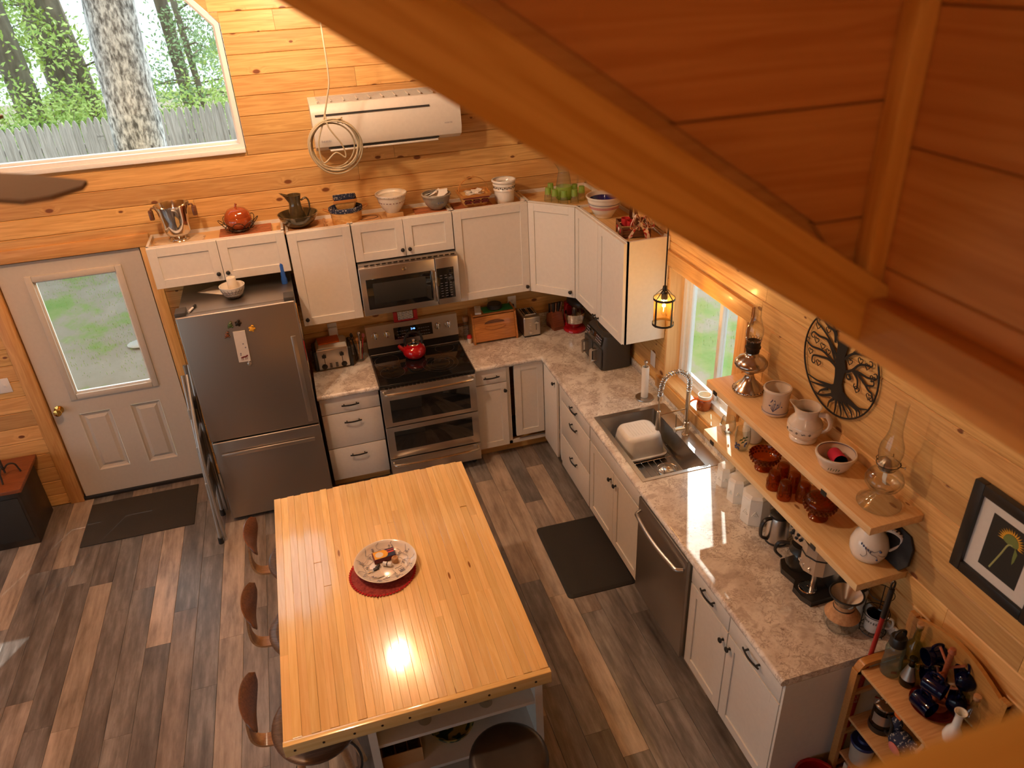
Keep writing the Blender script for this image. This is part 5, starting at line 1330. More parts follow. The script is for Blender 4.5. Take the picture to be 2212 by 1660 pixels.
def band(t, rfn, z, n, mt, name, sz=.006, kind=0, a0=PI, a1=2 * PI, zj=.0):
    b = B(); r0 = random.Random(n)
    for i in range(n):
        a = a0 + (a1 - a0) * (i + .5) / n; r = rfn + .0012; c = (r * math.cos(a), r * math.sin(a), z + zj * (1 if i % 2 else -1))
        m = T(*c) @ M.Rotation(a, 4, 'Z')
        if kind == 0 or (kind == 2 and i % 3 == 0): b.sph((0, 0, 0), sz, 8, (.2, .8, .8)); 
        else: b.sph((0, 0, 0), sz, 8, (.16, 2.1, .5))
        vs = b.bm.verts[-(b.bm.verts[:].__len__() - getattr(band, 'n', 0)):] if False else None
        new = [v for v in b.bm.verts if v.tag is False]
        bmesh.ops.transform(b.bm, matrix=m, verts=new)
        for v in new: v.tag = True
    return b.out(name, mt, t, 0)
band(t, .1005, .082, 13, 'maroon', 'painted_border', .0045, 2); band(t, .1185, .128, 11, 'navy', 'painted_dots', .0028)
t = thing('stoneware_bowl', 'grey-blue stoneware bowl filled with white napkins', 'bowl', (-1.29, -.185, ZT + .024))
B().lathe(shell([(.055, 0), (.06, .005), (.085, .035), (.104, .075), (.108, .098), (.114, .102), (.114, .112), (.11, .115)], .006), 48).out('bowl', 'grey_glaze', t, 60)
b = B()
for k in range(9):
    a = k * .7; b.face((.094 * math.cos(a), .094 * math.sin(a), .098), (.096 * math.cos(a + .9), .096 * math.sin(a + .9), .112 + .012 * (k % 3)), (.02 * math.cos(a + 2), .02 * math.sin(a + 2), .135 + .012 * (k % 2)))
b.lathe([(.102, .09), (.07, .112), (.03, .122), (0, .118)], 20, flute=lambda a, z: 1 + .03 * math.sin(5 * a)); b.out('napkins', 'napkin', t, 0)
band(t, .1005, .062, 3, 'print_blue', 'painted_leaves', .006, 0, 1.45 * PI, 1.62 * PI)
trivet('slatted_trivet', 'reddish slatted wood trivet under the grey stoneware bowl', (-1.34, -.185, ZT), .26, .16, 5)
trivet('slatted_trivet', 'reddish slatted wood trivet under the arched-handle basket', (-1.02, -.185, ZT), .30, .20, 6)
t = thing('handled_basket', 'square splint basket with arched handle and maroon checks holding packets', 'basket', (-1.0, -.185, ZT + .021))
sq = lambda k, z: rr([(-k, -k * .85), 0, (k, k * .85)], .02, z)
b = B().loft([sq(.085, 0), sq(.097, .03), sq(.106, .06), sq(.116, .09)], cap=False); b.bm.faces.new([b.bm.verts.new(p) for p in sq(.085, 0)]); b.out('woven_body', 'basket', t, 30)
b = B().loft([sq(.116, .074), sq(.121, .076), sq(.123, .094), sq(.112, .094), sq(.11, .074)], cap=False); b.out('rim_band', 'basket_rim', t, 30)
b = B()
for x in (-.066, 0, .066):
    for q in ((x - .024, x + .024, .048, .054), (x - .024, x + .024, .028, .034), (x - .024, x - .017, .028, .054), (x + .017, x + .024, .028, .054)):
        for z_ in (0,): b.box(q[0], q[1], -.097, -.083, q[2], q[3])
b.box(-.10, .10, -.1045, -.09, .0665, .0735).box(-.10, .10, -.0935, -.085, .038, .043)
b.out('maroon_weave', 'maroon', t, 0)
P = [(.119 * math.cos(R(a)), 0, .07 + .135 * math.sin(R(a)) ** .8 if 0 < a < 180 else .07) for a in range(0, 181, 10)]
B().strap(P, .018, .004, (0, 1, 0)).out('handle', 'basket_rim', t, 50)
b = B(); rr_ = random.Random(6)
for k in range(12):
    m = T(rr_.uniform(-.07, .07), rr_.uniform(-.055, .055), .085 + rr_.uniform(-.01, .012)) @ M.Rotation(rr_.uniform(0, 6), 4, 'Z') @ RX(rr_.uniform(-35, 35)); b.box(-.03, .03, -.022, .022, -.003, .003, .001, 1, m)
o = b.out('seasoning_packets', 'paper', None, 0); o.location = (-1.0, -.185, ZT + .021); tag(o, 'jumble of pale packets lying in the arched-handle basket', 'packets', kind='stuff')
t = thing('crock', 'white crock with dark vine band on the wide cabinet', 'crock', (-.755, -.19, ZT))
ck = [(.062, 0), (.07, .006), (.076, .03), (.078, .10), (.084, .104), (.084, .114), (.08, .118), (.083, .138), (.088, .142), (.088, .15), (.084, .153), (.09, .168), (.096, .172), (.096, .18), (.092, .184)]
B().lathe(shell(ck, .007), 48).out('crock', 'whiteware', t, 50)
band(t, .0825, .128, 17, 'print_black', 'vine_band', .0058, 0, .95 * PI, 2.05 * PI, .003)
# pitcher and tumblers on the corner cabinet
t = thing('glass_pitcher', 'clear to green frosted glass pitcher among the green tumblers', 'pitcher', (-.30, -.29, ZT))
b = B().lathe([(0, .004), (.055, .0), (.064, .01), (.066, .035), (.060, .10)], 36); b.out('lower_body', 'green_glass', t, 60)
b = B().lathe([(.060, .10), (.053, .15), (.044, .20), (.041, .225), (.047, .25), (.05, .262)], 36); spout_bend(b, .215, .262, .03, 2.6).out('upper_body', 'frost_glass', t, 60)
B().tube(smoothpts([(.045, -.02, .22), (.085, -.04, .22), (.10, -.045, .17), (.092, -.04, .10), (.066, -.025, .07)], 5), .007, 10).out('handle', 'glass', t)
def tumbler(label, loc):
    t = thing('tumbler', label, 'glass', loc, 0, 'green frosted tumblers on the corner cabinet')
    B().lathe([(.0215, .105), (.0255, .055)], 24).lathe([(0, .1045), (.0215, .105)], 24).out('frosted_top', 'green_glass', t, 60)
    B().lathe([(.0255, .055), (.032, .004), (.030, 0)], 24).out('clear_lip', 'frost_glass', t, 60)
    return t
g0 = tumbler('upturned green tumbler farthest left on the corner cabinet', (-.434, -.30, ZT))
for x, y, lb in ((-.404, -.372, 'upturned green tumbler second from left beside the crock'), (-.35, -.43, 'upturned green tumbler at the front centre before the glass pitcher'), (-.268, -.44, 'upturned green tumbler front right of the glass pitcher'), (-.186, -.375, 'upturned green tumbler rightmost near the striped bowl'), (-.375, -.19, 'upturned green tumbler behind the glass pitcher to its left'), (-.215, -.30, 'upturned green tumbler tucked just right of the pitcher handle')):
    dup(g0, (x, y, ZT), 0, lb)
t = thing('bread_board', 'pale paddle board wedged under the blue-lined bowl', 'board', (-.185, -.63, ZT))
B().box(-.10, .10, -.13, .10, 0, .016, .004).out('board', 'ply', t)
t = thing('striped_bowl', 'large cream banded bowl with cobalt blue inside on the corner', 'bowl', (-.195, -.845, ZT))
B().lathe([(0, 0), (.062, 0), (.066, .006), (.066, .014), (.08, .03), (.105, .075), (.117, .115), (.12, .12), (.118, .126), (.126, .14), (.132, .150), (.130, .156), (.122, .156), (.108, .13)], 56).out('bowl', 'cream', t, 60)
B().lathe([(.1085, .1305), (.10, .10), (.085, .06), (.06, .03), (0, .022)], 56, flute=lambda a, z: 1 + .004 * math.sin(z * 900)).out('glazed_inside', 'cobalt_glaze', t, 60)
for z, r in ((.075, .106), (.085, .1095), (.105, .1155)): B().lathe([(r, z - .003), (r + .0015, z), (r + .001, z + .003)], 56).out('painted_band', 'toy_pink' if z < .09 else 'print_grey', t, 60)
t = thing('heart_basket', 'dark splint basket with cut-out hearts and a big ribbon bow', 'basket', (-.175, -1.30, ZT), R(-12))
b = B()
for q in ((-.095, .095, -.085, -.081), (-.095, .095, .081, .085), (-.095, -.091, -.085, .085), (.091, .095, -.085, .085)): b.box(q[0], q[1], q[2], q[3], .012, .058).box(q[0] * 1.03, q[1] * 1.03, q[2] * 1.03, q[3] * 1.03, .064, .088)
b.box(-.092, .092, -.082, .082, 0, .006)
for sx in (-1, 1):
    for sy in (-1, 1): b.box(sx * .094 - .006, sx * .094 + .006, sy * .084 - .006, sy * .084 + .006, 0, .09)
b.out('splint_body', 'walnut', t, 0)
P = [(0, .088 * math.cos(R(a)), .075 + .15 * math.sin(R(a))) for a in range(0, 181, 10)]
B().strap(P, .022, .003, (1, 0, 0)).out('handle', 'walnut', t, 50)
def heart_poly(s, n=20): return [(s * .95 * math.sin(2 * PI * k / n) ** 3, s * (.8125 * math.cos(2 * PI * k / n) - .3125 * math.cos(4 * PI * k / n) - .125 * math.cos(6 * PI * k / n) - .0625 * math.cos(8 * PI * k / n))) for k in range(n)]
YZ = M(((0, 0, 1, 0), (1, 0, 0, 0), (0, 1, 0, 0), (0, 0, 0, 1)))
for y, mt in ((.05, 'red_plastic'), (0, 'paper'), (-.05, 'red_plastic')): B().prism(heart_poly(.017), -.1, -.0958, T(0, y, .045) @ YZ).out('heart', mt, t, 0)
b = B()
for a, rl in ((200, .085), (340, .085), (250, .075), (300, .07), (160, .06), (20, .06)):
    c, s = math.cos(R(a)), math.sin(R(a))
    P = smoothpts([(0, 0, 0), (.5 * rl * c, .25 * rl * s - .02, .5 * rl + .02), (rl * c, .4 * rl * s - .03, .02 * s), (.55 * rl * c, .2 * rl * s - .02, -.02), (0, 0, 0)], 5); b.strap(P, .036, .0012, (.3, 1, .2))
for dx, L in ((-.075, .13), (.03, .15)):
    P = smoothpts([(0, -.01, 0), (dx * .5, -.03, -.02), (dx, -.05, -.06), (dx * 1.15, -.06, -L * .62)], 5); b.strap(P, .034, .0012, (.9, .2, .3))
b.sph((0, -.005, 0), .016, 10); b.out('ribbon_bow', 'bow', t, 60, loc=(.03, -.088, .105))
for i, (x, y, z, lb) in enumerate(((-.045, .035, .007, 'red cup standing deeper in the heart basket'), (-.02, -.03, .007, 'red cup nearest the bow in the heart basket'))):
    o = B().lathe(shell([(.026, 0), (.028, .01), (.03, .095), (.031, .1)], .003)[::-1], 24).out('red_cup', 'red_plastic', ang=50); m = t.matrix_basis @ V((x, y, z)); o.location = m; tag(o, lb, 'cup', 'red cups in the heart basket')
# ================================================================ REFRIGERATOR TOP AND FRONT
ZF = 1.7355
t = thing('web_bowl', 'white bowl with black spider web drawing on the refrigerator', 'bowl', (-2.856, -.45, ZF))
B().lathe(shell([(.038, 0), (.045, .004), (.07, .03), (.084, .065), (.088, .092)], .005), 40).out('bowl', 'whiteware', t, 60)
def rb_(z): return .045 + (.084 - .045) * (min(z, .07) / .068) ** .75
b = B()
for k in range(7):
    a = R(-90 + (k - 3) * 17); P = [((rb_(z) + .0015) * math.cos(R(-90) + (a - R(-90)) * (.25 + z / .09)), (rb_(z) + .0015) * math.sin(R(-90) + (a - R(-90)) * (.25 + z / .09)), z) for z in (.008, .025, .045, .066, .08)]; b.tube(P, .0011, 5)
for z in (.03, .048, .066):
    b.tube([((rb_(z) + .002) * math.cos(R(-90 + u * 51 * (.25 + z / .09))), (rb_(z) + .002) * math.sin(R(-90 + u * 51 * (.25 + z / .09))), z - .004 * abs(math.sin(u * 9))) for u in [i / 12 * 2 - 1 for i in range(13)]], .0011, 5)
b.out('web_drawing', 'print_black', t, 0)
o = B().lathe([(0, 0), (.031, 0), (.032, .004), (.032, .135), (.03, .14), (.004, .138), (.002, .148), (0, .148)], 24).out('pillar_candle', 'candle'); o.location = (-2.852, -.445, ZF + .0075); tag(o, 'ivory pillar candle standing in the spider web bowl', 'candle')
o = B().prism([(-.12, .02), (.06, -.10), (.07, .06), (.0, .11)], 0, .0012).out('paper_sheet', 'paper', ang=0); o.location = (-3.0, -.27, ZF + .0005); tag(o, 'crumpled paper sheet lying on the refrigerator top', 'paper')
o = B().lathe([(0, 0), (.021, 0), (.021, .04), (.017, .05), (.0165, .145), (.012, .155), (0, .156)], 20).out('flashlight', 'blue_plastic'); o.location = (-2.502, -.32, ZF); tag(o, 'blue flashlight standing on the refrigerator top', 'flashlight')
t = thing('marker_pen', 'black and white marker pen on the refrigerator front edge', 'marker', (-3.135, -.58, ZF + .0085), R(72))
B().tube([(-.05, 0, 0), (.02, 0, 0)], .008, 10).out('barrel', 'white_plastic', t); B().tube([(.02, 0, 0), (.065, 0, 0)], .0085, 10).out('cap', 'print_black', t)
t = thing('magnet_notepad', 'pale notepad with small animal drawings on the refrigerator door', 'notepad', (-2.857, -.7305, 1.475), 0)
B().box(-.04, .04, -.008, 0, -.118, .118, .001).out('pad', 'mat_board', t, 0, rot=(0, R(2), 0))
b = B()
for x, z in ((.012, .02), (.022, -.01), (-.018, -.05), (-.02, -.062)): b.sph((x, -.0085, z), .0055, 8, (1, .1, 1))
b.out('paw_prints', 'print_grey', t, 0)
b = B().tube(smoothpts([(-.022, -.009, -.085), (-.005, -.009, -.08), (.012, -.009, -.078), (.024, -.009, -.07)], 3), [(.001, .006)] * 10, 6, flat=(0, 1, 0))
for x, dz in ((-.018, -.02), (-.008, -.022), (.008, -.02), (.018, -.018)): b.tube([(x, -.009, -.083), (x - .003, -.009, -.083 + dz)], .0016, 5)
b.out('animal_drawing', 'maroon', t, 0)
for nm, lb, x, z, mt, sh in (('bear_magnet', 'brown bear shaped magnet left of the notepad', -2.935, 1.575, 'walnut', 0), ('frog_magnet', 'green frog shaped magnet above the notepad corner', -2.90, 1.645, 'print_green', 1), ('leaf_magnet', 'dark leafy magnet above the notepad', -2.845, 1.65, 'copperwire', 2), ('flower_magnet', 'yellow magnet right of the notepad top', -2.765, 1.595, 'yellow', 3), ('shell_magnet', 'pale shell magnet below the notepad', -2.835, 1.335, 'silver_label', 4)):
    t = thing(nm, lb, 'magnet', (x, -.7305, z), 0, 'refrigerator magnets')
    b = B().sph((0, -.006, 0), .016, 10, (1, .45, 1.1)).sph((.006, -.007, .019), .010, 8, (1, .5, 1)); 
    if sh in (0, 1): b.sph((-.013, -.005, -.014), .007, 8).sph((.013, -.005, -.014), .007, 8)
    if sh in (2, 3):
        for k in range(5): b.sph((.016 * math.cos(k * 1.25), -.006, .016 * math.sin(k * 1.25)), .008, 8, (1, .4, 1))
    b.out('figure', mt, t, 60)
    B().sph((.003, -.015, .021), .0025, 6).sph((.010, -.015, .021), .0025, 6).out('eyes', 'whiteware' if sh == 1 else 'print_black', t)
for i, (y, z, mt, lb) in enumerate(((-.60, 1.60, 'basket', 'brown clip stuck high on the refrigerator right side'), (-.58, 1.47, 'paper', 'white list stuck on the refrigerator right side'), (-.60, 1.30, 'red_plastic', 'red clip on the refrigerator right side'), (-.55, 1.20, 'candle', 'pale card stuck low on the refrigerator right side'))):
    o = B().box(0, .008, -.05, .05, -.06, .06, .002).out('side_magnet', mt); o.location = (-2.4518, y, z); tag(o, lb, 'magnet', 'clips on the refrigerator side')
# ================================================================ BACK COUNTER
ZC = .9145
t = thing('four_slot_toaster', 'steel four-slot toaster with black ends and napkins on top', 'toaster', (-2.255, -.125, ZC))
B().box(-.128, .128, -.095, .095, .008, .185, .012, 3).out('shell', 'steel', t)
for s in (-1, 1): B().box(s * .14 - .014, s * .14 + .014, -.097, .097, 0, .178, .012, 3).out('end_cap', 'black', t)
for s in (-1, 1):
    B().box(s * .07 - .0025, s * .07 + .0025, -.0965, -.094, .06, .15).out('lever_slot', 'print_black', t, 0)
    B().box(s * .07 - .016, s * .07 + .016, -.115, -.096, .118, .14, .004).out('lever', 'black', t)
    B().lathe([(0, 0), (.023, 0), (.023, .002), (.02, .003), (0, .003)], 24, m=RX(90)).lathe([(0, 0), (.011, 0), (.010, .014), (0, .014)], 16, m=RX(90)).out('dial', 'black', t, loc=(s * .078, -.095, .036))
b = B()
for x in (-.028, .02):
    for k in range(4): b.box(x - .009, x + .011, -.0965, -.094, .02 + .011 * k, .026 + .011 * k)
b.out('buttons', 'print_black', t, 0)['kind'] = 'stuff'
b = B()
for y in (-.05, .05): b.box(-.10, .10, y - .03, y - .01, .1845, .1865).box(-.10, .10, y + .01, y + .03, .1845, .1865)
b.out('slots', 'print_black', t, 0)
t = thing('folded_napkins', 'white paper napkins folded on the four-slot toaster', 'napkins', (-2.255, -.12, ZC + .187))
b = B()
for k in range(4): b.box(-.118 + .004 * k, .122 - .003 * k, -.098, .085, .004 * k, .004 * k + .0034, .001, 1, M.Rotation(R(k * 1.5 - 2), 4, 'Z'))
b.out('stack', 'napkin', t, 0)
o = B().box(-.095, .075, -.06, .07, 0, .012, .005).out('orange_cloth', 'orange_cloth'); o.location = (-2.262, -.105, ZC + .2042); o.rotation_euler = (0, 0, R(3)); tag(o, 'folded bright orange cloth lying on the napkins', 'cloth')
t = thing('utensil_jar', 'clear glass jar packed with pens and utensils beside the range', 'jar', (-2.045, -.135, ZC))
B().lathe([(0, .002), (.034, 0), (.040, .006), (.041, .12), (.043, .124), (.039, .122), (.037, .012), (0, .01)], 28).out('jar', 'glass', t, 60)
for i, (x, y, dx, dy, h, mt, nm) in enumerate(((-.018, 0, -.02, .0, .20, 'black', 'scissors_blade'), (.01, .012, .012, .02, .21, 'steel', 'whisk'), (0, -.015, .0, -.01, .19, 'oak', 'wooden_spoon'), (.018, -.004, .03, .0, .20, 'red_plastic', 'pen'), (-.008, .014, -.03, .012, .21, 'black', 'spatula'), (.008, -.008, .018, -.014, .18, 'candle', 'straw'), (.02, .01, .035, .01, .195, 'toy_pink', 'brush'))):
    b = B().tube([(x, y, .012), (x + dx, y + dy, h)], .0036, 8)
    if nm in ('whisk', 'brush', 'wooden_spoon', 'spatula'): b.sph((x + dx, y + dy, h + .012), .014, 10, (1, .6, 1.5))
    if nm == 'scissors_blade':
        for s in (-1, 1): b.tube([(x + dx - .012 + .016 * s * .9 + .013 * math.cos(R(a)), y + dy, h + .006 + .016 * math.sin(R(a))) for a in range(0, 360, 24)], .003, 6, True)
    b.out(nm, mt, t)
t = thing('tea_kettle', 'glossy red tea kettle with black arched handle on the cooktop', 'kettle', (-1.607, -.262, .9265))
B().lathe([(0, .004), (.062, .0), (.08, .012), (.096, .045), (.095, .07), (.082, .098), (.058, .114), (.046, .118)], 44).out('body', 'red', t, 60)
B().lathe([(.050, .116), (.047, .124), (.03, .132), (.012, .135), (.008, .138), (.016, .152), (.012, .16), (0, .161)], 32).out('lid', 'chrome', t, 50)
B().tube(smoothpts([(-.075, .0, .07), (-.105, 0, .095), (-.122, 0, .12)], 5), [.024 - .012 * i / 10 for i in range(11)], 14).out('spout', 'red', t)
P = smoothpts([(-.062, 0, .11), (-.07, 0, .155), (-.045, 0, .205), (.0, 0, .222), (.05, 0, .205), (.072, 0, .155), (.064, 0, .11)], 6)
B().tube(P, [(.013, .009)] * len(P), 12).out('handle', 'black', t)
t = thing('tile_calendar', 'red block calendar with white lettered tiles standing on the range back', 'calendar', (-1.62, -.05, 1.1655))
B().box(-.10, .10, -.012, .02, 0, .012, .002).box(-.10, -.068, -.008, .012, .012, .085, .002).box(.068, .10, -.008, .012, .012, .085, .002).out('holder', 'red_plastic', t)
for i in range(4):
    for j in range(3):
        o = B().box(-.064 + .032 * i, -.035 + .032 * i, -.012, .008, .014 + .024 * j, .036 + .024 * j, .002).out('tile', 'paper', t, 0)
b = B()
for i in range(4):
    for j in range(3): x = -.0495 + .032 * i; z = .025 + .024 * j; b.box(x - .009, x + .006, -.0128, -.0118, z + .003, z + .006).box(x - .003, x + .009, -.0128, -.0118, z - .006, z - .003).box(x - .008, x - .005, -.0128, -.0118, z - .006, z + .006)
b.out('tile_marks', 'print_black', t, 0)
t = thing('spice_jar', 'tall glass jar with cork stopper beside the bread box', 'jar', (-1.125, -.085, ZC))
B().lathe([(0, .002), (.022, 0), (.024, .004), (.024, .16), (.02, .17), (.02, .18)], 24).out('jar', 'glass', t, 60)
B().lathe([(0, .165), (.0195, .165), (.026, .182), (.027, .205), (.022, .212), (0, .213)], 20).out('cork_stopper', 'cork', t)
t = thing('salt_shaker', 'small white salt shaker with red lid before the bread box', 'shaker', (-1.118, -.165, ZC))
B().lathe([(0, 0), (.018, 0), (.02, .004), (.02, .045), (0, .046)], 20).out('body', 'whiteware', t); B().lathe([(0, .046), (.021, .046), (.021, .062), (.014, .074), (0, .077)], 20).out('lid', 'red_plastic', t)
t = thing('bread_box', 'honey oak bread box with slanted drop door on the back counter', 'bread box', (-.90, -.03, ZC))
sd = [(0, 0), (-.20, 0), (-.205, .03), (-.155, .235), (-.12, .255), (0, .26)]
for x in (-.193, .177): B().prism(sd, x, x + .016, M(((0, 0, 1, 0), (1, 0, 0, 0), (0, 1, 0, 0), (0, 0, 0, 1)))).out('side', 'oak', t, 0)
B().box(-.177, .177, -.145, 0, .232, .246).out('top', 'oak', t, 0); B().box(-.177, .177, -.18, 0, .008, .02).box(-.177, .177, -.012, 0, .02, .232).out('inner', 'oak', t, 0)
m_ = T(0, -.172, .125) @ RX(-math.degrees(math.atan2(.045, .2)))
dd = B().box(-.176, .176, -.008, .008, -.108, .106, .004).out('door', 'oak', t); dd.matrix_local = m_
hp = [(x * .088, .02 + .028 * math.sqrt(max(0, 1 - x * x))) for x in [i / 10 - 1 for i in range(21)]]
B().prism(hp, -.013, -.007, XZ).out('handle', 'walnut', dd, 0, loc=(0, 0, .02)); B().prism([(x, .04 - z) for x, z in hp], -.02, -.007, XZ).out('grip', 'oak', dd, 0, loc=(0, 0, -.004))
t = B().box(-.12, .14, -.06, .06, 0, .006, .002).out('green_board', 'green_cloth'); t.location = (-.86, -.10, ZC + .2465); tag(t, 'flat green sheet lying on top of the bread box', 'sheet')
t = thing('puck_speaker', 'round black electronic puck on the green sheet', 'speaker', (-.865, -.095, ZC + .2535))
B().lathe([(0, 0), (.058, 0), (.062, .006), (.062, .034), (.056, .042), (0, .043)], 32).out('body', 'leather', t); B().lathe([(.0625, .008), (.063, .012), (.0625, .016)], 32).out('light_ring', 'grey_plastic', t)
t = thing('remote_control', 'small white remote control lying on the bread box', 'remote', (-1.015, -.10, ZC + .2465), R(78))
B().box(-.075, .075, -.027, .027, 0, .02, .006).out('body', 'white_plastic', t); B().box(.02, .055, -.014, .014, .02, .021).out('keypad', 'paper', t, 0)
t = thing('two_slot_toaster', 'steel two-slot toaster right of the bread box', 'toaster', (-.585, -.135, ZC))
B().box(-.075, .075, -.12, .10, .008, .185, .014, 3).out('shell', 'steel', t); B().box(-.07, .07, -.115, .095, 0, .01).out('base', 'black', t, 0)
B().box(-.055, .055, -.07, .075, .184, .187, .001).out('slot_plate', 'print_black', t, 0)
b = B()
for x in (-.045, -.006, .006, .045): b.box(x - .003, x + .003, -.06, .065, .186, .1885)
b.box(-.048, .048, -.07, -.062, .186, .19).box(-.048, .048, .066, .074, .186, .19); b.out('slot_frames', 'chrome', t, 0)
B().box(.032, .036, -.1215, -.119, .06, .145).out('lever_slot', 'print_black', t, 0); B().box(.016, .052, -.142, -.121, .128, .145, .004).out('lever', 'chrome', t)
B().lathe([(0, 0), (.013, 0), (.012, .014), (0, .014)], 18, m=RX(90)).out('dial', 'chrome', t, loc=(-.02, -.12, .045))
b = B()
for k in range(4): b.box(-.027, -.013, -.123, -.119, .075 + .016 * k, .081 + .016 * k, .001)
b.out('buttons', 'chrome', t, 0)
t = thing('knife_block', 'dark slanted wooden knife block with many handles in the corner', 'knife block', (-.335, -.155, ZC), R(8))
B().prism([(-.09, 0), (.06, 0), (.06, .03), (.01, .165), (-.085, .11)], -.05, .05, M(((0, 0, 1, 0), (-1, 0, 0, 0), (0, 1, 0, 0), (0, 0, 0, 1))) @ T(0, 0, 0)).out('block', 'knifewood', t, 20)
n_ = V((0, .5, .86))
for i in range(4):
    for j in range(3):
        p = V((-.033 + .022 * i, .06 - .035 * j + .0, .125 + .016 * j)); q = p + V((0, -.35 if False else -.03, .085))
        B().tube([p, p + V((.006 * (i - 1.5), -.018, .09))], [(.006, .0085), (.0075, .010)], 8).out('knife_handle', 'walnut' if (i + j) % 2 else 'black', t)
t = thing('stand_mixer', 'red stand mixer with polished steel bowl under the corner cabinet', 'mixer', (-.20, -.25, ZC), R(15))
b = B().lathe([(0, 0), (.092, 0), (.098, .008), (.095, .022), (.085, .03), (0, .032)], 40).box(-.05, .05, .05, .13, .0, .05, .015)
b.out('base', 'red', t); B().loft([rr([(-.04, .075), 0, (.04, .125)], .015, .03), rr([(-.034, .075), 0, (.034, .12)], .015, .20), rr([(-.04, .04), 0, (.04, .12)], .02, .235)]).out('column', 'red', t, 40)
B().sph((0, 0, 0), .06, 18, (.8, 1.9, .8)).out('motor_head', 'leather', t, 60, loc=(0, -.01, .262))
B().lathe(shell([(.04, .032), (.046, .036), (.05, .045), (.075, .08), (.085, .13), (.088, .165)], .003), 40).out('bowl', 'chrome', t, 60)
B().tube([(0, 0, .11), (0, 0, .22)], .012, 12).out('beater_shaft', 'steel', t)
t = thing('air_fryer', 'charcoal two-basket air fryer with steel handles under the right cabinet', 'air fryer', (-.155, -.875, ZC), -PI / 2)
hx, hy = .178, .125
b = B().loft([rr([(-hx * .95, -hy * .95), 0, (hx * .95, hy)], .035, 0), rr([(-hx, -hy), 0, (hx, hy)], .04, .02), rr([(-hx, -hy), 0, (hx, hy)], .045, .20), rr([(-hx * .97, -hy * .86), 0, (hx * .97, hy)], .05, .285), rr([(-hx * .85, -hy * .7), 0, (hx * .85, hy * .9)], .05, .295)])
b.out('body', 'grey_plastic', t, 40)
m = T(0, -.119, .245) @ RX(-13)
pn = B().box(-.155, .155, -.004, .004, -.036, .036, .003).out('control_panel', 'black_gloss', t); pn.matrix_local = m
b = B()
for i in range(8):
    for j in range(3): x = (-.14 + .014 * i) if i < 4 else (.045 + .028 * (i - 4)); b.box(x, x + (.009 if i < 4 else .02), -.005, -.0038, -.024 + .02 * j, -.015 + .02 * j)
b.out('panel_legends', 'print_grey', pn, 0)['kind'] = 'stuff'
B().lathe([(0, 0), (.013, 0), (.012, .012), (0, .013)], 18, m=RX(90)).out('dial', 'chrome', pn, loc=(-.06, -.004, -.005))
B().lathe([(.9, 0), (1, 0), (1, .006), (.9, .006)], 40, sx=hx * .84, sy=hy * .74, c=(0, .01, .292)).out('top_trim', 'copper', t)
for s in (-1, 1):
    o = B().box(s * .088 - .08, s * .088 + .08, -.135, -.12, .015, .19, .012, 3).out('basket_front', 'grey_plastic', t)
    P = [(s * .088, -.128, .165), (s * .088, -.17, .165), (s * .088, -.185, .158), (s * .088, -.185, .06)]
    B().strap(P, .03, .010, (1, 0, 0)).tube([(s * .088, -.185, .068), (s * .088, -.13, .068)], .009, 8).out('handle', 'steel', o, 30)
# ================================================================ SINK SIDE, SILL
t = thing('paper_towel_holder', 'steel paper towel stand with a nearly finished roll', 'towel holder', (-.145, -1.525, ZC))
B().lathe([(0, 0), (.064, 0), (.066, .004), (.064, .012), (0, .013)], 36).tube([(0, 0, .012), (0, 0, .285)], .007, 10).lathe([(0, .285), (.009, .285), (.014, .296), (.009, .306), (0, .308)], 16).out('stand', 'steel', t)
B().lathe([(.026, .014), (.026, .26), (.020, .26), (.020, .014), (.026, .014)], 24).out('paper_roll', 'napkin', t)
ZS = 1.0585
t = thing('candle_jar', 'amber jar candle tied with raffia on the window sill', 'candle', (.055, -2.005, ZS))
B().lathe([(0, 0), (.042, 0), (.046, .005), (.046, .072), (.042, .08)], 28).out('wax_jar', 'candle_amber', t, 60)
B().lathe(shell([(.042, .08), (.045, .09), (.045, .108)], .004)[1:-1], 28).lathe([(0, .085), (.041, .085)], 24).out('jar_neck', 'candle', t)
b = B().tube([(.046 * math.cos(R(a)), .046 * math.sin(R(a)), .082) for a in range(0, 360, 20)], .004, 6, True)
for p in (((-.045, .0, .082), (-.075, .02, .07), (-.10, .035, .035)), ((-.045, .0, .082), (-.06, -.01, .05), (-.055, -.005, .01)), ((-.045, .0, .082), (-.068, .03, .085), (-.045, .02, .07))): b.strap(smoothpts(p, 4), .014, .0015, (.2, 1, .4))
b.out('raffia_tie', 'orange_cloth', t, 50)
# ================================================================ COUNTER UNDER THE SHELVES
def canister(label, x, y, r, h):
    t = thing('canister', label, 'canister', (x, y, ZC), R(12), 'white milk glass canisters')
    B().lathe([(0, 0), (r * .96, 0), (r, .008), (r, h * .80), (r * .97, h * .82)], 8, m=RZ(22.5)).out('body', 'milk', t, 20)
    B().lathe([(r * .985, h * .825), (r * .98, h * .86), (r * .8, h * .93), (r * .4, h * .985), (0, h)], 8, m=RZ(22.5)).out('lid', 'milk', t, 20)
    b = B()
    for fa in (180, 225):
        a = R(fa + 12 * 0); q = r * math.cos(PI / 8)
        for i in range(4):
            for j in range(4 - i):
                w_ = (j - (3 - i) / 2) * r * .12; z_ = h * .30 + (3 - i) * r * .11 * -1 + r * .45; b.sph((q * math.cos(a) - w_ * math.sin(a), q * math.sin(a) + w_ * math.cos(a), z_), r * .06, 6)
    b.out('raised_fruit', 'milk', t)
canister('smallest white eight-sided canister nearest the sink', -.128, -2.615, .056, .145)
canister('middle-sized white eight-sided canister under the lower shelf', -.135, -2.765, .066, .17)
canister('largest white eight-sided canister beside the steel carafe', -.145, -2.955, .083, .21)
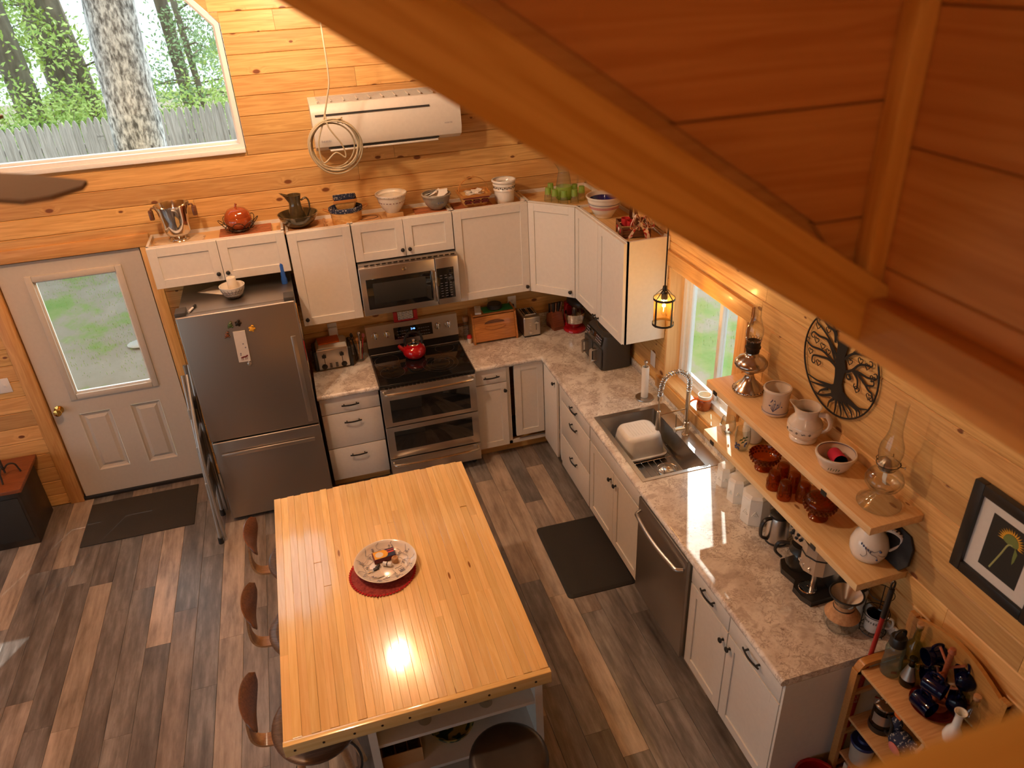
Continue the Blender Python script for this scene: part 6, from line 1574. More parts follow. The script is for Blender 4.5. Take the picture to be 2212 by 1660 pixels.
t = thing('steel_carafe', 'brushed steel coffee carafe with black handle under the shelf', 'carafe', (-.135, -3.155, ZC))
B().lathe([(0, 0), (.058, 0), (.062, .006), (.061, .03), (.056, .15), (.05, .17)], 32).out('body', 'steel', t, 50)
B().lathe([(.0505, .17), (.05, .185), (.035, .195), (0, .196)], 28).box(-.02, .02, -.012, .012, .19, .205, .004).out('lid', 'black', t); B().lathe([(.0625, .006), (.064, .014), (.0625, .018)], 32).out('base_ring', 'black', t)
P = smoothpts([(-.045, -.0, .165), (-.085, .0, .165), (-.105, .0, .13), (-.10, .0, .06), (-.06, 0, .03)], 5)
B().tube(P, [(.013, .008)] * len(P), 10, flat=(0, 1, 0)).out('handle', 'black', t)
t = thing('coffee_maker', 'steel and black dual coffee maker with glass carafe under the shelf', 'coffee maker', (-.02, -3.31, ZC), -PI / 2)
B().prism([(0, -.02), (.32, -.02), (.32, -.235), (.265, -.255), (.20, -.255), (.165, -.22), (.07, -.235), (.01, -.20)], 0, .032).out('base', 'black', t, 20)
B().box(.0, .32, -.10, -.005, .03, .335, .008).out('tower', 'black', t)
o = B().prism([(.004, -.10), (.004, -.165), (.075, -.195), (.155, -.18), (.16, -.10)], .215, .335).out('brew_head', 'steel', t, 20)
b = B().box(.045, .095, -.196, -.185, .285, .318, .002); b.out('clock_display', 'vinyl', o, 0); B().box(.052, .088, -.198, -.186, .288, .304, .001).out('clock_screen', 'print_black', o, 0)
b = B()
for x, z in ((.03, .268), (.06, .262), (.10, .268), (.05, .24), (.09, .24), (.12, .25)): b.box(x - .007, x + .007, -.20 if x > .04 else -.186, -.175, z - .006, z + .006, .002)
b.out('buttons', 'print_black', o)['kind'] = 'stuff'
o = B().prism([(.17, -.09), (.165, -.20), (.19, -.235), (.235, -.245), (.285, -.225), (.31, -.19), (.31, -.09)], .17, .33).out('pod_head', 'steel', t, 20)
B().prism([(.1655, -.10), (.1625, -.202), (.188, -.2375), (.235, -.2475), (.287, -.2275), (.3125, -.19), (.3125, -.10)], .262, .268).out('seam', 'print_black', o, 0)
b = B()
for x, y, z in ((.19, -.238, .20), (.222, -.245, .195), (.262, -.238, .195)): b.box(x - .007, x + .007, y - .004, y + .006, z - .007, z + .007, .002)
b.out('buttons', 'chrome', o)['kind'] = 'stuff'; B().box(.185, .29, -.22, -.12, .33, .337, .004).out('lid_handle', 'print_black', o)
B().tube([(.238, -.17, .032), (.238, -.17, .172)], .0145, 14).out('spout_post', 'steel', t)
B().lathe([(0, .0), (.043, 0), (.045, .004), (.042, .008), (.011, .008), (.008, .004), (0, .004)], 32).out('drip_grate', 'chrome', t, loc=(.232, -.195, .032))
b = B()
for k in range(9): b.box(-.036, .036, -.03 + .0075 * k - .0012, -.03 + .0075 * k + .0012, .0075, .009)
b.out('grate_slots', 'print_black', t, 0, loc=(.232, -.195, .032))
B().lathe([(0, .0), (.052, 0), (.066, .02), (.068, .05), (.055, .11), (.042, .135), (.045, .145)], 32).out('glass_carafe', 'glass', t, 60, loc=(.085, -.15, .0345))
B().lathe([(.053, .105), (.056, .11), (.046, .135), (.048, .15), (0, .156)], 28).out('carafe_lid', 'black', t, loc=(.085, -.15, .0345))
B().tube(smoothpts([(.045, -.19, .17), (.02, -.235, .165), (.012, -.245, .11), (.03, -.215, .07)], 5), [(.006, .009)] * 16, 8).out('carafe_handle', 'black', t)
t = thing('pour_over_maker', 'glass pour-over brewer with cork collar and steel cone filter', 'coffee brewer', (-.195, -3.77, ZC))
B().lathe([(0, .003), (.05, 0), (.074, .012), (.082, .04), (.074, .075), (.05, .11), (.04, .125), (.045, .15), (.06, .18)], 36).out('glass_body', 'glass', t, 60)
B().lathe([(.079, .073), (.0805, .078), (.055, .115), (.045, .127), (.05, .152), (.048, .152), (.043, .127)], 36).out('cork_collar', 'cork', t, 40)
B().lathe([(.0475, .12), (.049, .124), (.0475, .128)], 32).out('leather_tie', 'black', t)
B().lathe([(.018, .12), (.05, .17), (.072, .205), (.070, .205), (.048, .172), (.016, .124)], 36).out('cone_filter', 'steel', t, 50)
B().tube([(.074 * math.cos(R(a)), .074 * math.sin(R(a)), .205) for a in range(0, 360, 10)], .0048, 8, True).prism([(.07, -.02), (.105, -.012), (.105, .012), (.07, .02)], .201, .208).out('filter_rim', 'black', t)
t = thing('mug_rack', 'black wire rack on the counter corner holding white mugs', 'rack', (-.075, -3.845, ZC))
b = B()
for z in (.012, .12): b.tube([(.058 * math.cos(R(a)), .058 * math.sin(R(a)), z) for a in range(0, 360, 15)], .0022, 6, True)
for k in range(3): a = 2 * PI * k / 3 + .6; b.tube([(.058 * math.cos(a), .058 * math.sin(a), .0), (.058 * math.cos(a), .058 * math.sin(a), .19 + .05 * (k == 0))], .0025, 6)
b.tube([(.055 * math.cos(R(a)), .055 * math.sin(R(a)), .24) for a in range(0, 360, 15)], .002, 6, True)
for k in range(6): a = PI * k / 6; b.tube([(.058 * math.cos(a), .058 * math.sin(a), .012), (-.058 * math.cos(a), -.058 * math.sin(a), .012)], .0015, 5)
b.out('wires', 'black', t)
def mug(label, loc, rz, lettering=None):
    t = thing('mug', label, 'mug', loc, rz)
    B().lathe([(0, 0), (.038, 0), (.042, .006), (.043, .09), (.042, .094)], 32).out('body', 'whiteware', t, 50)
    B().lathe([(.0418, .094), (.039, .092), (.038, .012), (0, .01)], 32).out('inside', 'black_gloss', t, 60)
    B().tube(smoothpts([(.04, 0, .078), (.07, 0, .08), (.078, 0, .05), (.066, 0, .022), (.041, 0, .018)], 5), .006, 8).out('handle', 'whiteware', t)
    if lettering: 
        for k, ch in enumerate(lettering):
            a = R(-118 + 15 * (k - (len(lettering) - 1) / 2) - rz * 0); text(ch, .017, 'print_black', t, (.0438 * math.cos(a), .0438 * math.sin(a), .062), (PI / 2, 0, a + PI / 2))
    return t
mug('white mug lettered COFFEE with black inside, in the wire rack', (-.075, -3.845, ZC + .0165), R(-42), 'COFFEE')
t = thing('travel_tumbler', 'tall white tumbler with black lid behind the pour-over brewer', 'tumbler', (-.065, -3.715, ZC))
B().lathe([(0, 0), (.032, 0), (.034, .004), (.042, .19)], 28).out('body', 'whiteware', t); B().lathe([(0, .19), (.044, .19), (.044, .205), (.03, .212), (0, .213)], 28).out('lid', 'black', t)
t = thing('red_broom', 'red-handled broom with black grip standing at the counter end', 'broom', (-.195, -3.972, 0))
B().tube([(-.03, 0, .1), (.018, 0, 1.17)], .0105, 12).out('handle', 'broom_red', t)
b = B().tube([(.018, 0, 1.165), (.025, 0, 1.33)], .0125, 12).tube([(.0255 + .010 * math.cos(R(a)), 0, 1.352 + .022 * math.sin(R(a))) for a in range(0, 360, 20)], .0045, 8, True); b.out('grip', 'black', t)
B().box(-.12, .06, -.010, .010, .05, .11, .004).out('broom_head', 'broom_red', t); B().box(-.125, .065, -.010, .010, 0, .05).out('bristles', 'black', t, 0)
text('O-Cedar', .02, 'paper', t, (-.016, -.0112, .66), (PI / 2, R(-88), 0))
# ================================================================ LOWER SHELF
ZL = 1.3005
t = thing('stemless_glass', 'clear stemless wine glass at the lower shelf left end', 'glass', (-.165, -2.635, ZL))
B().lathe([(0, .004), (.026, 0), (.034, .01), (.044, .04), (.044, .065), (.036, .105), (.0355, .105), (.042, .065), (.042, .042), (.03, .014), (0, .01)], 32).out('bowl', 'glass', t, 60)
b = B().sph((-.02, -.037, .05), .007, 8, (.9, .25, 1.4)).sph((-.033, -.025, .055), .005, 8, (.4, .6, 1.4)); b.out('painted_flower', 'toy_pink', t)
t = thing('ribbed_vase', 'ribbed ivory vase behind the painted glass on the lower shelf', 'vase', (-.07, -2.745, ZL))
B().lathe(shell([(.045, 0), (.05, .006), (.06, .06), (.058, .11), (.05, .15), (.054, .185)], .004), 48, flute=lambda a, z: 1 + .02 * math.sin(20 * a)).out('body', 'cream', t, 60)
t = thing('painted_glass', 'clear glass tumbler painted with purple grapes and leaves', 'glass', (-.175, -2.80, ZL))
B().lathe([(0, .006), (.028, 0), (.034, .008), (.043, .05), (.044, .085), (.038, .135), (.0372, .135), (.042, .085), (.041, .05), (.03, .014), (0, .012)], 32).out('bowl', 'glass', t, 60)
b = B(); rr_ = random.Random(4)
for k in range(13):
    a = R(200 + rr_.uniform(-20, 20)); z = .035 + rr_.uniform(-.015, .02); b.sph((.0425 * math.cos(a), .0425 * math.sin(a), z), .0055, 8)
for k in range(7):
    a = R(255 + rr_.uniform(-12, 14)); z = .055 + rr_.uniform(-.012, .014); b.sph((.0435 * math.cos(a), .0435 * math.sin(a), z), .0045, 8)
b.out('painted_grapes', 'print_blue', t)
b = B()
for a, z, s in ((215, .075, 1), (232, .088, 1.2), (245, .075, 1), (228, .062, .9), (250, .095, .8)):
    a = R(a); b.tube([(.0445 * math.cos(a), .0445 * math.sin(a), z), (.0445 * math.cos(a + .2), .0445 * math.sin(a + .2), z + .012 * s), (.044 * math.cos(a + .4), .044 * math.sin(a + .4), z + .008)], [.0015, .005, .001], 6)
b.out('painted_leaves', 'print_green', t)
def compote(label, loc, dome):
    t = thing('amber_compote', label, 'compote', loc, 0, 'amber pressed glass compotes')
    fl2 = lambda a, z: 1 + (.05 * abs(math.sin(9 * a)) if z > .05 else .01)
    B().lathe([(0, .004), (.046, 0), (.047, .006), (.034, .016), (.028, .028), (.04, .036)], 36).out('foot', 'amber', t, 60)
    B().lathe([(.04, .036), (.062, .05), (.074, .075), (.078, .098), (.074, .098), (.068, .078), (.055, .056), (0, .046)], 54, flute=fl2).out('bowl', 'amber_dark', t, 60)
    b = B()
    for j, (z, r) in enumerate(((.062, .070), (.078, .077), (.092, .079))):
        for k in range(22): a = 2 * PI * (k + .5 * j) / 22; b.sph((r * math.cos(a), r * math.sin(a), z), .0062, 6)
    b.out('pressed_beads', 'amber_dark', t)
    if dome: B().lathe([(.074, .099), (.07, .115), (.05, .132), (.025, .139), (0, .140)], 54, flute=lambda a, z: 1 + .02 * math.sin(14 * a)).out('lid', 'amber_dark', t, 60)
    return t
compote('scalloped amber glass compote left of the amber tumblers', (-.165, -3.0, ZL), False)
compote('lidded amber glass compote right of the amber tumblers', (-.145, -3.44, ZL), True)
def amber(label, loc):
    t = thing('amber_tumbler', label, 'glass', loc, 0, 'upturned amber tumblers on the lower shelf')
    B().lathe([(0, .104), (.024, .104), (.028, .1), (.030, .09), (.034, .05), (.0365, .012), (.035, 0), (.034, 0), (.034, .012), (.032, .05), (.027, .092), (0, .098)], 28, flute=lambda a, z: 1 + .015 * math.sin(10 * a)).out('bowl', 'amber', t, 60)
    b = B()
    for k in range(6): a = 2 * PI * k / 6; b.tube([(.034 * math.cos(a) - .010 * math.sin(a) * math.cos(R(u)), .034 * math.sin(a) + .010 * math.cos(a) * math.cos(R(u)), .04 + .016 * math.sin(R(u))) for u in range(0, 360, 30)], .002, 5, True)
    b.out('pressed_rings', 'amber', t); return t
a0 = amber('upturned amber tumbler front left beside the scalloped compote', (-.215, -3.165, ZL))
for x, y, lb in ((-.212, -3.255, 'upturned amber tumbler at the very front of the lower shelf group'), (-.135, -3.30, 'upturned amber tumbler nearest the lidded compote'), (-.135, -3.125, 'upturned amber tumbler in the back row nearest the scalloped compote'), (-.13, -3.212, 'upturned amber tumbler in the middle of the back row')): dup(a0, (x, y, ZL), .4, lb)
t = thing('painted_jug', 'white jug with blue painted flowers and striped handle', 'jug', (-.10, -3.735, ZL))
b = B().lathe(shell([(.06, 0), (.07, .006), (.082, .04), (.083, .075), (.07, .115), (.045, .15), (.04, .175), (.046, .205)], .005), 44); b.out('body', 'whiteware', t, 60)
P = smoothpts([(.035, -.03, .165), (.06, -.06, .165), (.085, -.085, .14), (.085, -.085, .10), (.06, -.06, .055)], 5)
B().tube(P, [(.011, .007)] * len(P), 10).out('handle', 'whiteware', t)
b = B()
for i in range(3, 17, 2): b.sph(P[i] + V((.006, -.006, .004)), .006, 6, (1.2, 1.2, .3))
b.out('handle_stripes', 'print_black', t)
b = B()
def jr(z): return .083 if .035 < z < .08 else (.083 - .3 * (z - .08) if z >= .08 else .078)
for k in range(5):
    a = R(200 + 8 * k); z = .108 - .006 * k; b.sph(((jr(z) + .001) * math.cos(a), (jr(z) + .001) * math.sin(a), z), .006, 8, (.5, .5, 1.2))
b.sph((.083 * math.cos(R(262)), .083 * math.sin(R(262)), .085), .006, 8); b.sph((.083 * math.cos(R(255)), .083 * math.sin(R(255)), .04), .005, 8)
b.out('painted_blossoms', 'print_blue', t)
b = B()
for L in ([(205, .105), (225, .09), (245, .085), (262, .095)], [(215, .10), (232, .075), (250, .06), (256, .042)], [(215, .098), (222, .07), (214, .05), (205, .055)], [(235, .09), (265, .06), (285, .05)]):
    Q = [V(((jr(z) + .0012) * math.cos(R(a)), (jr(z) + .0012) * math.sin(R(a)), z)) for a, z in L]; b.tube(smoothpts(Q, 4), .0012, 5)
b.out('painted_vines', 'print_grey', t)
t = B().prism([(-.07, 0), (.055, 0), (.085, .05), (.075, .13), (.04, .175), (-.03, .18), (-.075, .11)], -.006, .006, XZ).out('slate_piece', 'slate', ang=0); t.location = (-.04, -3.815, ZL + .002); t.rotation_euler = (R(-12), 0, -PI / 2); tag(t, 'jagged black slate piece leaning on the wall behind the jug', 'slate')
# ================================================================ UPPER SHELF
ZU = 1.6205
t = thing('copper_oil_lamp', 'antique copper oil lamp with tall clear chimney on the upper shelf', 'oil lamp', (-.118, -2.71, ZU))
B().lathe([(0, 0), (.082, 0), (.084, .01), (.08, .018), (.06, .04), (.038, .062), (.026, .085), (.022, .105), (.03, .118), (.055, .13), (.08, .148), (.088, .165), (.087, .175), (.07, .198), (.045, .212), (.036, .218), (.034, .235), (0, .236)], 44).out('font', 'copper', t, 50)
b = B()
for k in range(26): a = 2 * PI * k / 26; b.sph((.0825 * math.cos(a), .0825 * math.sin(a), .013), .0035, 6)
b.out('base_holes', 'black', t)
B().lathe([(.034, .235), (.036, .24), (.036, .258), (.041, .262), (.041, .268), (.036, .272), (.038, .30), (.034, .302), (0, .285)], 32).out('burner', 'copperwire', t, 40)
b = B()
for k in range(16): a = 2 * PI * k / 16; b.tube([((.038 + .004 * math.sin(R(u))) * math.cos(a) - .006 * math.sin(a) * math.cos(R(u)), (.038 + .004 * math.sin(R(u))) * math.sin(a) + .006 * math.cos(a) * math.cos(R(u)), .306 + .009 * math.sin(R(u))) for u in range(0, 360, 40)], .0012, 5, True)
b.out('gallery_prongs', 'copper', t)
B().lathe([(.032, .29), (.04, .315), (.046, .345), (.044, .375), (.032, .41), (.023, .44), (.021, .47), (.022, .505)], 36).out('chimney', 'glass', t, 60)
t = thing('utensil_crock', 'ivory straight-sided crock with printed sprig on the upper shelf', 'crock', (-.112, -2.955, ZU))
B().lathe(shell([(.06, 0), (.066, .005), (.067, .13), (.071, .134), (.072, .145), (.069, .149)], .006), 44).out('crock', 'oldivory', t, 50); B().lathe([(.0665, .018), (.0678, .02), (.0665, .022)], 44).lathe([(.0655, .146), (.066, .148), (.063, .1495)], 44).out('blue_rings', 'print_blue', t)
b = B(); rr_ = random.Random(8)
for k in range(6):
    a = R(215 + 7 * k); b.tube([(.0675 * math.cos(R(225)), .0675 * math.sin(R(225)), .035), (.068 * math.cos(a), .068 * math.sin(a), .055 + .006 * (k % 3)), (.068 * math.cos(a + .05), .068 * math.sin(a + .05), .075 + .012 * (k % 3))], [.0012, .0014, .0006], 5)
for k in range(10): a = R(rr_.uniform(205, 260)); b.sph((.0675 * math.cos(a), .0675 * math.sin(a), rr_.uniform(.055, .105)), .0032, 6)
b.out('printed_sprig', 'print_blue', t)
t = thing('cream_pitcher', 'ivory round-bellied pitcher with banded foot on the upper shelf', 'pitcher', (-.125, -3.215, ZU), R(-50))
b = B().lathe(shell([(.058, 0), (.066, .004), (.066, .014), (.058, .022), (.07, .036), (.083, .06), (.084, .08), (.076, .105), (.058, .128), (.053, .14), (.056, .165), (.064, .185)], .005), 48); spout_bend(b, .13, .185, .026, PI, .6).out('body', 'oldivory', t, 60)
P = smoothpts([(.056, 0, .15), (.09, 0, .155), (.112, 0, .125), (.108, 0, .085), (.078, 0, .058)], 5); B().tube(P, [(.013, .008)] * len(P), 10).out('handle', 'oldivory', t)
b = B()
for a in (215, 258, 300):
    for u in range(4): b.sph((.0842 * math.cos(R(a)) - .004 * math.sin(R(a)) * math.cos(u * PI / 2), .0842 * math.sin(R(a)) + .004 * math.cos(R(a)) * math.cos(u * PI / 2), .068 + .004 * math.sin(u * PI / 2)), .0022, 6)
for a in (236, 280): b.tube([(.0845 * math.cos(R(a + d)), .0845 * math.sin(R(a + d)), .068 + .003 * math.sin(d * .6)) for d in (-6, -3, 0, 3, 6)], .0014, 5)
b.out('printed_border', 'print_black', t)
for z, r in ((.05, .079), (.092, .0815)): B().lathe([(r - .001, z - .0015), (r + .0012, z), (r - .001, z + .0015)], 48).out('relief_ring', 'oldivory', t)
t = thing('ivory_bowl', 'ivory bowl with dark rim line holding a red can sleeve', 'bowl', (-.14, -3.47, ZU))
B().lathe(shell([(.052, 0), (.058, .005), (.075, .03), (.086, .062), (.09, .07), (.092, .08), (.089, .086)], .006), 44).out('bowl', 'oldivory', t, 60); B().lathe([(.0845, .0795), (.0855, .082), (.083, .081)], 44).out('rim_line', 'print_blue', t)
b = B()
for k in range(5): a = R(212 + 8 * k); b.tube([(.078 * math.cos(a), .078 * math.sin(a), .03), (.083 * math.cos(a + .04), .083 * math.sin(a + .04), .042 + .003 * (k % 2))], .0018, 5)
b.out('printed_sprig', 'print_green', t)
t = thing('can_sleeve', 'red foam can sleeve with black inside lying in the ivory bowl', 'can sleeve', (-.135, -3.475, ZU + .058), R(-112))
b = B().lathe([(0, -.055), (.026, -.052), (.031, -.045), (.032, .05), (.031, .054)], 28, m=RY(78)); b.out('foam', 'koozie', t, 50); B().lathe([(.0308, .0545), (.0275, .05), (.0265, -.03), (0, -.03)], 28, m=RY(78)).out('inside', 'black', t, 60)
t = thing('glass_oil_lamp', 'clear glass oil lamp with ribbed foot at the upper shelf near end', 'oil lamp', (-.127, -3.755, ZU))
B().lathe([(0, .006), (.088, 0), (.092, .006), (.09, .012), (.078, .018), (.076, .024), (.06, .032), (.056, .04), (.036, .052), (.024, .066), (.026, .076), (.05, .084), (.068, .098), (.078, .118), (.078, .135), (.068, .158), (.048, .175), (.036, .182)], 48, flute=lambda a, z: 1 + (.012 * math.sin(12 * a) if z > .08 else 0)).out('glass_font', 'glass', t, 60)
B().lathe([(.026, .078), (.06, .102), (.066, .115), (0, .116)], 36).out('lamp_oil', 'glass', t, 60)
B().lathe([(.034, .182), (.036, .186), (.036, .2), (.046, .205), (.047, .212), (.03, .225), (.02, .238), (.008, .243), (0, .243)], 32).out('burner', 'nickel', t, 40)
b = B().tube([(.047 * math.cos(R(a)), .047 * math.sin(R(a)), .212) for a in range(0, 360, 15)], .0016, 6, True)
for k in range(4): a = PI / 2 * k + .5; b.tube([(.047 * math.cos(a), .047 * math.sin(a), .212), (.052 * math.cos(a), .052 * math.sin(a), .222), (.046 * math.cos(a), .046 * math.sin(a), .235)], .0016, 6)
b.tube([(.04, -.02, .195), (.062, -.034, .193)], .0016, 6); b.out('prongs', 'copperwire', t)
B().lathe([(0, -.0015), (.008, -.001), (.008, .001), (0, .0015)], 14, m=RX(90) @ RY(30)).out('wick_wheel', 'copper', t, loc=(.062, -.034, .193))
B().strap([(.0, 0, .19), (.0, .002, .13), (.01, .004, .10), (.03, 0, .095)], .022, .002, (0, 1, 0)).out('wick', 'napkin', t)
B().lathe([(.038, .21), (.045, .24), (.05, .27), (.046, .305), (.032, .345), (.026, .375), (.025, .42), (.027, .505)], 36).out('chimney', 'glass', t, 60)
# ================================================================ CART AT THE COUNTER END
CX0, CX1, CY0, CY1 = -.292, -.03, -3.992, -4.50
t = thing('wooden_cart', 'light wooden shelf cart with arched back beyond the counter end', 'cart', (-.16, -4.246, 0))
for y in (.236, -.236):
    P = [(-.128, y, 0), (-.128, y, .84), (-.124, y, .90), (-.108, y, .938), (-.08, y, .95), (.06, y, .95), (.10, y, .96), (.112, y, 1.0), (.116, y, 1.17)]
    B().strap(smoothpts(P, 4), .036, .022, (0, 1, 0)).strap([(.116, y, 0), (.116, y, 1.18)], .036, .022, (0, 1, 0)).out('side_frame', 'cart_frame', t, 40)
for z in (.93, .61, .36, .12): B().box(-.122, .108, -.218, .218, z - .018, z, .002).out('shelf', 'cart', t)
for y in (.236, -.236):
    for z in (.74, .46, .22): B().box(-.115, .105, y - .008, y + .008, z, z + .022, .002).out('side_rail', 'cart', t)
ap = [(-.236, .945)] + [(-.236 + .472 * k / 18, 1.165 + .075 * math.sin(PI * k / 18)) for k in range(19)] + [(.236, .945)]
B().prism(ap, .104, .122, XZ).out('arched_back', 'cart_frame', t, 20, rot=(0, 0, -PI / 2))
ZK = .9305
t = thing('water_bottle', 'greyish clear water bottle with black loop cap on the cart', 'water bottle', (-.175, -4.075, ZK))
B().lathe([(0, .004), (.036, 0), (.041, .006), (.042, .06), (.038, .10), (.041, .145), (.036, .172), (.03, .178)], 32).out('bottle', 'tritan', t, 60)
B().lathe([(.0, .222), (.03, .222), (.034, .215), (.034, .174), (.032, .172), (0, .172)], 28).tube(smoothpts([(-.024, 0, .218), (-.022, 0, .248), (0, 0, .258), (.022, 0, .248), (.024, 0, .218)], 4), [(.009, .005)] * 17, 8).out('cap', 'black', t)
B().box(-.012, .012, -.0425, -.040, .035, .05, .002).out('badge', 'walnut', t, loc=(-.0, 0, 0), rot=(0, 0, R(-25)))
def bottle(name, label, loc, r, h, mt, cork=True, neck=.3):
    t = thing(name, label, 'bottle', loc, 0)
    B().lathe([(0, .004), (r * .9, 0), (r, .006), (r, h * .5), (r * .85, h * .6), (r * .38, h * (1 - neck)), (r * .34, h * .95), (r * .42, h * .96), (r * .42, h)], 28).out('glass_body', mt, t, 60)
    if cork: B().lathe([(0, h * .93), (r * .32, h * .93), (r * .36, h * 1.0), (r * .40, h * 1.06), (0, h * 1.065)], 16).out('cork_stopper', 'cork', t)
    return t
bottle('tall_bottle', 'tall pale green bottle with cork stopper behind the water bottle', (-.095, -4.09, ZK), .038, .27, 'bottle_green')
t = thing('cruet', 'small labelled glass cruet bottle with pour spout on the cart', 'bottle', (-.14, -4.15, ZK) if False else (-.148, -4.148, ZK))
B().lathe([(0, .003), (.03, 0), (.033, .005), (.031, .04), (.018, .09), (.012, .115), (.012, .14), (.018, .155), (.016, .158)], 26).out('glass_body', 'glass_dark', t, 60); B().lathe([(.0315, .042), (.019, .09), (.0135, .112), (.0145, .112), (.0205, .09), (.0325, .042)], 26, ang=PI * 1.6).out('label_wrap', 'silver_label', t, 50)
B().tube(smoothpts([(.014, -.008, .12), (.03, -.018, .128), (.034, -.02, .10), (.022, -.012, .085)], 4), .003, 6).out('handle', 'brass', t)
t = thing('red_plate', 'dark red lacquered round tray under the blue mug tree', 'tray', (-.125, -4.275, ZK))
B().lathe(shell([(.07, 0), (.085, .004), (.094, .014)], .004), 44).out('tray', 'red_dark', t, 60)
t = thing('mug_tree', 'wooden mug tree standing on the dark red tray', 'mug tree', (-.115, -4.27, ZK + .0045))
B().lathe([(0, 0), (.05, 0), (.052, .008), (.02, .016), (.011, .02), (.011, .30), (.016, .31), (.012, .33), (0, .335)], 20).out('post', 'redwood', t)
PEGS = [(185, .075), (305, .105), (65, .12), (200, .20), (320, .225), (80, .24)]
for a, z in PEGS: c, s = math.cos(R(a)), math.sin(R(a)); B().tube([(.008 * c, .008 * s, z), (.062 * c, .062 * s, z + .032)], .0055, 8).out('peg', 'redwood', t)
def blue_mug(label, a, z):
    c, s = math.cos(R(a)), math.sin(R(a)); t = thing('blue_mug', label, 'mug', (-.115 + .072 * c, -4.27 + .072 * s, ZK + z), R(a + 90), 'cobalt glass mugs on the tree')
    m = RY(90) @ T(0, 0, -.0425)
    B().lathe([(0, 0), (.034, 0), (.037, .005), (.038, .085), (.0362, .085), (.035, .01), (0, .008)], 28, m=m).out('body', 'blue_glass', t, 60)
    B().tube(smoothpts([(-.02, 0, .035), (-.022, 0, .058), (.0, 0, .068), (.022, 0, .058), (.02, 0, .035)], 4), .0055, 8).out('handle', 'blue_glass', t)
    return t
for i, ((a, z), lb) in enumerate(zip(PEGS, ('lowest cobalt blue mug hanging over the red tray front', 'lower cobalt blue mug on the viewer side of the tree', 'lower cobalt blue mug at the wall side of the tree', 'upper cobalt blue mug facing the counter', 'upper cobalt blue mug on the viewer side of the tree', 'topmost cobalt blue mug at the wall side of the tree'))): blue_mug(lb, a, z - .028)
bottle('small_bottle', 'small green glass bottle with stopper behind the blue mugs', (-.055, -4.165, ZK), .028, .15, 'green_glass')
bottle('corked_bottle', 'clear squat bottle with cork near the cart back', (-.085, -4.405, ZK), .036, .19, 'glass')
bottle('long_neck_bottle', 'clear long-necked open bottle by the arched cart back', (-.082, -4.475, ZK) if False else (-.062, -4.335, ZK), .028, .23, 'bottle_green', False, .5)
t = thing('bud_vase', 'white milk glass bud vase half hidden by the loft rail', 'vase', (-.175, -4.425, ZK))
B().lathe(shell([(.03, 0), (.034, .005), (.038, .03), (.03, .06), (.016, .09), (.015, .14), (.02, .165), (.024, .17)], .003), 28).out('vase', 'milk', t, 60)
ZM = .6105
t = thing('french_press', 'black and glass french press on the cart second shelf', 'french press', (-.185, -4.115, ZM))
B().lathe([(0, 0), (.05, 0), (.052, .01), (.05, .03), (.048, .03)], 28).out('base', 'black', t); B().lathe([(.047, .01), (.047, .155)], 28).out('beaker', 'glass_dark', t, 60)
B().lathe([(.05, .155), (.05, .165), (.03, .178), (0, .18)], 28).lathe([(0, .18), (.003, .18), (.003, .20), (.010, .203), (.010, .215), (0, .22)], 14).out('lid', 'chrome', t, 40); B().lathe([(.0485, .06), (.0488, .12)], 28, ang=2.2, m=RZ(170)).out('label_band', 'silver_label', t, 60)
B().tube(smoothpts([(-.02, -.045, .14), (-.035, -.085, .13), (-.03, -.08, .06), (-.02, -.05, .04)], 4), .007, 8).out('handle', 'black', t)
t = thing('cloth_hen', 'navy flecked cloth hen ornament with pink wing on the cart', 'stuffed hen', (-.19, -4.245, ZM))
B().sph((0, 0, .06), .055, 18, (.85, 1.15, 1.08)).sph((.0, .05, .125), .03, 14, (.9, .9, 1.3)).sph((0, -.06, .10), .03, 12, (.5, 1.1, 1.3)).out('body', 'navy_cloth', t, 60)
B().sph((0, .055, .168), .014, 10, (.4, 1.5, .9)).out('comb', 'orange_cloth', t); B().lathe([(.012, 0), (0, .025)], 10, m=RX(-90)).out('beak', 'yellow', t, loc=(0, .078, .13)); B().sph((-.048, -.01, .055), .028, 12, (.35, 1.2, .9)).out('wing', 'toy_pink', t)
t = thing('patterned_book', 'white and green patterned booklet leaning on the cart second shelf', 'book', (-.15, -4.35, ZM))
B().box(-.07, .07, -.009, .009, 0, .16, .002).out('cover', 'paper', t, 0, rot=(R(-10), 0, R(20)))
b = B()
for k in range(7): b.tube([(-.06, -.0098, .03 + .018 * k), (-.03, -.0098, .04 + .018 * k), (.03, -.0098, .025 + .018 * k), (.06, -.0098, .038 + .018 * k)], .0014, 5)
b.out('cover_pattern', 'print_green', t, 0, rot=(R(-10), 0, R(20)))
t = thing('storage_tub', 'translucent tub with navy lid on the cart third shelf', 'tub', (-.225, -4.095, .3605))
B().lathe([(0, 0), (.044, 0), (.048, .006), (.055, .13)], 28).out('tub', 'translucent', t); B().lathe([(.058, .125), (.06, .135), (.056, .142), (.03, .143), (.026, .155), (.01, .158), (0, .158)], 28).out('lid', 'navy_plastic', t)
for i in range(5):
    o = B().box(-.011, .011, -.08, .08, 0, .17 + .012 * (i % 3), .002).out('paperback', ('paper', 'red_plastic', 'mat_board', 'oak', 'paper')[i], ang=0); o.location = (-.18, -4.06 - .028 * i, .1205); o.rotation_euler = (0, 0, PI / 2)
    tag(o, ('white book nearest the counter on the cart bottom shelf', 'red book on the cart bottom shelf', 'grey-cream book on the cart bottom shelf', 'brown book on the cart bottom shelf', 'second white book on the cart bottom shelf')[i], 'book', 'books on the cart bottom shelf')
t = thing('red_bucket', 'shiny red bucket on the floor between counter end and cart', 'bucket', (-.415, -4.065, 0))
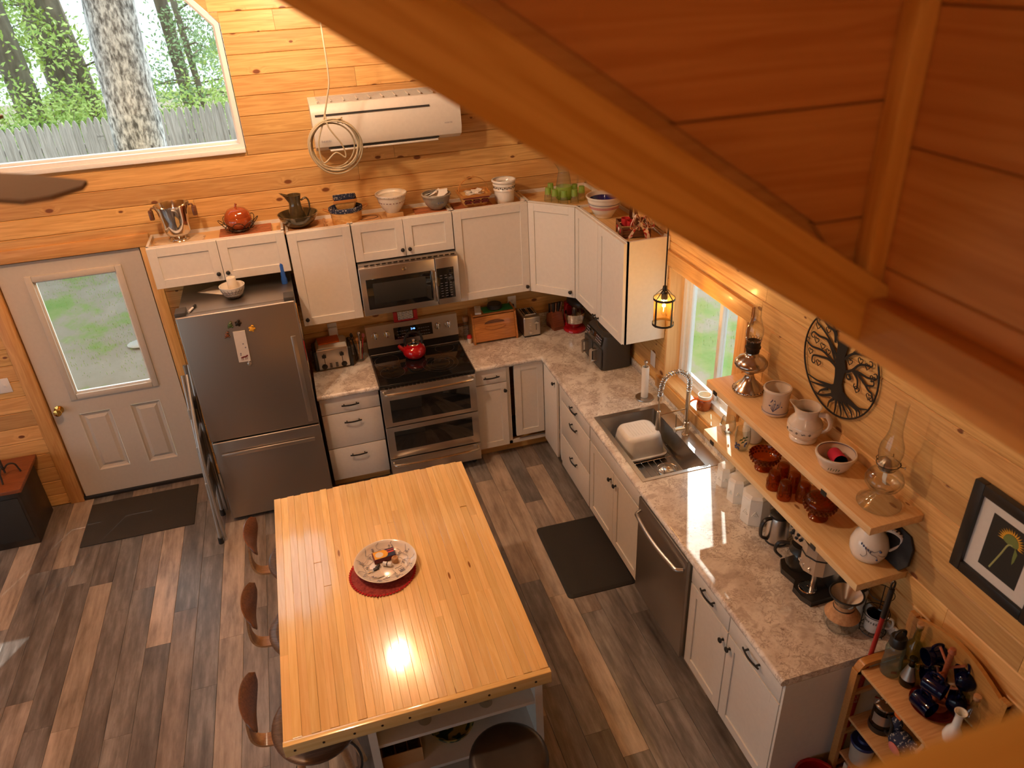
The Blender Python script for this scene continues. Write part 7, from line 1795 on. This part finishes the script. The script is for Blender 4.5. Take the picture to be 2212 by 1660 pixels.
B().lathe(shell([(.075, 0), (.08, .006), (.10, .25), (.106, .254), (.106, .26)], .004), 36).out('body', 'red', t, 50); B().tube(smoothpts([(-.1, 0, .245), (-.09, -.08, .262), (0, -.112, .266), (.09, -.08, .262), (.1, 0, .245)], 4), .003, 6).out('bail', 'chrome', t)
# ================================================================ ISLAND TOP AND SHELVES
ZI = .9215
t = thing('crochet_mat', 'round dark red woven mat with crochet edge under the plate', 'mat', (-2.225, -2.69, ZI))
B().lathe([(0, .004), (.165, .004), (.17, .002), (.17, 0)], 60, flute=None).out('weave', 'doily', t)
b = B()
for k in range(64): a = 2 * PI * k / 64; b.sph((.172 * math.cos(a), .172 * math.sin(a), .003), .0085, 6, (1, 1, .4))
b.out('scalloped_edge', 'doily_rim', t)
t = thing('catch_all_plate', 'round white coupe plate printed with blue shells on the island', 'plate', (-2.20, -2.655, ZI + .0045))
B().lathe(shell([(.09, 0), (.10, .003), (.13, .013), (.158, .032), (.168, .045)], .006), 64).out('plate', 'whiteware', t, 60)
def pz(r): return .0085 if r < .094 else .0085 + (r - .094) * .48
b = B(); rr_ = random.Random(12)
for k in range(16):
    a = 2 * PI * k / 16 + rr_.uniform(-.1, .1); r = .135 if k % 2 else .10; cx, cy = r * math.cos(a), r * math.sin(a)
    n_ = 5 + k % 3
    for i in range(n_):
        q = rr_.uniform(.004, .013); w_ = rr_.uniform(0, 6); px, py = cx + q * math.cos(w_), cy + q * math.sin(w_); b.sph((px, py, pz(math.hypot(px, py)) + .0004), .0036, 6, (1.3, .8, .25))
b.out('printed_shells', 'print_grey', t)
b = B()
for k in range(11):
    a = 2 * PI * k / 11; P = []
    for i in range(6): r = .085 + .078 * i / 5; aa = a + .12 * math.sin(i * 1.4 + k); P.append((r * math.cos(aa), r * math.sin(aa), pz(r) + .0006))
    b.tube(P, .0009, 5)
b.tube([((.088 + .006 * math.sin(7 * u)) * math.cos(u), (.088 + .006 * math.sin(7 * u)) * math.sin(u), .0092) for u in [2 * PI * i / 40 for i in range(40)]], .0009, 5, True)
b.tube([((.118 + .006 * math.sin(9 * u)) * math.cos(u), (.118 + .006 * math.sin(9 * u)) * math.sin(u), pz(.118) + .001) for u in [2 * PI * i / 50 for i in range(50)]], .0009, 5, True)
b.out('printed_lines', 'print_grey', t)
ZP = ZI + .0045 + .0095
t = thing('matchbox', 'colourful matchbox lying in the shell plate', 'matchbox', (-2.20, -2.592, ZP), R(6))
B().box(-.06, .06, -.032, .032, 0, .026, .001, 1).out('tray', 'maroon', t, 0); B().box(-.055, .058, -.0325, .0325, .0262, .0272).out('label_blue', 'navy', t, 0)
B().box(-.055, .0, -.030, .03, .0273, .0278).prism([(.0 + .022 * math.cos(R(a)), .03 * math.sin(R(a))) for a in range(-90, 91, 15)], .0273, .0278).out('label_yellow', 'yellow', t, 0); B().sph((-.025, 0, .0278), .022, 12, (1, 1, .03)).out('label_cream', 'paper', t)
B().box(.022, .056, -.004, .008, .0273, .0279).box(.018, .057, .016, .022, .0273, .0279).out('label_red', 'red_plastic', t, 0)
o = B().lathe([(0, 0), (.0175, 0), (.018, .003), (.018, .026), (.016, .029), (.01, .029), (.009, .026), (0, .026)], 22).out('wood_spool', 'cork'); o.location = (-2.148, -2.643, ZP); tag(o, 'small cork-coloured round pot beside the matchbox', 'pot')
t = thing('door_sensor', 'small white capsule gadget with black band in the plate', 'gadget', (-2.192, -2.662, ZP + .0125), R(-28))
B().tube([(-.026, 0, 0), (-.0245, 0, 0), (-.003, 0, 0)], [.008, .012, .012], 14).tube([(.003, 0, 0), (.022, 0, 0), (.026, 0, 0)], [.012, .012, .007], 14).out('shell', 'white_plastic', t); B().tube([(-.003, 0, 0), (.003, 0, 0)], .0118, 14).out('band', 'black', t)
o = B().box(-.042, .042, -.036, .036, 0, .0008).out('receipt', 'paper', ang=0); o.location = (-2.268, -2.705, ZP); o.rotation_euler = (0, 0, R(12)); tag(o, 'small printed paper slip under the black clip', 'paper')
b = B()
for k in range(6): b.box(-.035, .035, -.03 + .011 * k, -.029 + .011 * k, .0009, .0012)
b.out('print_lines', 'print_grey', o, 0)
t = thing('black_clips', 'tangle of small black keys and clips on the paper slip', 'keys', (-2.252, -2.672, ZP + .0012), .3)
B().box(-.018, .012, -.008, .008, 0, .011, .003).box(.0, .03, -.004, .01, .002, .014, .003, 2, M.Rotation(.5, 4, 'Z')).out('fob', 'black', t); B().tube([(-.03 + .012 * math.cos(R(a)), .012 * math.sin(R(a)), .004) for a in range(0, 360, 24)], .0013, 5, True).box(-.05, -.03, -.003, .001, .001, .004).out('key_ring', 'chrome', t)
t = thing('lock_card', 'white instruction card printed with a padlock drawing', 'card', (-2.128, -2.715, ZP), R(24))
B().box(-.034, .034, -.034, .034, 0, .0009).out('card', 'paper', t, 0)
b = B().box(-.014, .016, -.02, .0, .001, .0016); b.tube([(.0 + .008 * math.cos(R(a)) - .005, .001 + .010 * math.sin(R(a)), .0012) for a in range(0, 181, 20)], .0014, 5); b.tube([(.0 + .008 * math.cos(R(a)) + .009, .001 + .010 * math.sin(R(a)), .0012) for a in range(0, 181, 20)], .0014, 5); b.out('padlock_drawing', 'print_grey', t, 0)
text('Master', .015, 'print_black', t, (0, .024, .0011), (0, 0, 0), ext=.0002)
ZA = .5605
def snifter(label, loc):
    t = thing('globe_glass', label, 'glass', loc, 0, 'globe glasses on the island top shelf')
    B().lathe([(0, .003), (.03, 0), (.032, .003), (.006, .01), (.005, .035), (.02, .042), (.042, .062), (.05, .09), (.044, .12), (.034, .14), (.0335, .14), (.0425, .12), (.048, .09), (.04, .063), (.015, .045), (0, .043)], 32).out('bowl', 'glass', t, 60); return t
n0 = snifter('left clear globe glass on the island top shelf', (-2.165, -3.375, ZA)); dup(n0, (-1.86, -3.375, ZA), 0, 'right clear globe glass on the island top shelf')
t = thing('orange_dish', 'small orange dish between the two globe glasses', 'dish', (-2.03, -3.24, ZA)); B().lathe(shell([(.04, 0), (.045, .004), (.065, .02), (.07, .03)], .004), 32).out('dish', 'pumpkin', t, 60)
ZB_ = .2905
t = thing('checked_basket', 'green and yellow checked bowl on the island second shelf', 'basket', (-2.03, -3.27, ZB_))
B().lathe(shell([(.06, 0), (.07, .006), (.105, .04), (.12, .075)], .006), 40).out('bowl', 'check', t, 60)
t = thing('glassware_carton', 'open cardboard carton of clear glasses on the island shelf', 'carton', (-2.30, -3.27, ZB_))
b = B(); b.box(-.10, .10, -.12, -.116, 0, .10).box(-.10, .10, .096, .10, 0, .10).box(-.10, -.096, -.116, .096, 0, .10).box(.096, .10, -.116, .096, 0, .10).box(-.096, .096, -.116, .096, 0, .004); b.out('carton', 'paper_old', t, 0)
c0 = None
for i in range(3):
    for j in range(3):
        lb = ('clear glass standing in the carton, %s of the %s row' % (('left end', 'middle', 'right end')[i], ('front', 'middle', 'back')[j]))
        loc = (-2.362 + .062 * i, -3.345 + .066 * j, ZB_ + .0045)
        if c0 is None:
            c0 = thing('carton_glass', lb, 'glass', loc, 0, 'clear glasses in the carton'); B().lathe([(0, .004), (.024, 0), (.026, .004), (.029, .115), (.028, .115), (.025, .01), (0, .009)], 20).out('bowl', 'glass', c0, 60)
        else: dup(c0, loc, 0, lb)
